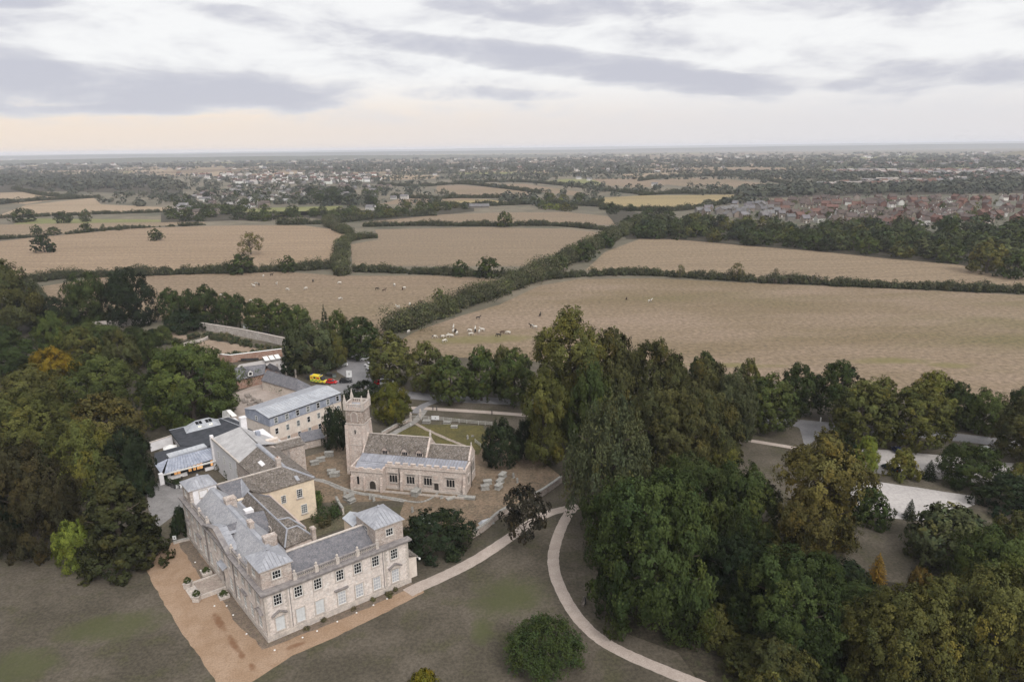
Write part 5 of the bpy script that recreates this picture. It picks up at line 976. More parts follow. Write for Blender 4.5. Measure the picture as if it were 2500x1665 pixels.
# --- park trees one by one: kind, base x, base y, top y, width (2354 px print), leaf colour, label
T = [
 ('oak', 20, 775, 612, 165, BR, 'huge olive brown tree cut by the frame edge above the horses field'), ('oak', 208, 752, 630, 104, DG, 'dark tree left of the darkest tree, against the stubble field'),
 ('oak', 302, 752, 622, 122, BD, 'darkest tall tree standing against the tan field beyond the garden wall'), ('lime', 127, 745, 684, 62, BD, 'small dark tree between the huge brown tree and the dark pair'),
 ('lime', 398, 740, 664, 54, DG, 'first lime of the avenue row beside the walled garden'), ('lime', 440, 742, 668, 42, DG, 'slim second lime of the avenue row beside the walled garden'), ('lime', 479, 748, 659, 60, DG, 'tallest of the avenue limes above the garden wall'),
 ('lime', 524, 748, 675, 46, DG, 'fourth lime of the avenue row above the garden wall'), ('lime', 553, 752, 678, 44, DG, 'dark lime touching the fourth avenue lime'), ('lime', 598, 764, 689, 60, MG, 'lime with a bare trunk beside the white notice board'), ('lime', 645, 768, 691, 58, MG, 'sixth avenue lime right of the notice board'),
 ('oak', 688, 775, 703, 66, MG, 'loose green tree closing the avenue row'), ('cone', 752, 808, 703, 40, BD, 'dark pointed conifer behind the grey cedar'), ('lime', 782, 812, 716, 52, MG, 'green lime right of the pointed conifer'), ('lime', 832, 824, 732, 82, DG, 'dark broad lime at the top of the car park'),
 ('lime', 898, 885, 766, 100, OG, 'bushy lime over the row of parked cars'), ('lime', 980, 900, 789, 80, OG, 'yellowish lime right of the lime over the parked cars'), ('lime', 1036, 925, 821, 86, MG, 'nearest lime on the road left of the gap'), ('lime', 1107, 920, 800, 74, MG, 'lime with visible trunk on the road verge'), ('lime', 1158, 905, 799, 54, OG, 'small lime peeping between two road limes'), ('lime', 1185, 928, 807, 84, MG, 'broad lime on the road next to the tallest tree'),
 ('oak', 722, 862, 742, 132, GG, 'big grey green cedar between the stables and the avenue'), ('column', 678, 862, 757, 60, BD, 'dark column tree left of the grey cedar'), ('oak', 772, 850, 770, 62, OG, 'yellow edged tree at the corner of the car park'),
 ('tall', 1308, 1010, 718, 158, OG, 'tallest tree of all with a yellow green stepped crown'), ('tall', 1252, 1080, 850, 100, OG, 'lower leaning tree under the left side of the tallest tree', ), ('oak', 1402, 1000, 774, 150, BR, 'brown green chestnut right of the tallest tree'), ('oak', 1355, 1060, 850, 130, DG, 'dark tree in the cleft under the tallest tree'),
 ('oak', 1500, 990, 796, 150, BR, 'round brownish tree against the pasture'), ('lime', 1548, 965, 820, 60, MG, 'green tree on the right flank of the round brownish tree'), ('oak', 1612, 1000, 836, 145, BR, 'rust topped tree against the pasture edge'), ('oak', 1682, 1020, 862, 110, GG, 'half bare grey tree right of the rust topped tree'),
 ('lime', 1615, 900, 810, 60, DG, 'far dark green lime on the pasture edge behind the rust topped tree'), ('lime', 1716, 935, 828, 54, OG, 'orange tipped lime on the pasture edge'), ('lime', 1768, 990, 864, 106, MG, 'egg shaped lime left of the road junction'), ('lime', 1830, 955, 840, 80, DG, 'dark lime beyond the road junction'), ('lime', 1920, 962, 834, 98, DG, 'dark green lime with pointed top against the pasture'),
 ('lime', 1976, 1022, 878, 126, OG, 'knobbly lime right of the road junction'), ('lime', 2020, 985, 870, 70, OG, 'lime half hidden behind the knobbly lime'), ('lime', 2102, 1028, 888, 126, OG, 'twin of the knobbly lime beside the car park'), ('lime', 2135, 980, 858, 96, YG, 'yellow topped lime behind the car park limes'), ('lime', 2190, 985, 882, 76, DG, 'dark lime right of the yellow topped one'),
 ('oak', 2256, 1000, 898, 104, MG, 'low broad tree on the far side of the road at right'), ('lime', 2348, 1060, 918, 120, BR, 'orange tinted tree cut by the right edge of the frame'), ('oak', 2344, 960, 895, 60, DG, 'small dark tree above the orange tinted edge tree'),
 ('weep', 1398, 1225, 912, 190, GG, 'tall weeping beech with pale hanging twigs'), ('oak', 1530, 1140, 893, 215, BR, 'broad brownish beech with a domed top'), ('weep', 1690, 1000, 880, 70, GG, 'grey weeping tree at the edge of the road trees'), ('oak', 1630, 1090, 915, 150, BR, 'dull brown tree behind the broad weeping beech'),
 ('oak', 1660, 1100, 1012, 92, YG, 'low yellow green tree by the pale path'), ('oak', 1500, 1470, 1105, 300, DG, 'very large dark beech filling the wood edge by the curved path'), ('oak', 1425, 1290, 1110, 170, DG, 'dark low tree between the weeping beech and the path junction'), ('oak', 1580, 1300, 1060, 220, DG, 'dark beech behind the very large one'), ('oak', 1690, 1290, 1075, 190, DG, 'blue green dark tree left of the golden chestnut'),
 ('tall', 1872, 1300, 1003, 170, (.135, .112, .038), 'tall golden brown chestnut with drooping limbs'), ('tall', 1842, 1330, 1130, 120, (.125, .104, .036), 'lower golden limb mass in front of the tall golden chestnut'), ('oak', 1800, 1540, 1285, 270, DG, 'dark feathery tree at the bottom of the wood'), ('oak', 1690, 1440, 1250, 180, BD, 'darkest tree between the very large beech and the bottom tree'),
 ('oak', 2060, 1640, 1370, 270, OG, 'ragged olive tree at the bottom right'), ('oak', 2270, 1640, 1330, 260, OG, 'ragged brown twigged tree in the bottom right corner'), ('oak', 2280, 1420, 1225, 200, MG, 'round green tree at the right above the corner'), ('oak', 2330, 1330, 1190, 130, BR, 'reddish brown tree at the right edge'),
 ('shrub', 2180, 1320, 1175, 215, GG, 'wide grey green willow thicket below the pale car park'), ('shrub', 2320, 1195, 1105, 165, BD, 'blackish shrub at the right end of the pale car park'), ('oak', 2226, 1122, 1026, 146, DG, 'rounded dark tree between the two pale car parks'), ('shrub', 2074, 1108, 1040, 80, YG, 'yellow green bush hiding the dark parked car'), ('cone', 2135, 1100, 1058, 40, BD, 'little dark conifer between the yellow bush and the rounded dark tree'),
 ('oak', 1985, 1090, 1010, 66, LG, 'bright yellow green tree on the near edge of the pale car park'), ('yew', 1942, 1090, 1012, 62, BD, 'dark round yew left of the bright yellow green tree'), ('shrub', 1996, 1215, 1130, 108, DG, 'layered dark shrub at the left end of the pale car park'), ('cone', 2090, 1192, 1148, 34, BD, 'small lone conifer on the edge of the pale gravel'), ('shrub', 2345, 1112, 1068, 62, OG, 'green bush at the right edge of the pale car park'),
 ('cone', 2014, 1335, 1272, 48, (.25, .155, .03), 'small flame orange sapling in the shade'), ('open', 2105, 1395, 1308, 60, (.16, .10, .03), 'rusty orange sapling below the flame orange one'), ('shrub', 1945, 1400, 1300, 150, BD, 'dark undergrowth thicket beside the orange sapling'), ('oak', 1980, 1480, 1380, 150, DG, 'dark tree in front of the orange sapling'), ('oak', 1905, 1260, 1160, 120, BR, 'brown shadowy tree right of the golden chestnut'),
 ('shrub', 1745, 1275, 1205, 36, (.17, .05, .025), 'red leaved bush glowing among the dark trees'), ('shrub', 1770, 1640, 1530, 140, (.15, .15, .045), 'yellow green bush cut by the bottom edge'), ('weep', 1253, 1555, 1432, 168, DG, 'low weeping dark bush alone on the lawn'), ('shrub', 975, 1605, 1545, 76, (.17, .15, .02), 'yellow bush at the bottom of the lawn'), ('yew', 1006, 1302, 1180, 186, BD, 'clipped dark yew beside the east pavilion'),
 ('open', 1206, 1250, 1124, 116, PU, 'purple leaved tree with a bare pale trunk by the path'), ('yew', 1152, 1085, 972, 100, BD, 'dark round yew at the east end of the church'), ('yew', 774, 1042, 938, 66, BD, 'dark yew squeezed between the hotel block and the tower'), ('oak', 903, 978, 886, 92, (.105, .11, .022), 'bright yellow green round tree behind the tower'), ('yew', 838, 930, 880, 100, BD, 'dark bush between the tower and the car park'), ('yew', 1210, 1060, 965, 60, BD, 'dark holly behind the churchyard yew'),
 ('oak', 445, 985, 795, 205, MG, 'huge green tree overhanging the picnic yard'), ('oak', 520, 905, 830, 60, MG, 'side crown of the green tree beside the stables'), ('oak', 375, 960, 850, 90, DG, 'dark shoulder tree left of the huge green tree'), ('oak', 240, 950, 818, 155, MG, 'rounded mid green tree left of the huge green tree'), ('oak', 130, 905, 806, 108, (.24, .165, .02), 'orange yellow autumn tree in the left wood'),
 ('lime', 198, 860, 756, 80, OG, 'yellow green pointed tree above the orange autumn tree'), ('oak', 130, 830, 725, 85, MG, 'green tree above and left of the pointed one'), ('oak', 30, 860, 772, 130, DG, 'dark tree at the left edge above the wood'), ('oak', 285, 880, 765, 90, BR, 'brown tree behind the rounded mid green tree'), ('oak', 345, 845, 765, 70, DG, 'dark tree by the garden lawn'), ('oak', 85, 965, 850, 170, OG, 'broad olive tree under the orange autumn tree'),
 ('oak', 85, 1090, 910, 200, OG, 'broad pale green tree low in the left wood'), ('oak', 250, 1050, 918, 172, (.115, .098, .036), 'ochre topped tree in the left wood'), ('oak', 122, 1060, 962, 100, YG, 'sharp yellow green tree between the pale green and the ochre tree'), ('oak', 215, 1150, 980, 140, (.115, .122, .035), 'light yellow green tree rising over the cypress'), ('oak', 90, 1290, 1030, 200, (.046, .040, .021), 'very dark brown tree over the left lawn'), ('oak', 20, 1120, 1000, 110, BR, 'brown tree on the left edge of the wood'),
 ('oak', 310, 1140, 990, 110, BD, 'blackish tree beside the white garden wall'), ('column', 288, 1325, 1058, 178, (.048, .050, .021), 'tall dark cypress at the corner of the gravel drive'), ('oak', 182, 1315, 1200, 92, LG, 'bright lime green maple in front of the dark wood'), ('shrub', 418, 1235, 1172, 50, BD, 'dark shrub against the north end of the house'), ('oak', 20, 1260, 1110, 120, BD, 'black tree at the left edge over the lawn'), ('shrub', 340, 1255, 1190, 60, BD, 'dark bush at the narrow passage'),
 ('shrub', 330, 1150, 1075, 60, BD, 'dark bush behind the cypress'), ('shrub', 420, 770, 715, 90, BD, 'dark shrubs inside the corner of the walled garden'), ('shrub', 470, 760, 728, 50, BD, 'dark bush on the garden wall end'),
]
for t in T:
    kind, bx, by, ty, wd, c, lab = t; kind = 'big' if kind == 'oak' and wd > 175 else kind; nm = {'lime': 'lime_tree', 'cone': 'conifer', 'yew': 'yew', 'shrub': 'shrub', 'weep': 'weeping_beech', 'column': 'cypress'}.get(kind, 'tree')
    tree(V3(kind), bx, by, ty, wd, c, lab, nm, 'shrub' if kind == 'shrub' else 'tree')
# under-storey filling the wood floors
def where(x, y, poly):
    xs = [p[0] for p in poly]; ys = [p[1] for p in poly]; u = (x - min(xs)) / (max(xs) - min(xs)); v = (y - min(ys)) / (max(ys) - min(ys))
    return ', ' + ('far left', 'left of centre', 'centre', 'right of centre', 'far right')[min(4, int(max(0, u) * 5))] + (', back' if v < .36 else ', middle' if v < .68 else ', front')
def shade(c): return 'olive' if c[0] > c[1] * .93 else 'darkest' if sum(c) < .12 else 'dark green' if sum(c) < .16 else 'grey green' if c[2] > c[1] * .5 else 'mid green'
def thicket(poly, n, hs, rs, cols, name, label, cat, group, kinds, mind=3.0, k=1.0):
    xs = [p[0] for p in poly]; ys = [p[1] for p in poly]; got = []; tries = 0
    while len(got) < n and tries < n * 40:
        tries += 1; x, y = random.uniform(min(xs), max(xs)), random.uniform(min(ys), max(ys))
        if not inpoly((x, y), poly): continue
        w = D(x, y)
        if any((w[0]-q[0])**2 + (w[1]-q[1])**2 < mind * mind for q in got): continue
        got.append(w); cc_ = random.choice(cols); plant(random.choice(kinds), w, random.uniform(*hs), random.uniform(*rs), cc_, name, shade(cc_) + ' ' + label + where(x, y, poly), cat, group, True, k)
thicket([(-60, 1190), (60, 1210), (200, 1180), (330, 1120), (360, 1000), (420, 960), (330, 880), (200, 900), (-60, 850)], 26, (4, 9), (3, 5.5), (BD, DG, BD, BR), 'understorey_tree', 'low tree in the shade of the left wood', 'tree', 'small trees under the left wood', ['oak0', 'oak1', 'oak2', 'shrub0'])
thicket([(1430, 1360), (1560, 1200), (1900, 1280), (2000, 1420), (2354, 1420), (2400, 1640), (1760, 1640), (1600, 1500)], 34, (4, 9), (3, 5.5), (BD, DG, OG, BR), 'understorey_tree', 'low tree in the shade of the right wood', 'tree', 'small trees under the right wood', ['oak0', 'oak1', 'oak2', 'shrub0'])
thicket([(1300, 1010), (1480, 1000), (1640, 1000), (1680, 1060), (1500, 1080), (1330, 1090)], 9, (5, 10), (3, 5), (BD, DG, BR), 'understorey_tree', 'low tree under the weeping beech', 'tree', 'small trees under the beeches', ['oak0', 'oak1'])
thicket([(0, 705), (80, 705), (330, 760), (470, 775), (400, 800), (300, 830), (0, 800)], 22, (4, 8), (3.5, 6), (BD, DG, MG, GG), 'understorey_tree', 'bushy tree beside the walled garden', 'tree', 'bushy trees by the walled garden', ['oak0', 'oak1', 'oak2', 'shrub1'], 5)
# --- hedges of the fields
def hedge(name, pts, wd, hh, cols, label, cat='hedge', leaf=.8, dens=1.0, gap=0.0, zvar=.42, group=None):
    c = smooth([D(*p) for p in pts], 6); seg = [np.linalg.norm(b - a) for a, b in zip(c, c[1:])]; L = sum(seg); g = np.random.default_rng(int(L * 10) % 9999)
    n = max(8, int(L * wd * .55 * dens / max(1, hh * .22))); cum = np.concatenate([[0], np.cumsum(seg)]); s = g.uniform(0, L, n)
    if gap: s = s[np.sin(s * .06 + 1) + g.normal(0, .4, n) > -1 + gap * 1.4]; n = len(s)
    ix = np.clip(np.searchsorted(cum, s) - 1, 0, len(seg) - 1); f_ = (s - cum[ix]) / np.array(seg)[ix]
    A = np.array(c)[ix]; B = np.array(c)[ix + 1]; d = unit(B - A); side = np.stack([-d[:, 1], d[:, 0]], 1); base = A + (B - A) * f_[:, None] + side * g.normal(0, wd * .25, n)[:, None]
    hv = hh * np.clip(1 + .3 * np.sin(s * .11) + g.normal(0, zvar, n), .4, 2.2); rad = np.clip(hv * g.uniform(.32, .55, n), .5, wd * .6)
    cen = np.column_stack([base, np.maximum(hv - rad, rad * .4)]); cen2 = np.column_stack([base + g.normal(0, wd * .12, (n, 2)), hv * .35]); cen = np.concatenate([cen, cen2]); rad = np.concatenate([rad, np.maximum(rad, hv * .4)]); n2 = len(cen)
    per = max(14, int(46 * (rad.mean() / leaf) ** 2 * .45)); per = min(per, 90); k = np.repeat(np.arange(n2), per); dd = unit(g.normal(size=(len(k), 3)) + [0, 0, .2]); pos = cen[k] + dd * (rad[k] * g.uniform(.6, 1.08, len(k)))[:, None]; pos[:, 2] = np.maximum(pos[:, 2], .1)
    V, F_ = leafquads(pos, unit(dd + [0, 0, .3] + g.normal(0, .5, (len(k), 3))), leaf, g, .75); ci = np.array(cols)[g.integers(0, len(cols), n2)]
    tn = ci[k] * (1 + g.normal(0, .15, n2))[k][:, None] * (1 + g.normal(0, .14, len(k)))[:, None]
    o0 = np.array([*c[len(c)//2], 0]); V = V - o0
    root = empty(name, o0, label, cat, group); o = link('foliage', fastmesh('foliage', V, F_, LEAF, np.clip(tn, .004, 1)), root); o.color = (1, 1, 1, 1); return root
HG = [(.050, .058, .030), (.062, .068, .034), (.045, .05, .03), (.08, .078, .045)]; HGY = HG + [(.10, .105, .045), (.11, .10, .06), (.075, .085, .035)]
hedge('hedgerow', [(58, 652), (150, 640), (240, 636), (330, 634), (420, 630), (520, 628), (640, 624), (770, 617)], 5, 4.2, HG, 'overgrown hedgerow between the tan stubble and the horses field', leaf=.75)
hedge('hedgerow', [(60, 655), (75, 670), (95, 690)], 5, 4.0, HG, 'short hedgerow end beside the huge brown tree', leaf=.7)
hedge('hedgerow', [(786, 634), (784, 600), (786, 572), (796, 556), (830, 549), (866, 547)], 7.5, 4.0, HGY, 'thick dog legged hedgerow between the stubble and the central field', leaf=.8)
hedge('hedgerow', [(800, 538), (775, 528), (756, 515), (770, 498)], 9, 5.0, HGY, 'pale green willow hedge at the far corner of the stubble', leaf=.95)
hedge('hedgerow', [(812, 624), (900, 627), (1000, 631), (1100, 635), (1230, 638)], 5, 3.4, HG, 'long low hedgerow with two oaks in the middle of the fields', leaf=.75)
hedge('hedgerow', [(905, 765), (940, 752), (990, 730), (1050, 706), (1110, 688), (1160, 668), (1205, 652), (1240, 640)], 11, 5.6, HGY, 'deep diagonal hedgerow running from the avenue into the fields', leaf=.75, dens=.8, zvar=.5)
hedge('hedgerow', [(1225, 640), (1275, 618), (1310, 600), (1350, 580), (1385, 562), (1420, 545), (1450, 528)], 10, 6.0, HGY, 'far half of the diagonal hedgerow joining the long wood', leaf=.9, dens=.8, zvar=.5)
hedge('hedgerow', [(1230, 645), (1330, 636), (1420, 632), (1520, 634), (1620, 641), (1736, 648)], 5, 3.2, HG, 'trimmed hedgerow above the big pasture', leaf=.75)
hedge('hedgerow', [(1745, 650), (1840, 652), (1900, 655)], 5, 3.4, HG + [(.12, .10, .08)], 'greyish hedgerow stretch above the big pasture', leaf=.75)
hedge('hedgerow', [(1905, 657), (2000, 660), (2100, 664), (2200, 668), (2354, 674), (2480, 680)], 5, 3.2, HG, 'hedgerow running out of the frame above the big pasture', leaf=.75)
hedge('hedgerow', [(836, 522), (900, 520), (960, 519), (1060, 520), (1150, 520), (1230, 519), (1300, 521), (1360, 527), (1416, 532)], 5, 3.6, HG, 'hedgerow with one tall oak beyond the central field', leaf=.9)
hedge('hedgerow', [(-30, 552), (60, 547), (160, 539), (240, 530), (340, 524), (470, 518)], 4, 2.6, HG, 'thin hedgerow along the top of the tan stubble', leaf=.9, gap=.3)
hedge('hedgerow', [(-30, 503), (60, 500), (200, 494), (300, 491), (400, 488)], 4, 3, HG, 'dark hedge line under the pale stubble', leaf=1.1)
for i, (pts, lab) in enumerate([([(640, 517), (760, 514), (900, 500), (1000, 496)], 'hedge line beyond the village meadow'), ([(900, 455), (1000, 458), (1060, 456), (1190, 456)], 'hedge line between two brown fields'), ([(870, 425), (960, 430), (1060, 424), (1190, 438), (1240, 446)], 'curving hedge line on the far fields'), ([(1060, 420), (1190, 419), (1300, 428), (1400, 440), (1480, 448)], 'hedge line above the round fields'), ([(1380, 482), (1540, 486), (1660, 470), (1700, 460)], 'hedge line below the ripe field'), ([(0, 470), (90, 462), (230, 455)], 'hedge line across the pale stubble'), ([(1470, 450), (1560, 446), (1700, 446)], 'hedge line above the ripe field'), ([(1470, 417), (1560, 407), (1700, 407), (1780, 419), (1850, 432)], 'hedge line around the far tan field'), ([(30, 436), (100, 450), (170, 455)], 'hedge line at the left edge fields'), ([(1000, 475), (1120, 474), (1240, 470), (1390, 476)], 'hedge line behind the row of cottages')]):
    hedge('hedgerow', pts, 6, 4.5, HG, lab, leaf=1.5, dens=.7)
# single trees in and along the fields
for bx, by, ty, wd, c, kd, lab in [(103, 580, 541, 54, BD, 'mid1', 'dark round oak alone on the left of the stubble'), (359, 553, 527, 36, DG, 'mid0', 'small dark oak alone in the stubble'), (577, 585, 537, 62, (.13, .115, .04), 'sparse0', 'half bare yellow oak in the stubble'), (556, 628, 586, 72, DG, 'mid1', 'large round bush tree on the stubble hedge'), (663, 626, 589, 44, DG, 'mid0', 'smaller oak on the stubble hedge'), (1058, 636, 600, 42, DG, 'mid0', 'left of two oaks in the long low hedgerow'), (1120, 638, 594, 62, DG, 'mid1', 'right and larger of two oaks in the long low hedgerow'),
   (1160, 522, 489, 44, MG, 'mid1', 'tall oak standing in the hedgerow beyond the central field'), (1283, 620, 588, 50, DG, 'mid0', 'oak in the bend of the diagonal hedgerow'), (1340, 600, 556, 66, DG, 'mid1', 'big oak where the diagonal hedgerow climbs'), (1390, 570, 536, 56, DG, 'mid0', 'oak near the top of the diagonal hedgerow'), (1012, 712, 666, 44, (.13, .125, .045), 'mid2', 'yellow tree rising out of the diagonal hedgerow'), (1563, 640, 610, 22, (.14, .13, .06), 'sparse0', 'thin pale tree on the pasture hedge'), (1695, 646, 606, 40, (.15, .13, .055), 'sparse0', 'pale yellow tree on the pasture hedge'), (1782, 650, 618, 18, (.13, .11, .07), 'sparse0', 'slim grey sapling on the pasture hedge'),
   (85, 540, 518, 28, DG, 'mid0', 'bushy tree on the thin hedgerow'), (124, 540, 523, 36, DG, 'mid1', 'low tree on the thin hedgerow'), (200, 534, 514, 30, DG, 'mid1', 'round tree on the thin hedgerow'), (238, 532, 516, 12, GG, 'mid2', 'slim tree on the thin hedgerow'), (275, 530, 517, 18, GG, 'mid0', 'greyish tree on the thin hedgerow'), (55, 511, 481, 58, DG, 'mid1', 'round tree below the pale stubble'), (147, 513, 487, 44, DG, 'mid0', 'second round tree below the pale stubble'), (198, 510, 483, 28, GG, 'mid2', 'slim tree beside the second round tree')]:
    tree(kd, bx, by, ty, wd, c, lab, 'field_tree')
# --- woods and tree belts seen one crown at a time
def belt(poly, n, hs, rs, cols, label, group, mind=6, kinds=('mid0', 'mid1', 'mid2', 'mid3'), name='woodland_tree', k=1.0): thicket(poly, n, hs, rs, cols, name, label, 'tree', group, list(kinds), mind, k)
WC = (DG, MG, DG, OG, (.06, .075, .035), (.10, .11, .05), (.045, .055, .028))
belt([(1395, 490), (1420, 480), (1520, 500), (1700, 522), (1900, 538), (2100, 560), (2200, 580), (2190, 606), (2050, 595), (1900, 579), (1700, 562), (1560, 550), (1450, 548)], 118, (9, 14), (6.5, 10), WC, 'tree of the long wood below the estate', 'trees of the long wood', 7)
belt([(1900, 535), (2000, 520), (2100, 540), (2240, 525), (2400, 515), (2420, 620), (2300, 612), (2190, 600), (2050, 585), (1920, 570)], 76, (10, 16), (7.5, 12), WC + ((.10, .115, .055), (.085, .10, .05)), 'big tree of the broad wood at right', 'trees of the right end of the long wood', 8)
tree('mid1', 2268, 628, 558, 92, (.15, .14, .045), 'yellowish crown at the field corner of the long wood', 'field_tree'); tree('mid3', 2330, 640, 585, 70, DG, 'dark bushy tree at the lower end of the long wood', 'field_tree')
belt([(790, 508), (880, 505), (1000, 490), (1080, 485), (1090, 478), (960, 478), (870, 486), (780, 492)], 26, (8, 13), (6, 9), (DG, MG, GG, OG), 'tree of the belt behind the central fields', 'trees of the belt behind the central fields', 9)
belt([(620, 512), (790, 508), (790, 492), (700, 490), (560, 505)], 14, (8, 12), (6, 10), (GG, MG, DG), 'willow like tree below the village', 'willows below the village', 9)
belt([(370, 512), (500, 512), (620, 508), (600, 492), (480, 486), (380, 492)], 16, (9, 14), (6, 9), (DG, MG), 'tree on the near edge of the village', 'trees below the village', 9)
belt([(1190, 476), (1290, 486), (1390, 484), (1385, 466), (1330, 452), (1200, 462)], 24, (7, 11), (6, 9), (GG, MG, OG, LG), 'willow between the round fields', 'willows between the round fields', 10)
belt([(690, 470), (860, 478), (870, 455), (780, 442), (700, 450)], 24, (10, 16), (8, 12), (BD, DG, DG), 'tall tree on the right edge of the village', 'dark trees at the edge of the village', 11)
# ------------------------------------------------------------------ village and estate houses
HP = {}
def house_proto(k, wd, dp, ev, rg, gable_front=False, detail=True):
    w_ = MB().box(-wd/2, wd/2, -dp/2, dp/2, -.3, ev).hull([(-wd/2, -dp/2, ev), (-wd/2, dp/2, ev), (-wd/2, 0, rg - .1)], [(-wd/2 + .2, -dp/2, ev), (-wd/2 + .2, dp/2, ev), (-wd/2 + .2, 0, rg - .1)]).hull([(wd/2, -dp/2, ev), (wd/2, dp/2, ev), (wd/2, 0, rg - .1)], [(wd/2 - .2, -dp/2, ev), (wd/2 - .2, dp/2, ev), (wd/2 - .2, 0, rg - .1)])
    r_ = MB().slab([(-wd/2 - .4, -dp/2 - .5, ev - .1), (wd/2 + .4, -dp/2 - .5, ev - .1), (wd/2 + .4, 0, rg), (-wd/2 - .4, 0, rg)], .25).slab([(wd/2 + .4, dp/2 + .5, ev - .1), (-wd/2 - .4, dp/2 + .5, ev - .1), (-wd/2 - .4, 0, rg), (wd/2 + .4, 0, rg)], .25)
    if gable_front:
        x = wd * .24; e2 = rg - .9
        w_.hull([(x - 2, -dp/2 - 1.5, -.3), (x + 2, -dp/2 - 1.5, -.3), (x + 2, 0, -.3), (x - 2, 0, -.3)], [(x - 2, -dp/2 - 1.5, ev), (x + 2, -dp/2 - 1.5, ev), (x + 2, 0, ev), (x - 2, 0, ev)]).hull([(x - 2, -dp/2 - 1.5, ev), (x + 2, -dp/2 - 1.5, ev), (x, -dp/2 - 1.5, e2)], [(x - 2, -dp/2 - 1.3, ev), (x + 2, -dp/2 - 1.3, ev), (x, -dp/2 - 1.3, e2)])
        for s in (-1, 1): r_.slab([(x, -dp/2 - 1.8, e2 + .12), (x + s * 2.4, -dp/2 - 1.8, ev - .1), (x + s * 2.4, 0, ev - .1), (x, 0, e2 + .12)], .2)
    c_ = MB().box(wd/2 - 1.1, wd/2 - .4, -.5, .5, rg - .8, rg + 1.0); win = MB().box(-.65, .65, -.04, .06, 0, 1.2); dr = MB().box(-.5, .5, -.05, .06, 0, 2.1)
    HP[k] = (w_.mesh('wall', HW), r_.mesh('roof', HRF), c_.mesh('chimney', HW), win.mesh('house_window', GLASS), dr.mesh('house_door', WPAINT), wd, dp, ev, rg)
house_proto(0, 8.5, 7.5, 4.9, 7.9); house_proto(1, 10.5, 8, 4.9, 8.3, True); house_proto(2, 13, 7.5, 4.9, 7.7); house_proto(3, 7, 8.5, 5, 8.4); house_proto(4, 9.5, 7, 2.7, 5.6); house_proto(5, 9, 8, 5, 8.2, True)
def put_house(k, w, ang, wc, rc, label, cat, group, detail, name):
    o = empty(name, (w[0], w[1], 0), label, cat, group, ang); wm, rm, cm, wn, dm, wd, dp, ev, rg = HP[k]
    link('wall', wm, o, color=wc); link('roof', rm, o, color=rc)
    if detail:
        link('chimney', cm, o, color=wc)
        for x in ((-wd*.3, wd*.05, wd*.3) if wd > 9 else (-wd*.27, wd*.25)):
            for z in (.9, 3.2):
                if z > ev - 1.2: continue
                if HP is not None and k in (1, 5) and x > 0: link('window', wn, o, (x, -dp/2 - 1.5, z)); continue
                link('window', wn, o, (x, -dp/2, z))
        link('door', dm, o, (-wd * .06, -dp/2, 0))
HOUSES = []
sheet('estate_ground', mat('gardens_and_lanes', (.075, .08, .045), (.12, .105, .085), .06, (.16, .15, .145), .09, .5, rough=1., fine=(.4, .3)), [D(*q) for q in ((1580, 492), (1680, 470), (1760, 462), (2000, 450), (2440, 448), (2440, 520), (2240, 522), (2100, 545), (1950, 535), (1900, 520), (1760, 512))], .05)
def estate(poly, n, walls, roofs, kinds, label, group, mind, detail_y, ang0, name='house', cat='house'):
    xs = [p[0] for p in poly]; ys = [p[1] for p in poly]; cnt = 0; tries = 0
    while cnt < n and tries < n * 60:
        tries += 1; x, y = random.uniform(min(xs), max(xs)), random.uniform(min(ys), max(ys))
        if not inpoly((x, y), poly): continue
        w = D(x, y)
        if any((w[0]-q[0])**2 + (w[1]-q[1])**2 < mind * mind for q in HOUSES): continue
        HOUSES.append(w); cnt += 1; a = ang0 + .5 * math.sin(w[0] * .012) + .4 * math.cos(w[1] * .009) + random.choice((0, 0, 0, math.pi/2, math.pi)); i = random.randrange(len(walls))
        put_house(random.choice(kinds), w, a, mixrgb(walls[i], 1, .1), mixrgb(roofs[i], 1, .12), label[i] + where(x, y, poly), cat, group[i], y > detail_y, name)
RB, CR, WH, GS = (.20, .11, .088), (.27, .225, .19), (.60, .58, .56), (.21, .195, .18); RBR, RGY, RRD = (.095, .074, .066), (.165, .16, .165), (.14, .078, .062)
LW = ['red brick house with a brown tiled roof in the estate', 'buff house with a brown tiled roof in the estate', 'white rendered house in the red roofed estate', 'red brick house with a red tiled roof in the estate']; GWp = ['brick houses of the estate', 'buff houses of the estate', 'white houses of the estate', 'red houses of the estate']
estate([(1750, 470), (1850, 462), (2000, 456), (2200, 458), (2420, 455), (2420, 508), (2240, 515), (2110, 520), (2080, 540), (1950, 530), (1900, 515), (1800, 500)], 180, [RB, RB, CR, CR, WH, RB], [RBR, RBR, RBR, RBR, RBR, RRD], [0, 1, 2, 3, 5, 0], [LW[0], LW[0], LW[1], LW[1], LW[2], LW[3]], [GWp[0], GWp[0], GWp[1], GWp[1], GWp[2], GWp[3]], 11.5, 440, .15)
estate([(1590, 488), (1680, 476), (1760, 470), (1800, 500), (1900, 515), (1760, 508), (1640, 500)], 30, [GS, GS, CR], [(.13, .125, .13), (.16, .15, .15), RGY], [0, 3, 5, 1], ['grey slated house at the left end of the estate', 'grey slated house at the left end of the estate', 'buff house among the grey slated ones'], ['grey slated houses', 'grey slated houses', 'buff houses among the slated ones'], 13, 440, -.1)
estate([(400, 497), (470, 500), (600, 480), (700, 462), (860, 452), (900, 430), (760, 424), (560, 424), (420, 450)], 100, [WH, GS, GS, CR, WH], [RGY, (.24, .23, .23), RGY, RBR, RBR], [0, 2, 4, 4, 1, 2], ['white bungalow or house in the distant village', 'grey house in the distant village', 'grey house in the distant village', 'buff house in the distant village', 'white house with a brown roof in the distant village'], ['white houses of the village', 'grey houses of the village', 'grey houses of the village', 'buff houses of the village', 'white brown roofed houses of the village'], 15, 470, .5)
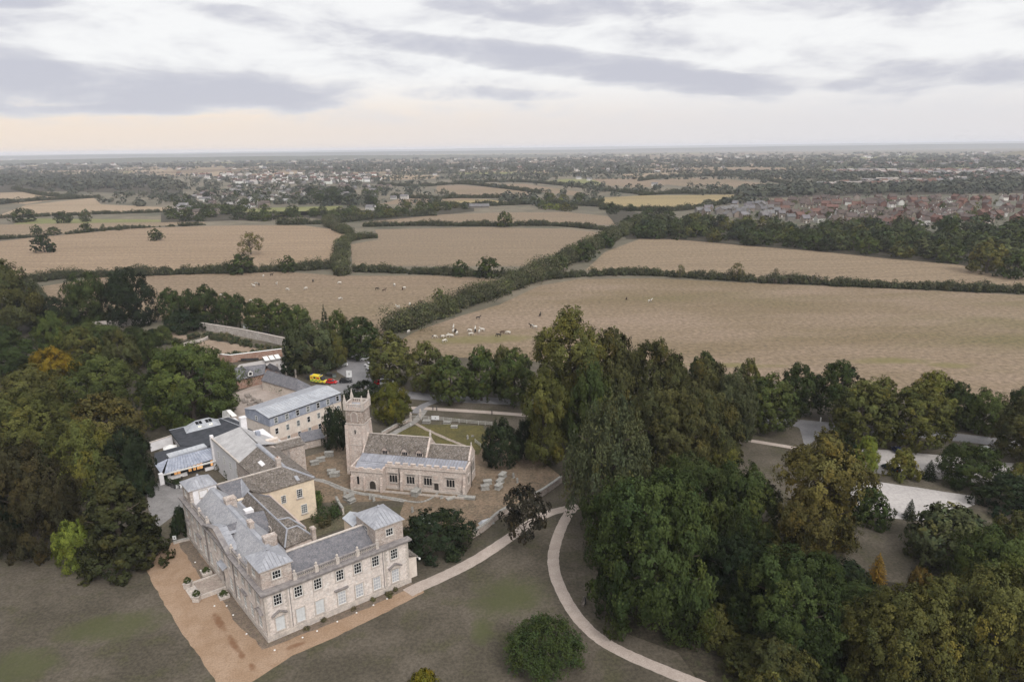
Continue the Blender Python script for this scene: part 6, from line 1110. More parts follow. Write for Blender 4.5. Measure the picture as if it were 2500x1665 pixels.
for x, y, k, wc, lab in ((853, 484, 2, WH, 'white house on the green meadow edge'), (930, 458, 2, WH, 'long white shed beside the lane'), (905, 458, 4, WH, 'second white shed beside the lane'), (1077, 478, 4, GS, 'first gabled cottage of the short row'), (1090, 478, 4, GS, 'second gabled cottage of the short row'), (1103, 478, 4, GS, 'third gabled cottage of the short row'), (1116, 478, 4, GS, 'fourth gabled cottage of the short row'), (1000, 404, 2, WH, 'large white country house far beyond the fields'), (1330, 413, 2, WH, 'pale caravan like shed on the far meadow'), (1355, 416, 2, WH, 'second pale shed on the far meadow'), (1505, 428, 2, WH, 'white farm shed by the far hedge'), (855, 455, 2, WH, 'white house left of the long shed')):
    put_house(k, D(x, y), random.uniform(-.3, .3), wc, RGY, lab, 'house', None, False, 'house'); HOUSES.append(D(x, y))
# garden trees between the houses
belt([(1600, 486), (1760, 470), (2000, 458), (2400, 456), (2400, 510), (2100, 520), (1950, 525), (1760, 505)], 60, (4, 8), (3, 5.5), (MG, DG, YG, OG), 'garden tree among the estate houses', 'garden trees of the estate', 9, ('midbush0', 'midbush1', 'mid0'), 'garden_tree')
belt([(400, 500), (600, 485), (860, 455), (900, 430), (740, 422), (540, 424), (400, 450)], 70, (6, 11), (5, 9), (DG, MG, BD), 'garden tree among the village houses', 'garden trees of the village', 12, ('mid0', 'mid1', 'mid3'), 'garden_tree')
# --- the distant plain: trees and roofs past counting, as two masses
KEEP = [q for _, q in FIELDS] + [[(1590, 490), (1760, 466), (2000, 452), (2420, 450), (2420, 515), (2100, 540), (1950, 530), (1760, 508)]]
def faraway(n, ylo, yhi, p):
    out = []
    while len(out) < n:
        x = random.uniform(-60, 2414); y = ylo + (yhi - ylo) * random.random() ** p
        if any(inpoly((x, y), q) for q in KEEP): continue
        out.append((x, y))
    return out
tv, tf, tt = [], [], []; g = np.random.default_rng(5)
def treelet(w, hh, rr, c, q):
    n = q; d = unit(g.normal(size=(n, 3)) + [0, 0, .5]); pos = np.array([w[0], w[1], hh * .5]) + d * [rr, rr, hh * .5] * g.uniform(.55, 1.05, (n, 1)); pos[:, 2] = np.maximum(pos[:, 2], .3)
    V, F_ = leafquads(pos, unit(d + [0, 0, .4] + g.normal(0, .4, (n, 3))), max(rr * .62, 1.2) * (30 / n) ** .4, g, .8); tv.append(V); tf.append(F_ + sum_[0]); sum_[0] += len(V)
    tt.append(np.clip(np.array(c) * (1 + g.normal(0, .12, (n, 1))), .004, 1))
sum_ = [0]; NC = [(.066, .074, .055), (.076, .082, .06), (.056, .063, .05), (.09, .09, .066)]
for x, y in faraway(1500, 384, 475, 1.4):
    w = D(x, y); 
    if depth(w) < 900: continue
    if any((w[0]-q[0])**2 + (w[1]-q[1])**2 < 130 for q in HOUSES): continue
    c = random.choice(NC)
    for i in range(random.choice((1, 1, 2, 3))): treelet((w[0] + random.gauss(0, 9), w[1] + random.gauss(0, 6)), random.uniform(6, 13), random.uniform(4, 8), c, 26)
def clump(poly, n, hs, rs, q=24):
    xs = [p[0] for p in poly]; ys = [p[1] for p in poly]; k = 0; t_ = 0
    while k < n and t_ < n * 50:
        t_ += 1
        x, y = random.uniform(min(xs), max(xs)), random.uniform(min(ys), max(ys))
        if not inpoly((x, y), poly): continue
        w = D(x, y); treelet(w, random.uniform(*hs), random.uniform(*rs), random.choice(NC), q); k += 1
clump([(-20, 428), (120, 438), (330, 432), (420, 445), (420, 425), (300, 405), (-20, 400)], 300, (11, 19), (7, 13), 36)
clump([(780, 402), (900, 398), (1100, 396), (1250, 398), (1420, 404), (1500, 396), (1400, 384), (1100, 380), (850, 382), (760, 392)], 250, (10, 20), (8, 15))
clump([(1700, 455), (1900, 448), (2420, 440), (2420, 424), (2100, 426), (1900, 430), (1700, 440)], 260, (9, 15), (8, 13), 40)
clump([(1550, 404), (1900, 418), (2354, 422), (2354, 408), (1900, 402), (1650, 396)], 230, (9, 15), (8, 14))
clump([(300, 388), (700, 384), (1000, 380), (1000, 376), (400, 380), (0, 392), (0, 400)], 170, (9, 16), (10, 18))
for x, y in faraway(1500, 352, 386, .8):
    w = D(x, y)
    if w[1] > 9500 or abs(w[0]) > 11000: continue
    for i in range(2): treelet((w[0] + random.gauss(0, 45), w[1] + random.gauss(0, 12)), random.uniform(7, 15), random.uniform(9, 22), random.choice(NC), 10)
# hedgerow lines of the plain
for i in range(240):
    x, y = random.uniform(-40, 2400), 356 + 60 * random.random() ** 1.3; w = D(x, y); a = random.uniform(-.5, .5); L = random.uniform(120, 420)
    if any(inpoly((x, y), q) for q in KEEP) or w[1] > 9000: continue
    for s in np.arange(-L/2, L/2, 16): treelet((w[0] + math.cos(a) * s, w[1] + math.sin(a) * s), random.uniform(4, 10), random.uniform(5, 9), random.choice(NC), 9)
far = link('far_woods', fastmesh('far_woods', np.concatenate(tv), np.concatenate(tf), LEAF, np.concatenate(tt))); far['kind'] = 'stuff'; far.color = (1, 1, 1, 1); far['label'] = 'hedgerow trees and woods covering the distant plain'
FTOWN = leafmat('far_roofs', 0.0); hv, hf, htn = [], [], []
def speck(w, s, c, rc):
    a = random.uniform(-.6, .6); u = np.array([math.cos(a), math.sin(a), 0]) * s * .6; v = np.array([-math.sin(a), math.cos(a), 0]) * s * .4; z = np.array([0, 0, 1.]); b = np.array([w[0], w[1], 0.])
    q = [b - u - v, b + u - v, b + u + v, b - u + v]; t = [p + z * s * .42 for p in q]; r0, r1 = b - u + z * s * .75, b + u + z * s * .75; o = len(hv); hv.extend(q + t + [r0, r1])
    for fc, cc in (((0, 1, 5, 4), c), ((1, 2, 6, 5), c), ((2, 3, 7, 6), c), ((3, 0, 4, 7), c), ((4, 5, 9, 8), rc), ((6, 7, 8, 9), rc), ((5, 6, 9, 9), c), ((7, 4, 8, 8), c)): hf.append([o + i for i in fc]); htn.append(cc)
for poly, n, cs in (([(1870, 432), (1960, 424), (2100, 412), (2354, 404), (2400, 404), (2400, 412), (2200, 420), (2050, 432)], 420, (CR, RB, RB, WH, GS)), ([(1880, 398), (2000, 394), (2354, 394), (2400, 400), (2200, 404), (1950, 404)], 380, (CR, GS, WH, RB)), ([(1800, 378), (2100, 374), (2354, 368), (2400, 378), (2000, 386)], 330, (WH, CR, GS)), ([(2250, 352), (2400, 350), (2400, 372), (2200, 372)], 150, (WH, CR)), ([(400, 402), (700, 398), (900, 404), (860, 424), (560, 424)], 170, (WH, WH, GS)), ([(0, 392), (600, 384), (1200, 380), (1800, 380), (1500, 398), (600, 396)], 100, (WH, CR, GS)), ([(0, 366), (1200, 358), (2354, 352), (2354, 378), (1200, 384), (0, 388)], 150, (WH, CR, GS))):
    xs = [p[0] for p in poly]; ys = [p[1] for p in poly]; k = 0
    while k < n:
        x, y = random.uniform(min(xs), max(xs)), random.uniform(min(ys), max(ys))
        if inpoly((x, y), poly): w = D(x, y); c = random.choice(cs); speck(w, random.uniform(9, 15) * (1 if w[1] < 4000 else 1.6), mixrgb(c, 1), mixrgb(random.choice((RBR, RGY, RRD, (.3, .27, .25))), 1)); k += 1
me = bpy.data.meshes.new('far_town'); me.from_pydata([tuple(p) for p in hv], [], [f_ if f_[2] != f_[3] else f_[:3] for f_ in hf]); at = me.attributes.new('tint', 'FLOAT_COLOR', 'FACE'); at.data.foreach_set('color', np.column_stack([np.array(htn), np.ones(len(htn))]).astype(np.float32).ravel()); me.materials.append(FTOWN)
o = link('far_town', me); o['kind'] = 'stuff'; o.color = (1, 1, 1, 1); o['label'] = 'roofs of distant towns, too small to count'
# haze over the whole country
hz = MB().box(-25000, 25000, -400, 25000, -1.2, 128).mesh('haze', None); hzm = bpy.data.materials.new('haze'); hzm.use_nodes = True; t = hzm.node_tree; t.nodes.clear(); v = nd(t, 'ShaderNodeVolumePrincipled'); v.inputs['Color'].default_value = (.87, .90, 1.0, 1); v.inputs['Density'].default_value = .000075; v.inputs['Anisotropy'].default_value = 0
oo = nd(t, 'ShaderNodeOutputMaterial'); t.links.new(v.outputs[0], oo.inputs['Volume']); hz.materials.append(hzm); hzo = link('haze', hz); hzo['kind'] = 'stuff'
# ------------------------------------------------------------------ walls, fences and graves
def wall(label, pts, hh, th, m, cap=None, capm=None, n=1):
    q = smooth(pts, n) if n > 1 else [np.array(p[:2]) for p in pts]; o0 = np.array([*q[len(q)//2], 0]); o = empty('boundary_wall', o0, label, 'wall'); b = MB(); c = MB()
    for p, r in zip(q, q[1:]):
        f_ = Frame(p, r - p); L = float(np.linalg.norm(r - p)); b.fr = f_; c.fr = f_; b.box(-.0, L + .02, -th/2, th/2, -.3, hh)
        c.hull([(-.02, -th/2 - .1, hh + .002), (L + .02, -th/2 - .1, hh + .002), (L + .02, th/2 + .1, hh + .002), (-.02, th/2 + .1, hh + .002)], [(-.02, -th/2 + .05, hh + .16), (L + .02, -th/2 + .05, hh + .16), (L + .02, th/2 - .05, hh + .16), (-.02, th/2 - .05, hh + .16)])
    b.build('body', m, o); c.build('coping', capm or TRIM, o); return o
PALEST = mat('pale_wall_stone', (.46, .42, .39), (.38, .33, .30), .3, (.55, .52, .49), .8, .5, bump=.3, brick=(.6, .25, .015, .1, .85), fine=(2, .2))
wall('long pale stone wall of the walled garden below the avenue limes', [S('g', 415, 435), S('g', 600, 465), S('g', 800, 498), S('g', 1000, 540), S('g', 1200, 585)], 3.4, .5, PALEST)
wall('red brick garden wall with white coping behind the stables', [S('g', 600, 730), S('g', 800, 735), S('g', 1000, 720), S('g', 1175, 690)][0:1] + [S('g', 700, 740), S('g', 900, 715), S('g', 1175, 680)], 3.0, .45, BRICKM, capm=WPAINT)
wall('pale far wall of the walled garden under the dark pair of trees', [S('a', 765, 545), S('a', 900, 535), S('a', 1060, 520), S('a', 1235, 500)], 3.0, .5, PALEST)
wall('low curved pale wall edging the tan garden lawn', [S('g', 250, 590), S('g', 340, 565), S('g', 430, 545), S('g', 485, 520)], 1.0, .5, TRIM, n=3)
wall('mossy rubble churchyard wall beside the purple leaved tree', [S('p', 770, 495), S('p', 870, 430), S('p', 960, 350), S('p', 1050, 300)], 1.5, .55, RUBBLE, capm=TOMB, n=4)
wall('far end of the mossy churchyard wall under the big trees', [S('p', 1230, 215), S('p', 1310, 170), S('p', 1430, 85)], 1.7, .55, RUBBLE, capm=TOMB, n=4)
wall('low rubble wall between the churchyard and the hotel garden', [S('f', 1340, 1290), S('f', 1620, 1230), S('f', 1800, 1130), S('f', 2000, 1060)], 1.8, .5, RUBBLE, capm=TOMB)
wall('low stone wall beside the slab path at the tower', [S(2, 560, 560), S(2, 700, 480), S(2, 850, 415)], .9, .4, RUBBLE, capm=TOMB)
wall('ruined pale stone balustrade at the end of the courtyard hedge', [S(4, 1105, 190), S(4, 1135, 250), S(4, 1170, 300)], 1.7, .45, TRIM, capm=TOMB)
wall('low retaining wall across the passage at the north end of the house', [S('l', 1425, 262), S('l', 1500, 240), S('l', 1560, 228)], .5, .4, TRIM, capm=TOMB)
def railfence(label, pts, hh=1.2, step=2.6, m=WPAINT, rails=(.35, .75, 1.1)):
    q = [np.array(p[:2]) for p in pts]; o0 = np.array([*q[0], 0]); o = empty('rail_fence', o0, label, 'fence'); me = cached(('post', hh, m.name), lambda: MB().box(-.07, .07, -.07, .07, -.2, hh + .05).mesh('post', m))
    for p, r in zip(q, q[1:]):
        f_ = Frame(p, r - p); L = float(np.linalg.norm(r - p)); n = max(1, round(L / step))
        for i in range(n + 1): link('post', me, o, f_(L * i / n, 0) - o0, math.atan2(*(r - p)[::-1]))
        for z in rails:
            for i in range(n): MB(f_).box(L * i / n, L * (i + 1) / n - .02, -.03, .03, z, z + .1).build('rail', m, o)
PALEW = mat('weathered_white_rail', (.50, .49, .46), (.40, .39, .36), 2.)
railfence('long pale post and rail fence along the churchyard top', [S(2, 970, 400), S(2, 1200, 415), S(2, 1440, 440), S(2, 1560, 452), S(2, 1700, 462)], m=PALEW)
railfence('short pale rail fence beside the churchyard yew', [S(2, 1525, 640), S(2, 1585, 690)], m=PALEW)
railfence('dark curved railing in front of the garden room', [S('k', 270, 1270), S('k', 360, 1330), S('k', 470, 1375), S('k', 560, 1375)], 1.1, 1.4, DARKM, (.2, .5, .8, 1.0))
def thing(name, w, label, cat, group=None, rz=0.): return empty(name, (w[0], w[1], w[2] if len(w) > 2 else 0), label, cat, group, rz if abs(rz) > 1e-6 else 1e-5)
def tomb(w, rz, label, L=1.9, wd=.9, hh=1.0, group='chest tombs'):
    t = thing('chest_tomb', w, label, 'tomb', group, rz); sub(MB().box(-L/2 - .1, L/2 + .1, -wd/2 - .1, wd/2 + .1, -.1, .15), 'base', TOMB, t); sub(MB().box(-L/2, L/2, -wd/2, wd/2, .15, hh), 'chest', TOMB, t)
    sub(MB().box(-L/2 - .12, L/2 + .12, -wd/2 - .12, wd/2 + .12, hh + .002, hh + .14), 'slab', TOMB, t); return t
cang = ca
for z, x, y, a, lab, sz in (('c', 1120, 850, 1.2, 'large chest tomb standing alone before the aisle windows', (2.4, 1.5, 1.1)), ('c', 2250, 770, .2, 'chest tomb near the church corner, left of the tall pair', (1.9, 1.0, 1.0)), ('c', 2290, 680, .2, 'chest tomb behind the one near the church corner', (1.9, 1.0, .9)), (2, 1770, 1110, 1.1, 'front tomb of the stepped row by the round yew', (2.0, 1.2, 1.0)), (2, 1785, 1060, 1.1, 'middle tomb of the stepped row by the round yew', (2.0, 1.2, 1.0)), (2, 1810, 1000, 1.1, 'rear tomb of the stepped row by the round yew', (2.2, 1.2, 1.1)),
      ('c', 2005, 920, -.15, 'low pale ledger tomb by the south east buttress', (2.2, 1.0, .35)), ('c', 1870, 905, -.2, 'flat ledger tomb beside the low pale one', (2.0, .9, .3)), ('c', 1690, 925, .6, 'fallen flat slab below the priest door', (2.2, .8, .2)), (2, 1025, 430, -.15, 'pale tomb by the churchyard gate', (2.2, 1.3, .6)), (2, 1235, 440, -.15, 'second pale tomb under the rail fence', (2.0, 1.0, .5)), (2, 1310, 482, -.1, 'dark low tomb under the rail fence', (1.8, .9, .5)),
      (3, 1765, 1200, .1, 'left tomb of the dark pair by the stone block', (2.0, 1.0, 1.0)), (3, 1800, 1220, .1, 'right tomb of the dark pair by the stone block', (2.0, 1.0, 1.0)), (3, 1600, 1110, .5, 'first slab topped tomb in the corner by the stone block', (2.0, 1.1, .9)), (3, 1660, 1080, .5, 'second slab topped tomb in the corner by the stone block', (2.0, 1.1, .9)), (3, 1740, 1030, .1, 'tomb under the wall by the yew and tower', (2.2, 1.2, 1.1)), (2, 65, 985, .1, 'tomb left of the porch by the tower', (2.0, 1.0, .9)), (2, 220, 1220, .9, 'broken dark tomb beside the path below the porch', (2.2, 1.4, .8)), (2, 250, 1250, .9, 'slab leaning by the broken tomb', (1.6, .9, .5))):
    tomb(S(z, x, y), a, lab, *sz)
def headstone(w, rz, hh, label, tilt=.08):
    t = thing('headstone', w, label, 'gravestone', 'headstones', rz); pts = [(-.35, 0), (.35, 0), (.35, hh * .75), (.22, hh * .93), (0, hh), (-.22, hh * .93), (-.35, hh * .75)]
    sub(MB().hull([(p[0], -.07 + p[1] * tilt, p[1] - .1) for p in pts], [(p[0], .07 + p[1] * tilt, p[1] - .1) for p in pts]), 'stone', TOMB, t); sub(MB().box(-.42, .42, -.16, .16, -.1, .1), 'kerb', TOMB, t)
for z, x, y, a, h_, lab in ((2, 1925, 1000, 1.0, 1.5, 'leaning headstone far right beside the stepped tombs'), (2, 1965, 1050, 1.0, 1.4, 'dark headstone at the far right of the churchyard'), (2, 480, 1240, .9, 1.7, 'tall pale headstone behind the pavilion roof'), (2, 880, 1355, 1.1, 1.5, 'leaning brown headstone in the open grass'), (2, 1180, 1215, .3, 1.0, 'small headstone below the priest door'), (2, 1450, 600, 1.0, 1.4, 'dark headstone pair on the mossy lawn'), (2, 1500, 575, 0, .6, 'low stone on the mossy lawn'), (2, 1310, 1370, .5, 1.1, 'small headstone above the clipped yew'), (2, 180, 1175, .4, 1.2, 'headstone beside the path under the porch'), (4, 1430, 150, .4, 1.5, 'headstone beyond the pavilion gable'), ('c', 1980, 690, .3, 1.0, 'headstone against the church east wall')):
    headstone(S(z, x, y), a, h_, lab)
def dome(w, label, r=2.0):
    t = thing('dome_tent', w, label, 'tent'); sub(MB().lathe((0, 0, 0), [(r, 0), (r * .95, .6), (r * .75, 1.15), (r * .4, 1.5), (.1, 1.62)], 12), 'canopy', mat('pale_green_canvas', (.46, .50, .46), (.40, .44, .41), 1.), t, True); sub(MB().box(-.35, .35, -r - .02, -r * .85, 0, .9), 'doorway', DARKM, t)
dome(S('c', 1290, 1300), 'pale green domed cover half hidden behind the clipped yew')
b = thing('covered_boat', S('c', 2270, 1330), 'grey sheeted mound against the mossy churchyard wall', 'cover', rz=.5); sub(MB().hull([(-1.6, -1, 0), (1.6, -1, 0), (1.6, 1, 0), (-1.6, 1, 0)], [(-1.0, -.3, .9), (1.1, -.25, 1.0), (1.0, .35, .95), (-1.0, .3, .9)]), 'sheet', mat('grey_sheeting', (.42, .43, .45), (.36, .37, .39), 1.5), b); sub(MB().box(-1.65, 1.65, -1.05, -.98, 0, .18), 'hem', TOMB, b)
# garden hedges and climbing plants
def clumpbox(name, pts, hh, wd, cols, label, cat, leaf=.32): return hedge(name, [tuple((np.array((colx(p), rowy(p))) / 1.062)) for p in pts], wd, hh, cols, label, cat, leaf, .5, zvar=.1)
clumpbox('clipped_hedge', [S(4, 900, 370), S(4, 1010, 330), S(4, 1110, 280)], 2.6, 4.2, [(.032, .05, .018), (.04, .06, .022)], 'dark clipped hedge in the courtyard beside the yellow wing', 'hedge')
clumpbox('garden_shrubs', [S(4, 900, 440), S(4, 1050, 400), S(4, 1250, 340)], 1.6, 4.5, [(.05, .055, .02), (.07, .06, .03), (.035, .045, .02)], 'mixed shrubs of the courtyard garden', 'shrubs')
clumpbox('ivy', [S(4, 915, 250), S(4, 920, 210), S(4, 925, 170)], 3.0, 1.2, [(.05, .075, .02), (.07, .09, .025)], 'bright ivy on the corner of the yellow wing', 'ivy')
clumpbox('ivy', [S(6, 400, 790), S(6, 520, 770), S(6, 640, 730)], 4.2, 2.0, [(.035, .055, .018), (.05, .07, .02)], 'thick ivy over the brick stable front', 'ivy')
clumpbox('ivy', [S(6, 680, 770), S(6, 800, 810), S(6, 930, 860)], 3.0, 1.6, [(.035, .055, .018), (.05, .07, .02)], 'ivy hanging along the long stable range', 'ivy')
clumpbox('clipped_hedge', [S('k', 280, 1230), S('k', 380, 1300), S('k', 520, 1330)], 1.4, 1.8, [(.03, .04, .02)], 'low dark hedge before the garden room', 'hedge')
clumpbox('planted_border', [S('k', 1180, 1010), S('k', 1350, 1100), S('k', 1500, 1180)], 1.9, 3.6, [(.035, .048, .02), (.05, .05, .025)], 'dark planted border below the service wing', 'shrubs')
for pts, lab in (([S('g', 430, 500), S('g', 700, 540), S('g', 900, 590), S('g', 1170, 620)], 'mixed flower border along the long garden wall'), ([S('g', 0, 590), S('g', 120, 570), S('g', 250, 560)], 'green border between the garden lawns'), ([S('g', 300, 520), S('g', 420, 505), S('g', 520, 490)], 'border at the top of the garden lawn'), ([S('g', 620, 700), S('g', 800, 690), S('g', 1000, 660)], 'shrubs against the brick garden wall')):
    clumpbox('flower_border', pts, 1.9, 5.5, [(.05, .06, .03), (.08, .085, .04), (.12, .10, .06), (.04, .05, .03)], lab, 'shrubs', .42)
clumpbox('flower_border', [HF(2, -1.0), HF(12, -1.0), HF(24, -1.1)], .35, 1.0, [(.08, .08, .035), (.12, .10, .06)], 'sparse weeds along the south east house wall', 'weeds', .2)
for i, q in enumerate(PLANTERS):
    t = thing('planter', q, 'square stone planter with a dark box bush %s the entrance terrace' % ('on the near side of', 'beyond')[i], 'planter', 'planters by the entrance', HF.ang('-b')); sub(MB().box(-.9, .9, -.9, .9, 0, .5), 'tub', TRIM, t); cm = PROTO['shrub0'][0]; link('bush', cm, t, (0, 0, .4), 0, (.19, .19, .2), mixrgb(DG, 1))
for u, p in URN_AT: link('bush', PROTO['yew0'][0], u, p, 0, (.12, .12, .13), mixrgb(DG, 1))
# ------------------------------------------------------------------ picnic tables, bins, signs and small things
def picnic_proto(w, rz, label):
    t = thing('picnic_table', w, label, 'picnic table', 'picnic tables in the stable yard', rz)
    for i in range(5): sub(MB().box(-.95, .95, -.38 + i * .155, -.24 + i * .155, .72, .77), 'plank', WOODT, t)
    for s in (-1, 1):
        sub(MB().box(-.95, .95, s * .72 - .14, s * .72 + .14, .42, .47), 'bench_plank', WOODT, t)
        sub(MB().bar((s * .7, -.8, 0), (s * .7, -.2, .72), .05).bar((s * .7, .8, 0), (s * .7, .2, .72), .05).box(s * .7 - .04, s * .7 + .04, -.85, .85, .36, .42), 'leg_frame', WOODT, t)
    return t
pt = None
for i, (x, y) in enumerate(((430, 935), (470, 955), (510, 900), (520, 985), (590, 960), (620, 945), (560, 930), (330, 1035), (490, 880), (640, 970))):
    w = S(6, x, y); lab = 'weathered picnic table in the stable yard' if i != 7 else 'picnic table alone near the hotel gable'
    if pt is None: pt = picnic_proto(w, .4, lab)
    else: c = copy_tree(pt); c.location = (w[0], w[1], 0); c.rotation_euler = (0, 0, random.choice((.4, .5, 1.9))); c['label'] = lab
def parasol(w, label): 
    t = thing('folded_parasol', w, label, 'parasol', 'white folded things on the garden terrace'); sub(MB().lathe((0, 0, .9), [(.1, 0), (.22, .2), (.12, 1.3), (.03, 1.6)], 7), 'canopy', WPAINT, t); sub(MB().lathe((0, 0, 0), [(.3, 0), (.3, .08), (.04, .1), (.04, 1.0)], 8), 'stand', DARKM, t)
parasol(S(6, 425, 455), 'white parasol left on the garden terrace'); parasol(S(6, 495, 445), 'white parasol right on the garden terrace')
t = thing('awning', S(6, 710, 490), 'white sloped awning frames beside the slate outhouse', 'awning', rz=.6)
for i in range(3): sub(MB().slab([(-1 + i * 2.2, -2, 1.2), (.8 + i * 2.2, -2, 1.2), (.8 + i * 2.2, 1.5, 2.0), (-1 + i * 2.2, 1.5, 2.0)], .1), 'panel', WPAINT, t)
sub(MB().box(-1, -.9, -2, -1.9, 0, 1.1).box(5.0, 5.1, -2, -1.9, 0, 1.1).box(-1, -.9, 1.4, 1.5, 0, 1.9).box(5.0, 5.1, 1.4, 1.5, 0, 1.9), 'leg', DARKM, t)
t = thing('garden_bench', S(6, 500, 480), 'long dark green bench row on the garden terrace', 'bench', rz=.1); sub(MB().box(-4, 4, -.25, .25, .42, .5), 'seat', DARKM, t); sub(MB().box(-4, 4, .25, .32, .5, 1.1), 'backrest', DARKM, t)
for x in (-3.6, 0, 3.6): sub(MB().box(x - .06, x + .06, -.2, .2, 0, .42), 'leg', DARKM, t)
def board(w, rz, wd, hh, z0, label, group=None):
    t = thing('sign_board', w, label, 'sign', group, rz); sub(MB().box(-wd/2, wd/2, -.03, .03, z0, z0 + hh), 'panel', SIGNM, t)
    for s in (-1, 1): sub(MB().box(s * wd * .4 - .05, s * wd * .4 + .05, .032, .12, 0, z0 + hh - .1), 'post', DARKM, t)
    sub(MB().box(-.12, .12, -.04, -.032, z0 + hh * .35, z0 + hh * .65), 'printed_mark', DARKM, t)
board(S('g', 838, 440), .1, 2.2, 2.4, .8, 'white notice board on the verge under the avenue limes'); board(S(6, 1663, 680), .0, 2.0, 2.6, .5, 'white sign board between the ambulance bay and the car park'); board(S(2, 1115, 415), -.1, 2.4, 1.3, .4, 'white board leaning on the churchyard fence'); board(S('k', 565, 1370), .2, 1.6, 1.0, .1, 'white sign on the dark curved railing'); board(S('p', 330, 850) * 0 + D(402, 1243), .3, .7, .9, .3, 'small white sign by the stone posts of the passage')
for i, (x, y, lab) in enumerate(((1305, 645, 'dark wheeled bin beside the ambulance'), (1425, 650, 'left bin of the group by the car park kerb'), (1445, 655, 'right dark bin of the group by the car park kerb'), (1490, 665, 'grey green recycling bin by the car park kerb'), (1190, 690, 'dark bin behind the long stable'))):
    t = thing('wheeled_bin', S(6, x, y), lab, 'bin', 'bins by the car park', .3); sub(MB().hull([(-.6, -.45, .1), (.6, -.45, .1), (.6, .45, .1), (-.6, .45, .1)], [(-.7, -.55, 1.15), (.7, -.55, 1.15), (.7, .55, 1.15), (-.7, .55, 1.15)]), 'body', DARKM if i != 3 else mat('grey_bin', (.16, .19, .18)), t); sub(MB().slab([(-.75, -.6, 1.2), (.75, -.6, 1.2), (.75, .6, 1.35), (-.75, .6, 1.35)], .06), 'lid', DARKM, t)
    for s in (-1, 1): sub(MB().lathe((s * .5, .4, 0), [(.1, 0), (.1, .14)], 6), 'wheel', TYRE, t)
for i, (n_, x, y) in enumerate(((2, 1700, 345), (2, 1130, 305), (2, 1090, 300), ('p', 1610, 985), ('e', 892, 528), ('e', 355, 606))):
    t = thing('marker_post', S(n_, x, y), ('dark post on the near edge of the pale footpath', 'dark post where the footpath meets the slab path', 'second post where the footpath meets the slab path', 'low dark post beside the curved path', 'small white post at the road junction', 'small white stump on the dark verge')[i], 'post'); sub(MB().box(-.13, .13, -.13, .13, -.1, 1.3), 'shaft', WPAINT if i > 3 else DARKM, t); sub(MB().hull([(-.16, -.16, 1.3), (.16, -.16, 1.3), (.16, .16, 1.3), (-.16, .16, 1.3)], [(-.03, -.03, 1.45), (.03, -.03, 1.45), (.03, .03, 1.45), (-.03, .03, 1.45)]), 'cap', WPAINT if i > 3 else DARKM, t)
for i, (x, y) in enumerate(((850, 415), (950, 380))):
    t = thing('gate_pier', S(2, x + 10, y), 'stone gate pier on the %s of the churchyard gate' % ('left', 'right')[i], 'gate pier'); sub(MB().box(-.3, .3, -.3, .3, -.1, 2.2), 'shaft', TRIM, t); sub(MB().lathe((0, 0, 2.2), [(.4, 0), (.4, .12), (.15, .2), (.3, .45), (.15, .7), (.02, .75)], 8), 'ball_cap', TRIM, t)
t = thing('iron_gate', S(2, 905, 400), 'pale churchyard gate between the stone piers', 'gate', rz=-.1)
for i in range(9): sub(MB().bar((-1.1 + i * .275, 0, .1), (-1.1 + i * .275, 0, 1.3), .03), 'gate_bar', PALEW, t)
sub(MB().box(-1.15, 1.15, -.03, .03, 1.2, 1.28).box(-1.15, 1.15, -.03, .03, .2, .28), 'gate_rail', PALEW, t)
for x, y, lab in ((745, 475, 'white bollard on the left of the slab path'), (860, 470, 'white bollard on the right of the slab path')):
    t = thing('bollard', S(2, x, y), lab, 'bollard', 'white bollards by the slab path'); sub(MB().lathe((0, 0, 0), [(.12, 0), (.12, .7)], 8), 'shaft', PALEW, t); sub(MB().lathe((0, 0, .7), [(.16, 0), (.1, .18), (.02, .22)], 8), 'cap', WPAINT, t)
t = thing('park_bench', S('p', 1600, 985), 'dark bench half under the beech beside the curved path', 'bench', rz=1.2); sub(MB().box(-.9, .9, -.22, .22, .42, .48), 'seat', WOODT, t); sub(MB().box(-.9, .9, .22, .28, .5, .95), 'backrest', WOODT, t)
for s in (-1, 1): sub(MB().box(s * .75 - .05, s * .75 + .05, -.2, .25, 0, .42), 'leg', WOODT, t)
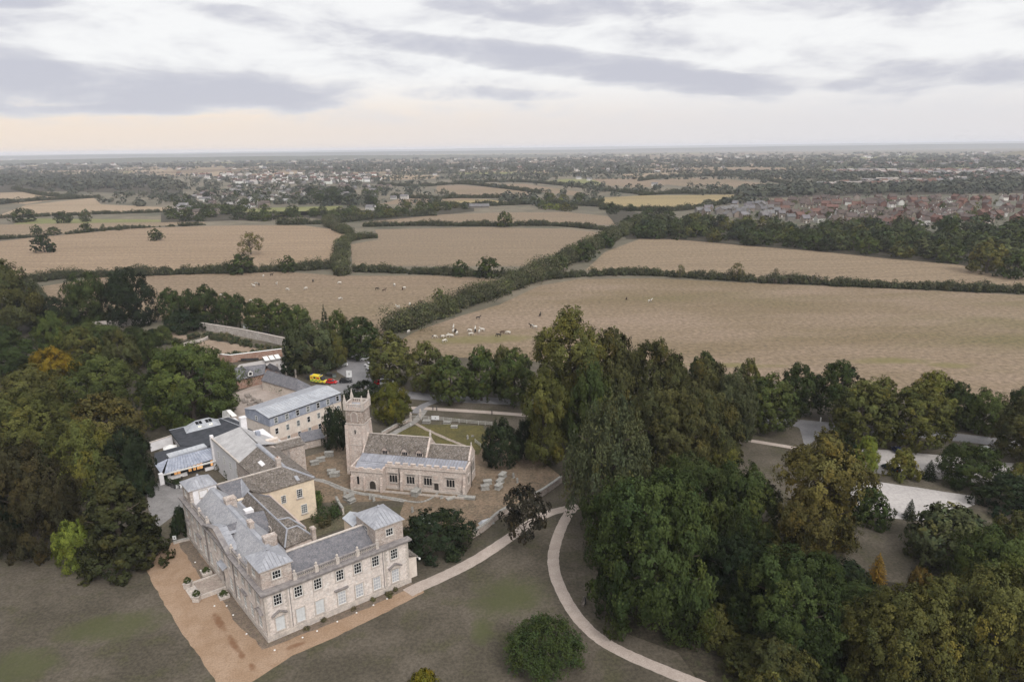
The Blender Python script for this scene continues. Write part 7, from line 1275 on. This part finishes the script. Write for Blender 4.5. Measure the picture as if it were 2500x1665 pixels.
# ------------------------------------------------------------------ vehicles
def vehicle(kind):
    """x forward; returns list of (part, mesh, location, paint?)"""
    L, Wd, hood, top, cab0, cab1 = {'hatch': (4.0, 1.72, .92, 1.48, -1.75, .75), 'saloon': (4.5, 1.78, .9, 1.42, -1.45, .7), 'suv': (4.6, 1.86, 1.05, 1.68, -2.1, .8), 'van': (5.2, 2.0, 1.15, 2.1, -2.5, 1.5)}[kind]
    h = L / 2; w = Wd / 2; st = [(-h, .38, .80 * hood / .92 + .05, .86), (-h + .25, .26, hood + .04, .97), (-h * .5, .24, hood + .05, 1), (h * .3, .24, hood + .02, 1), (h - .45, .26, hood - .14, .96), (h, .40, .66, .80)]
    b = MB(); rows = []
    for x, z0, z1, k in st: rows.append([b.pt(p) for p in ((x, -w*k, z0), (x, -w*k, (z0+z1)*.55), (x, -w*k*.93, z1), (x, w*k*.93, z1), (x, w*k, (z0+z1)*.55), (x, w*k, z0))])
    for a_, c_ in zip(rows, rows[1:]):
        for i in range(6): b.f.append([a_[i], a_[(i+1) % 6], c_[(i+1) % 6], c_[i]])
    b.f.append(rows[0]); b.f.append(rows[-1][::-1])
    t0, t1 = cab0 + (.35 if kind != 'van' else .05), cab1 - .62; z = hood + .03
    g_ = MB().hull([(cab0, -w*.9, z - .1), (cab1 + .25, -w*.9, z - .14), (cab1 + .25, w*.9, z - .14), (cab0, w*.9, z - .1)], [(t0, -w*.74, top - .04), (t1, -w*.74, top - .02), (t1, w*.74, top - .02), (t0, w*.74, top - .04)])
    rf = MB().hull([(t0 - .04, -w*.76, top - .035), (t1 + .05, -w*.76, top - .02), (t1 + .05, w*.76, top - .02), (t0 - .04, w*.76, top - .035)], [(t0 + .1, -w*.66, top + .03), (t1 - .08, -w*.66, top + .04), (t1 - .08, w*.66, top + .04), (t0 + .1, w*.66, top + .03)])
    pil = MB()
    for s in (-1, 1):
        for xa, xb in ((cab0 + .02, t0), ((cab0 + cab1)/2, (t0 + t1)/2), (cab1 + .22, t1)): pil.bar((xa, s*w*.905, z - .06), (xb, s*w*.75, top - .03), .05, 4)
    parts = [('body', b.mesh('car_body', CARP), (0, 0, 0)), ('glasshouse', g_.mesh('car_glass', GLASS), (0, 0, 0)), ('roof_panel', rf.mesh('car_roof', CARP), (0, 0, 0)), ('pillars', pil.mesh('car_pillars', CARP), (0, 0, 0))]
    r = .32; ty = MB().lathe((0, 0, -.11), [(r * .8, 0), (r, .04), (r, .18), (r * .8, .22)], 14).mesh('tyre', TYRE); ri = MB().lathe((0, 0, -.12), [(.05, 0), (r * .68, .02), (r * .68, .22), (.05, .24)], 10).mesh('rim', RIM)
    whl = [(sx * L * .31, sy * (w - .1), r) for sx in (-1, 1) for sy in (-1, 1)]
    lt = MB().box(-.06, .06, -.2, .2, -.08, .08).mesh('headlight', SIGNM); rl = MB().box(-.05, .05, -.12, .12, -.16, .16).mesh('tail_light', mat('red_lens', (.3, .01, .01), rough=.2)) if 'rl' not in CACHE else CACHE['rl']; CACHE['rl'] = rl
    parts += [('headlight', lt, (h - .12, s * w * .58, .66)) for s in (-1, 1)] + [('tail_light', rl, (-h + .02, s * w * .68, hood - .12)) for s in (-1, 1)] + [('number_plate', MB().box(-.02, .02, -.26, .26, -.06, .06).mesh('plate', SIGNM), (-h - .005, 0, .55))]
    return parts, ty, ri, whl
VEH = {}
def car(kind, w, rz, color, label, group='parked cars'):
    if kind not in VEH: VEH[kind] = vehicle(kind)
    parts, ty, ri, whl = VEH[kind]; t = thing('parked_car' if kind != 'van' else 'parked_van', w, label, 'car' if kind != 'van' else 'van', group, rz)
    for n_, me_, lc in parts: link(n_, me_, t, lc, color=color)
    for lc in whl: wo_ = link('wheel', ty, t, lc); wo_.rotation_euler = (math.pi/2, 0, 0); link('rim', ri, wo_)
    return t
WHT, BLK, RED_, BLU, SIL, ORG = (.75, .75, .76), (.012, .013, .016), (.45, .012, .012), (.02, .03, .09), (.35, .36, .38), (.45, .16, .03)
for n_, x, y, kd, a, c, lab in ((6, 1575, 535, 'suv', .15, WHT, 'white car parked alone at the left of the car park'), (6, 1850, 465, 'suv', .15, WHT, 'white car at the far end of the car park under the limes'), (6, 1722, 440, 'hatch', .3, WHT, 'white car in the deep shade beyond the car park'), (6, 1765, 455, 'hatch', .3, SIL, 'pale car beside the shaded white one'), (6, 1890, 540, 'hatch', 2.6, WHT, 'first white car of the right hand row'), (6, 1912, 575, 'hatch', 2.6, WHT, 'second white car of the right hand row'), (6, 1935, 600, 'saloon', 2.6, BLK, 'black car of the right hand row'), (6, 1960, 638, 'hatch', 2.6, WHT, 'third white car of the right hand row, next to the orange one'), (6, 1990, 660, 'hatch', 2.6, ORG, 'orange car in the right hand row'), (6, 2030, 690, 'suv', 2.6, BLK, 'black car below the orange one'), (6, 2090, 715, 'suv', 2.6, BLK, 'second black car behind the van'), (6, 2100, 745, 'van', .1, WHT, 'white van behind the yellow green tree'), (6, 2010, 745, 'hatch', .1, RED_, 'red car nose beside the white van'), (6, 1462, 735, 'hatch', -.25, RED_, 'red hatchback in front of the ambulance'), (6, 1625, 725, 'suv', .1, BLK, 'dark estate car by the sign board'),
   (6, 705, 180, 'saloon', -.15, BLK, 'black car on the avenue verge behind the garden wall'), ('r', 1415, 310, 'hatch', 1.5, BLU, 'dark blue car on the far edge of the pale car park'), ('r', 1370, 445, 'suv', 2.0, (.02, .03, .03), 'dark green car behind the yellow green bush'), ('r', 2085, 310, 'hatch', .1, WHT, 'white car under the rounded dark tree'), (2, 2055, 195, 'hatch', .1, SIL, 'silver car in the shade beside the tallest tree')):
    car(kd, S(n_, x, y), a, c, lab)
AMY = mat('ambulance_yellow', (.75, .60, .06), (.70, .55, .05), 1., rough=.35); AMG = mat('battenburg_green', (.03, .28, .10), rough=.4); AMR = mat('red_lettering_panel', (.5, .06, .03), rough=.4); AMB_ = mat('blue_beacon', (.03, .06, .4), rough=.2)
t = thing('ambulance', S(6, 1315, 725), 'yellow ambulance with green squares parked at the end of the stables', 'ambulance', rz=-.35)
sub(MB().hull([(-3.0, -1.05, .45), (1.5, -1.05, .45), (1.5, 1.05, .45), (-3.0, 1.05, .45)], [(-3.0, -1.0, 2.75), (1.1, -1.0, 2.75), (1.1, 1.0, 2.75), (-3.0, 1.0, 2.75)]), 'body', AMY, t)
sub(MB().hull([(1.5, -1.0, .45), (3.1, -.9, .45), (3.1, .9, .45), (1.5, 1.0, .45)], [(1.5, -1.0, 1.35), (3.0, -.85, 1.05), (3.0, .85, 1.05), (1.5, 1.0, 1.35)]), 'bonnet', AMY, t)
sub(MB().hull([(1.15, -.95, 1.36), (2.45, -.9, 1.2), (2.45, .9, 1.2), (1.15, .95, 1.36)], [(1.12, -.88, 2.5), (1.6, -.85, 2.45), (1.6, .85, 2.45), (1.12, .88, 2.5)]), 'windscreen', GLASS, t)
for i in range(6):
    for s in (-1, 1): sub(MB().box(-2.9 + i * .72, -2.3 + i * .72, s * 1.06 - .012, s * 1.06 + .012, .55 + (i % 2) * .42, .95 + (i % 2) * .42), 'green_square', AMG, t)
for s in (-1, 1):
    sub(MB().box(-1.5, -.6, s * 1.04 - .03, s * 1.04 + .03, 1.75, 2.35), 'side_window', GLASS, t); sub(MB().box(-.3, .9, s * 1.035 - .03, s * 1.035 + .03, 1.7, 2.3), 'red_panel', AMR, t); sub(MB().box(-2.8, -1.9, s * 1.035 - .03, s * 1.035 + .03, 1.8, 2.2), 'red_panel', AMR, t)
sub(MB().box(.7, 1.0, -.8, .8, 2.76, 2.92), 'light_bar', AMB_, t); sub(MB().box(-2.9, -2.7, -.8, .8, 2.76, 2.9), 'light_bar', AMB_, t); sub(MB().box(-1.2, -.6, -.4, .4, 2.76, 2.86), 'roof_vent', AMY, t)
_, ty, ri, _ = VEH['suv']
for lc in [(sx, sy * .93, .36) for sx in (-1.9, 2.1) for sy in (-1, 1)]: wo_ = link('wheel', ty, t, lc); wo_.rotation_euler = (math.pi/2, 0, 0); wo_.scale = (1.1, 1.1, 1.1); link('rim', ri, wo_)
for s in (-1, 1): sub(MB().box(3.0, 3.12, s * .65 - .15, s * .65 + .15, .75, .98), 'headlight', SIGNM, t)
# ------------------------------------------------------------------ horses and the person on the terrace
def skinned(name, verts, edges, rad, m, sub_=1, root=0):
    me = bpy.data.meshes.new(name); me.from_pydata(verts, edges, []); o = bpy.data.objects.new(name, me); col.objects.link(o)
    md = o.modifiers.new('skin', 'SKIN'); md.use_smooth_shade = True
    for i, r in enumerate(rad): me.skin_vertices[0].data[i].radius = r if isinstance(r, tuple) else (r, r); me.skin_vertices[0].data[i].use_root = (i == root)
    if sub_: s = o.modifiers.new('sub', 'SUBSURF'); s.levels = sub_; s.render_levels = sub_
    bpy.context.view_layer.update(); dg = bpy.context.evaluated_depsgraph_get(); out = bpy.data.meshes.new_from_object(o.evaluated_get(dg)); out.name = name; bpy.data.objects.remove(o); out.materials.clear(); out.materials.append(m); return out
HORSEM = mat('piebald_coat', (1, 1, 1), objcol=1., rough=.8)
_t = HORSEM.node_tree; _b = _t.nodes['Principled BSDF']; _oi = nd(_t, 'ShaderNodeObjectInfo'); _tx = nd(_t, 'ShaderNodeTexCoord'); _nz = nd(_t, 'ShaderNodeTexNoise'); _nz.inputs['Scale'].default_value = 1.3; _nz.noise_dimensions = '4D'; _t.links.new(_tx.outputs['Object'], _nz.inputs['Vector']); _t.links.new(mth(_t, 'MULTIPLY', _oi.outputs['Random'], 40), _nz.inputs['W'])
_t.links.new(mixc(_t, mth(_t, 'MULTIPLY', ramp(_t, _nz.outputs[0], .53, .58), _oi.outputs['Alpha']), _oi.outputs['Color'], (.03, .022, .02)), _b.inputs['Base Color'])
def horse_mesh(graze):
    v = [(0, 0, 1.2), (.55, 0, 1.22), (-.6, 0, 1.22), (.85, 0, 1.38)]; r = [.34, .33, .34, .22]; e = [(0, 1), (0, 2), (1, 3)]
    if graze: v += [(1.2, 0, 1.0), (1.42, 0, .55), (1.5, 0, .18)]; r += [.16, .13, .085]
    else: v += [(1.15, 0, 1.75), (1.3, 0, 1.95), (1.72, 0, 1.74)]; r += [.16, .15, .085]
    e += [(3, 4), (4, 5), (5, 6)]
    for s in (-1, 1):
        i = len(v); v += [(.6, s * .17, .95), (.63, s * .18, .5), (.6, s * .18, .1), (.66, s * .18, .02)]; r += [.13, .075, .055, .07]; e += [(1, i), (i, i+1), (i+1, i+2), (i+2, i+3)]
        i = len(v); v += [(-.7, s * .18, .92), (-.58, s * .19, .68), (-.78, s * .19, .46), (-.74, s * .19, .1), (-.68, s * .19, .02)]; r += [.17, .1, .07, .055, .07]; e += [(2, i), (i, i+1), (i+1, i+2), (i+2, i+3), (i+3, i+4)]
        i = len(v); hx = v[5]; v += [(hx[0] - .06, s * .09, hx[2] + .2)]; r += [.04]; e += [(5, i)]
    i = len(v); v += [(-.92, 0, 1.3), (-1.08, 0, .9), (-1.06, 0, .55)]; r += [.07, .08, .04]; e += [(2, i), (i, i+1), (i+1, i+2)]
    return skinned('horse_body', v, e, r, HORSEM, 1)
HM = (horse_mesh(True), horse_mesh(False)); MANE = {True: MB().hull([(.8, -.03, 1.5), (1.3, -.03, .9), (1.25, .03, .9), (.78, .03, 1.5)], [(.85, -.02, 1.68), (1.42, -.02, .98), (1.42, .02, .98), (.85, .02, 1.68)]).mesh('mane', DARKM), False: MB().hull([(.75, -.03, 1.5), (1.1, -.03, 1.85), (1.1, .03, 1.85), (.75, .03, 1.5)], [(.8, -.02, 1.72), (1.18, -.02, 2.1), (1.18, .02, 2.1), (.8, .02, 1.72)]).mesh('mane', DARKM)}
def horse(w, a, c, pie, stand, label, group):
    o = link('horse', HM[stand], None, (w[0], w[1], w[2] if len(w) > 2 else 0), a, (1.0, 1.15, 1.0), c); o.color = (*c, pie); tag(o, label, 'horse', group); link('mane', MANE[not stand], o)
WHh, BRh, BKh = (.56, .53, .48), (.055, .032, .022), (.02, .017, .016)
for x, y, a, c, p, st_, lab in ((435, 735, 1.2, WHh, 0, 0, 'white horse grazing alone at the hedge corner'), (718, 790, .1, WHh, .9, 0, 'brown and white horse left of the herd'), (805, 790, .2, WHh, .8, 0, 'piebald horse second from the left of the herd'), (870, 778, .1, WHh, 0, 0, 'white horse touching its twin in the herd'), (905, 778, 3.1, WHh, .3, 1, 'white horse standing beside its twin'), (965, 750, 1.3, WHh, 0, 0, 'white horse in front of the dark foal'), (928, 685, 1.5, WHh, .4, 1, 'pale horse at the back of the herd'), (925, 725, 1.4, WHh, 0, 0, 'white horse left of the black one'), (950, 725, 1.4, BKh, 0, 0, 'black horse squeezed in the herd'), (1110, 722, 2.8, WHh, .7, 0, 'small piebald left of the central group'), (1118, 760, .1, WHh, .9, 0, 'black and white horse below the central group'), (1165, 705, 1.5, WHh, .2, 1, 'white horse at the back of the central group'), (1168, 725, 1.6, BKh, 0, 0, 'black horse in the central group'), (1210, 730, 1.4, WHh, .2, 0, 'white foal in the central group'), (1245, 712, 3.0, WHh, .1, 1, 'large grey white horse of the central group'),
      (1423, 773, 2.9, BKh, 0, 0, 'dark brown horse between the herd and the lone pair'), (1460, 742, .2, BRh, 0, 0, 'chestnut brown horse right of the herd'), (1528, 745, 3.1, WHh, .6, 0, 'white horse with dark head at the right of the herd'), (828, 835, .6, WHh, 0, 0, 'white horse nearest to the limes'), (1197, 583, .1, BKh, 0, 1, 'black horse standing by the thick hedge'), (1875, 550, 1.3, BKh, 0, 1, 'black horse alone on the open pasture'), (1820, 683, 3.0, WHh, .6, 1, 'piebald horse with raised dark head on the open pasture'), (1785, 672, 2.9, BKh, 0, 1, 'black foal beside the piebald on the open pasture')):
    horse(S('h', x, y), a, c, p, bool(st_), lab, 'horses in the big pasture')
for n_, x, y, c, p, lab in (('h', 90, 262, BKh, 0, 'black horse in the far paddock left of the bay'), ('h', 170, 278, BRh, 0, 'bay horse in the far paddock'), ('h', 285, 218, WHh, 0, 'white foal in the far paddock'), ('h', 372, 262, BRh, 0, 'brown half of a pair in the far paddock'), ('h', 392, 252, WHh, 0, 'white half of a pair in the far paddock'), ('h', 323, 463, WHh, 0, 'white horse near the diagonal hedge'), ('h', 450, 430, WHh, .3, 'pale horse near the diagonal hedge'), ('h', 560, 407, BRh, 0, 'brown horse against the diagonal hedge'), ('h', 285, 585, WHh, 0, 'white horse low in the corner of the diagonal hedge'),
      ('g', 615, 130, WHh, 0, 'white horse behind the avenue limes'), ('g', 883, 182, WHh, 0, 'white horse above the notice board lime'), ('g', 912, 40, WHh, 0, 'white horse left of the dark and white group'), ('g', 935, 20, WHh, .8, 'piebald horse in the dark and white group'), ('g', 960, 28, BKh, 0, 'black horse in the dark and white group'), ('g', 1123, 22, WHh, 0, 'white horse in the middle of the paddock'), ('g', 1222, 74, WHh, 0, 'large white horse in the middle paddock'), ('g', 1395, 65, WHh, .4, 'pale horse right of the large white one'), ('g', 1708, 14, WHh, 0, 'white horse high on the right of the paddock'), ('g', 1711, 163, WHh, .4, 'small pale horse in the lower paddock'), ('g', 2215, 32, WHh, .5, 'white horse at the far right of the paddock'), ('g', 2250, 240, WHh, 0, 'white horse below the yellow hedge tree'), ('g', 1075, -60, BKh, 0, 'black horse under the stubble hedge'), ('g', 1000, -50, WHh, 0, 'white horse under the stubble hedge'), ('g', 1460, -5, BKh, 0, 'dark horse at the top of the paddock')):
    horse(S(n_, x, y), random.uniform(0, 6.2), c, p, random.random() < .3, lab, 'horses in the far paddock')
horse(D(1494, 695), .2, WHh, .7, True, 'piebald horse far out on the big pasture', 'horses in the big pasture'); horse(D(1440, 690), 1.2, BRh, 0, False, 'brown horse far out on the big pasture', 'horses in the big pasture')
# person
SKIN = mat('skin', (.42, .26, .19), rough=.6); SHIRT = mat('white_shirt', (.68, .67, .66), rough=.9); TROU = mat('dark_trousers', (.02, .02, .025), rough=.9); HAIRM = mat('dark_hair', (.03, .02, .015), rough=.8)
pv = [(0, 0, .96), (0, 0, 1.18), (0, 0, 1.38), (0, 0, 1.5), (0, -.01, 1.62), (0, -.02, 1.72)]; pr = [.15, .14, .15, .06, .095, .085]; pe = [(0, 1), (1, 2), (2, 3), (3, 4), (4, 5)]
for s in (-1, 1):
    i = len(pv); pv += [(s * .1, 0, .88), (s * .11, -.02, .5), (s * .11, .02, .1), (s * .12, -.12, .05)]; pr += [.1, .07, .05, .05]; pe += [(0, i), (i, i+1), (i+1, i+2), (i+2, i+3)]
    i = len(pv); pv += [(s * .2, 0, 1.42), (s * .26, .03, 1.14), (s * .24, -.08, .9), (s * .24, -.1, .82)]; pr += [.07, .05, .038, .04]; pe += [(2, i), (i, i+1), (i+1, i+2), (i+2, i+3)]
    for q in range(5):
        j = len(pv); dx = (-.036 + .018 * q) * s; pv += [(s * .24 + dx, -.11, .79), (s * .24 + dx * 1.15, -.12, .74 + (.02 if q in (0, 4) else 0))]; pr += [.011, .008]; pe += [(i + 3, j), (j, j + 1)]
pm = skinned('person', pv, pe, pr, SHIRT, 1)
pm.materials.append(TROU); pm.materials.append(SKIN)
for f_ in pm.polygons: z = f_.center.z; f_.material_index = 1 if z < .95 and abs(f_.center.x) < .19 else (2 if z > 1.47 or (z < .95 and abs(f_.center.x) >= .19) else 0)
pw = HF(7.2, 73.6); po = link('person', pm, None, pw, .5); tag(po, 'person in a white shirt and dark trousers standing before the lit garden room', 'person'); link('hair', MB().lathe((0, .02, 1.66), [(.1, 0), (.11, .06), (.08, .12), (.02, .15)], 8).mesh('hair', HAIRM), po)
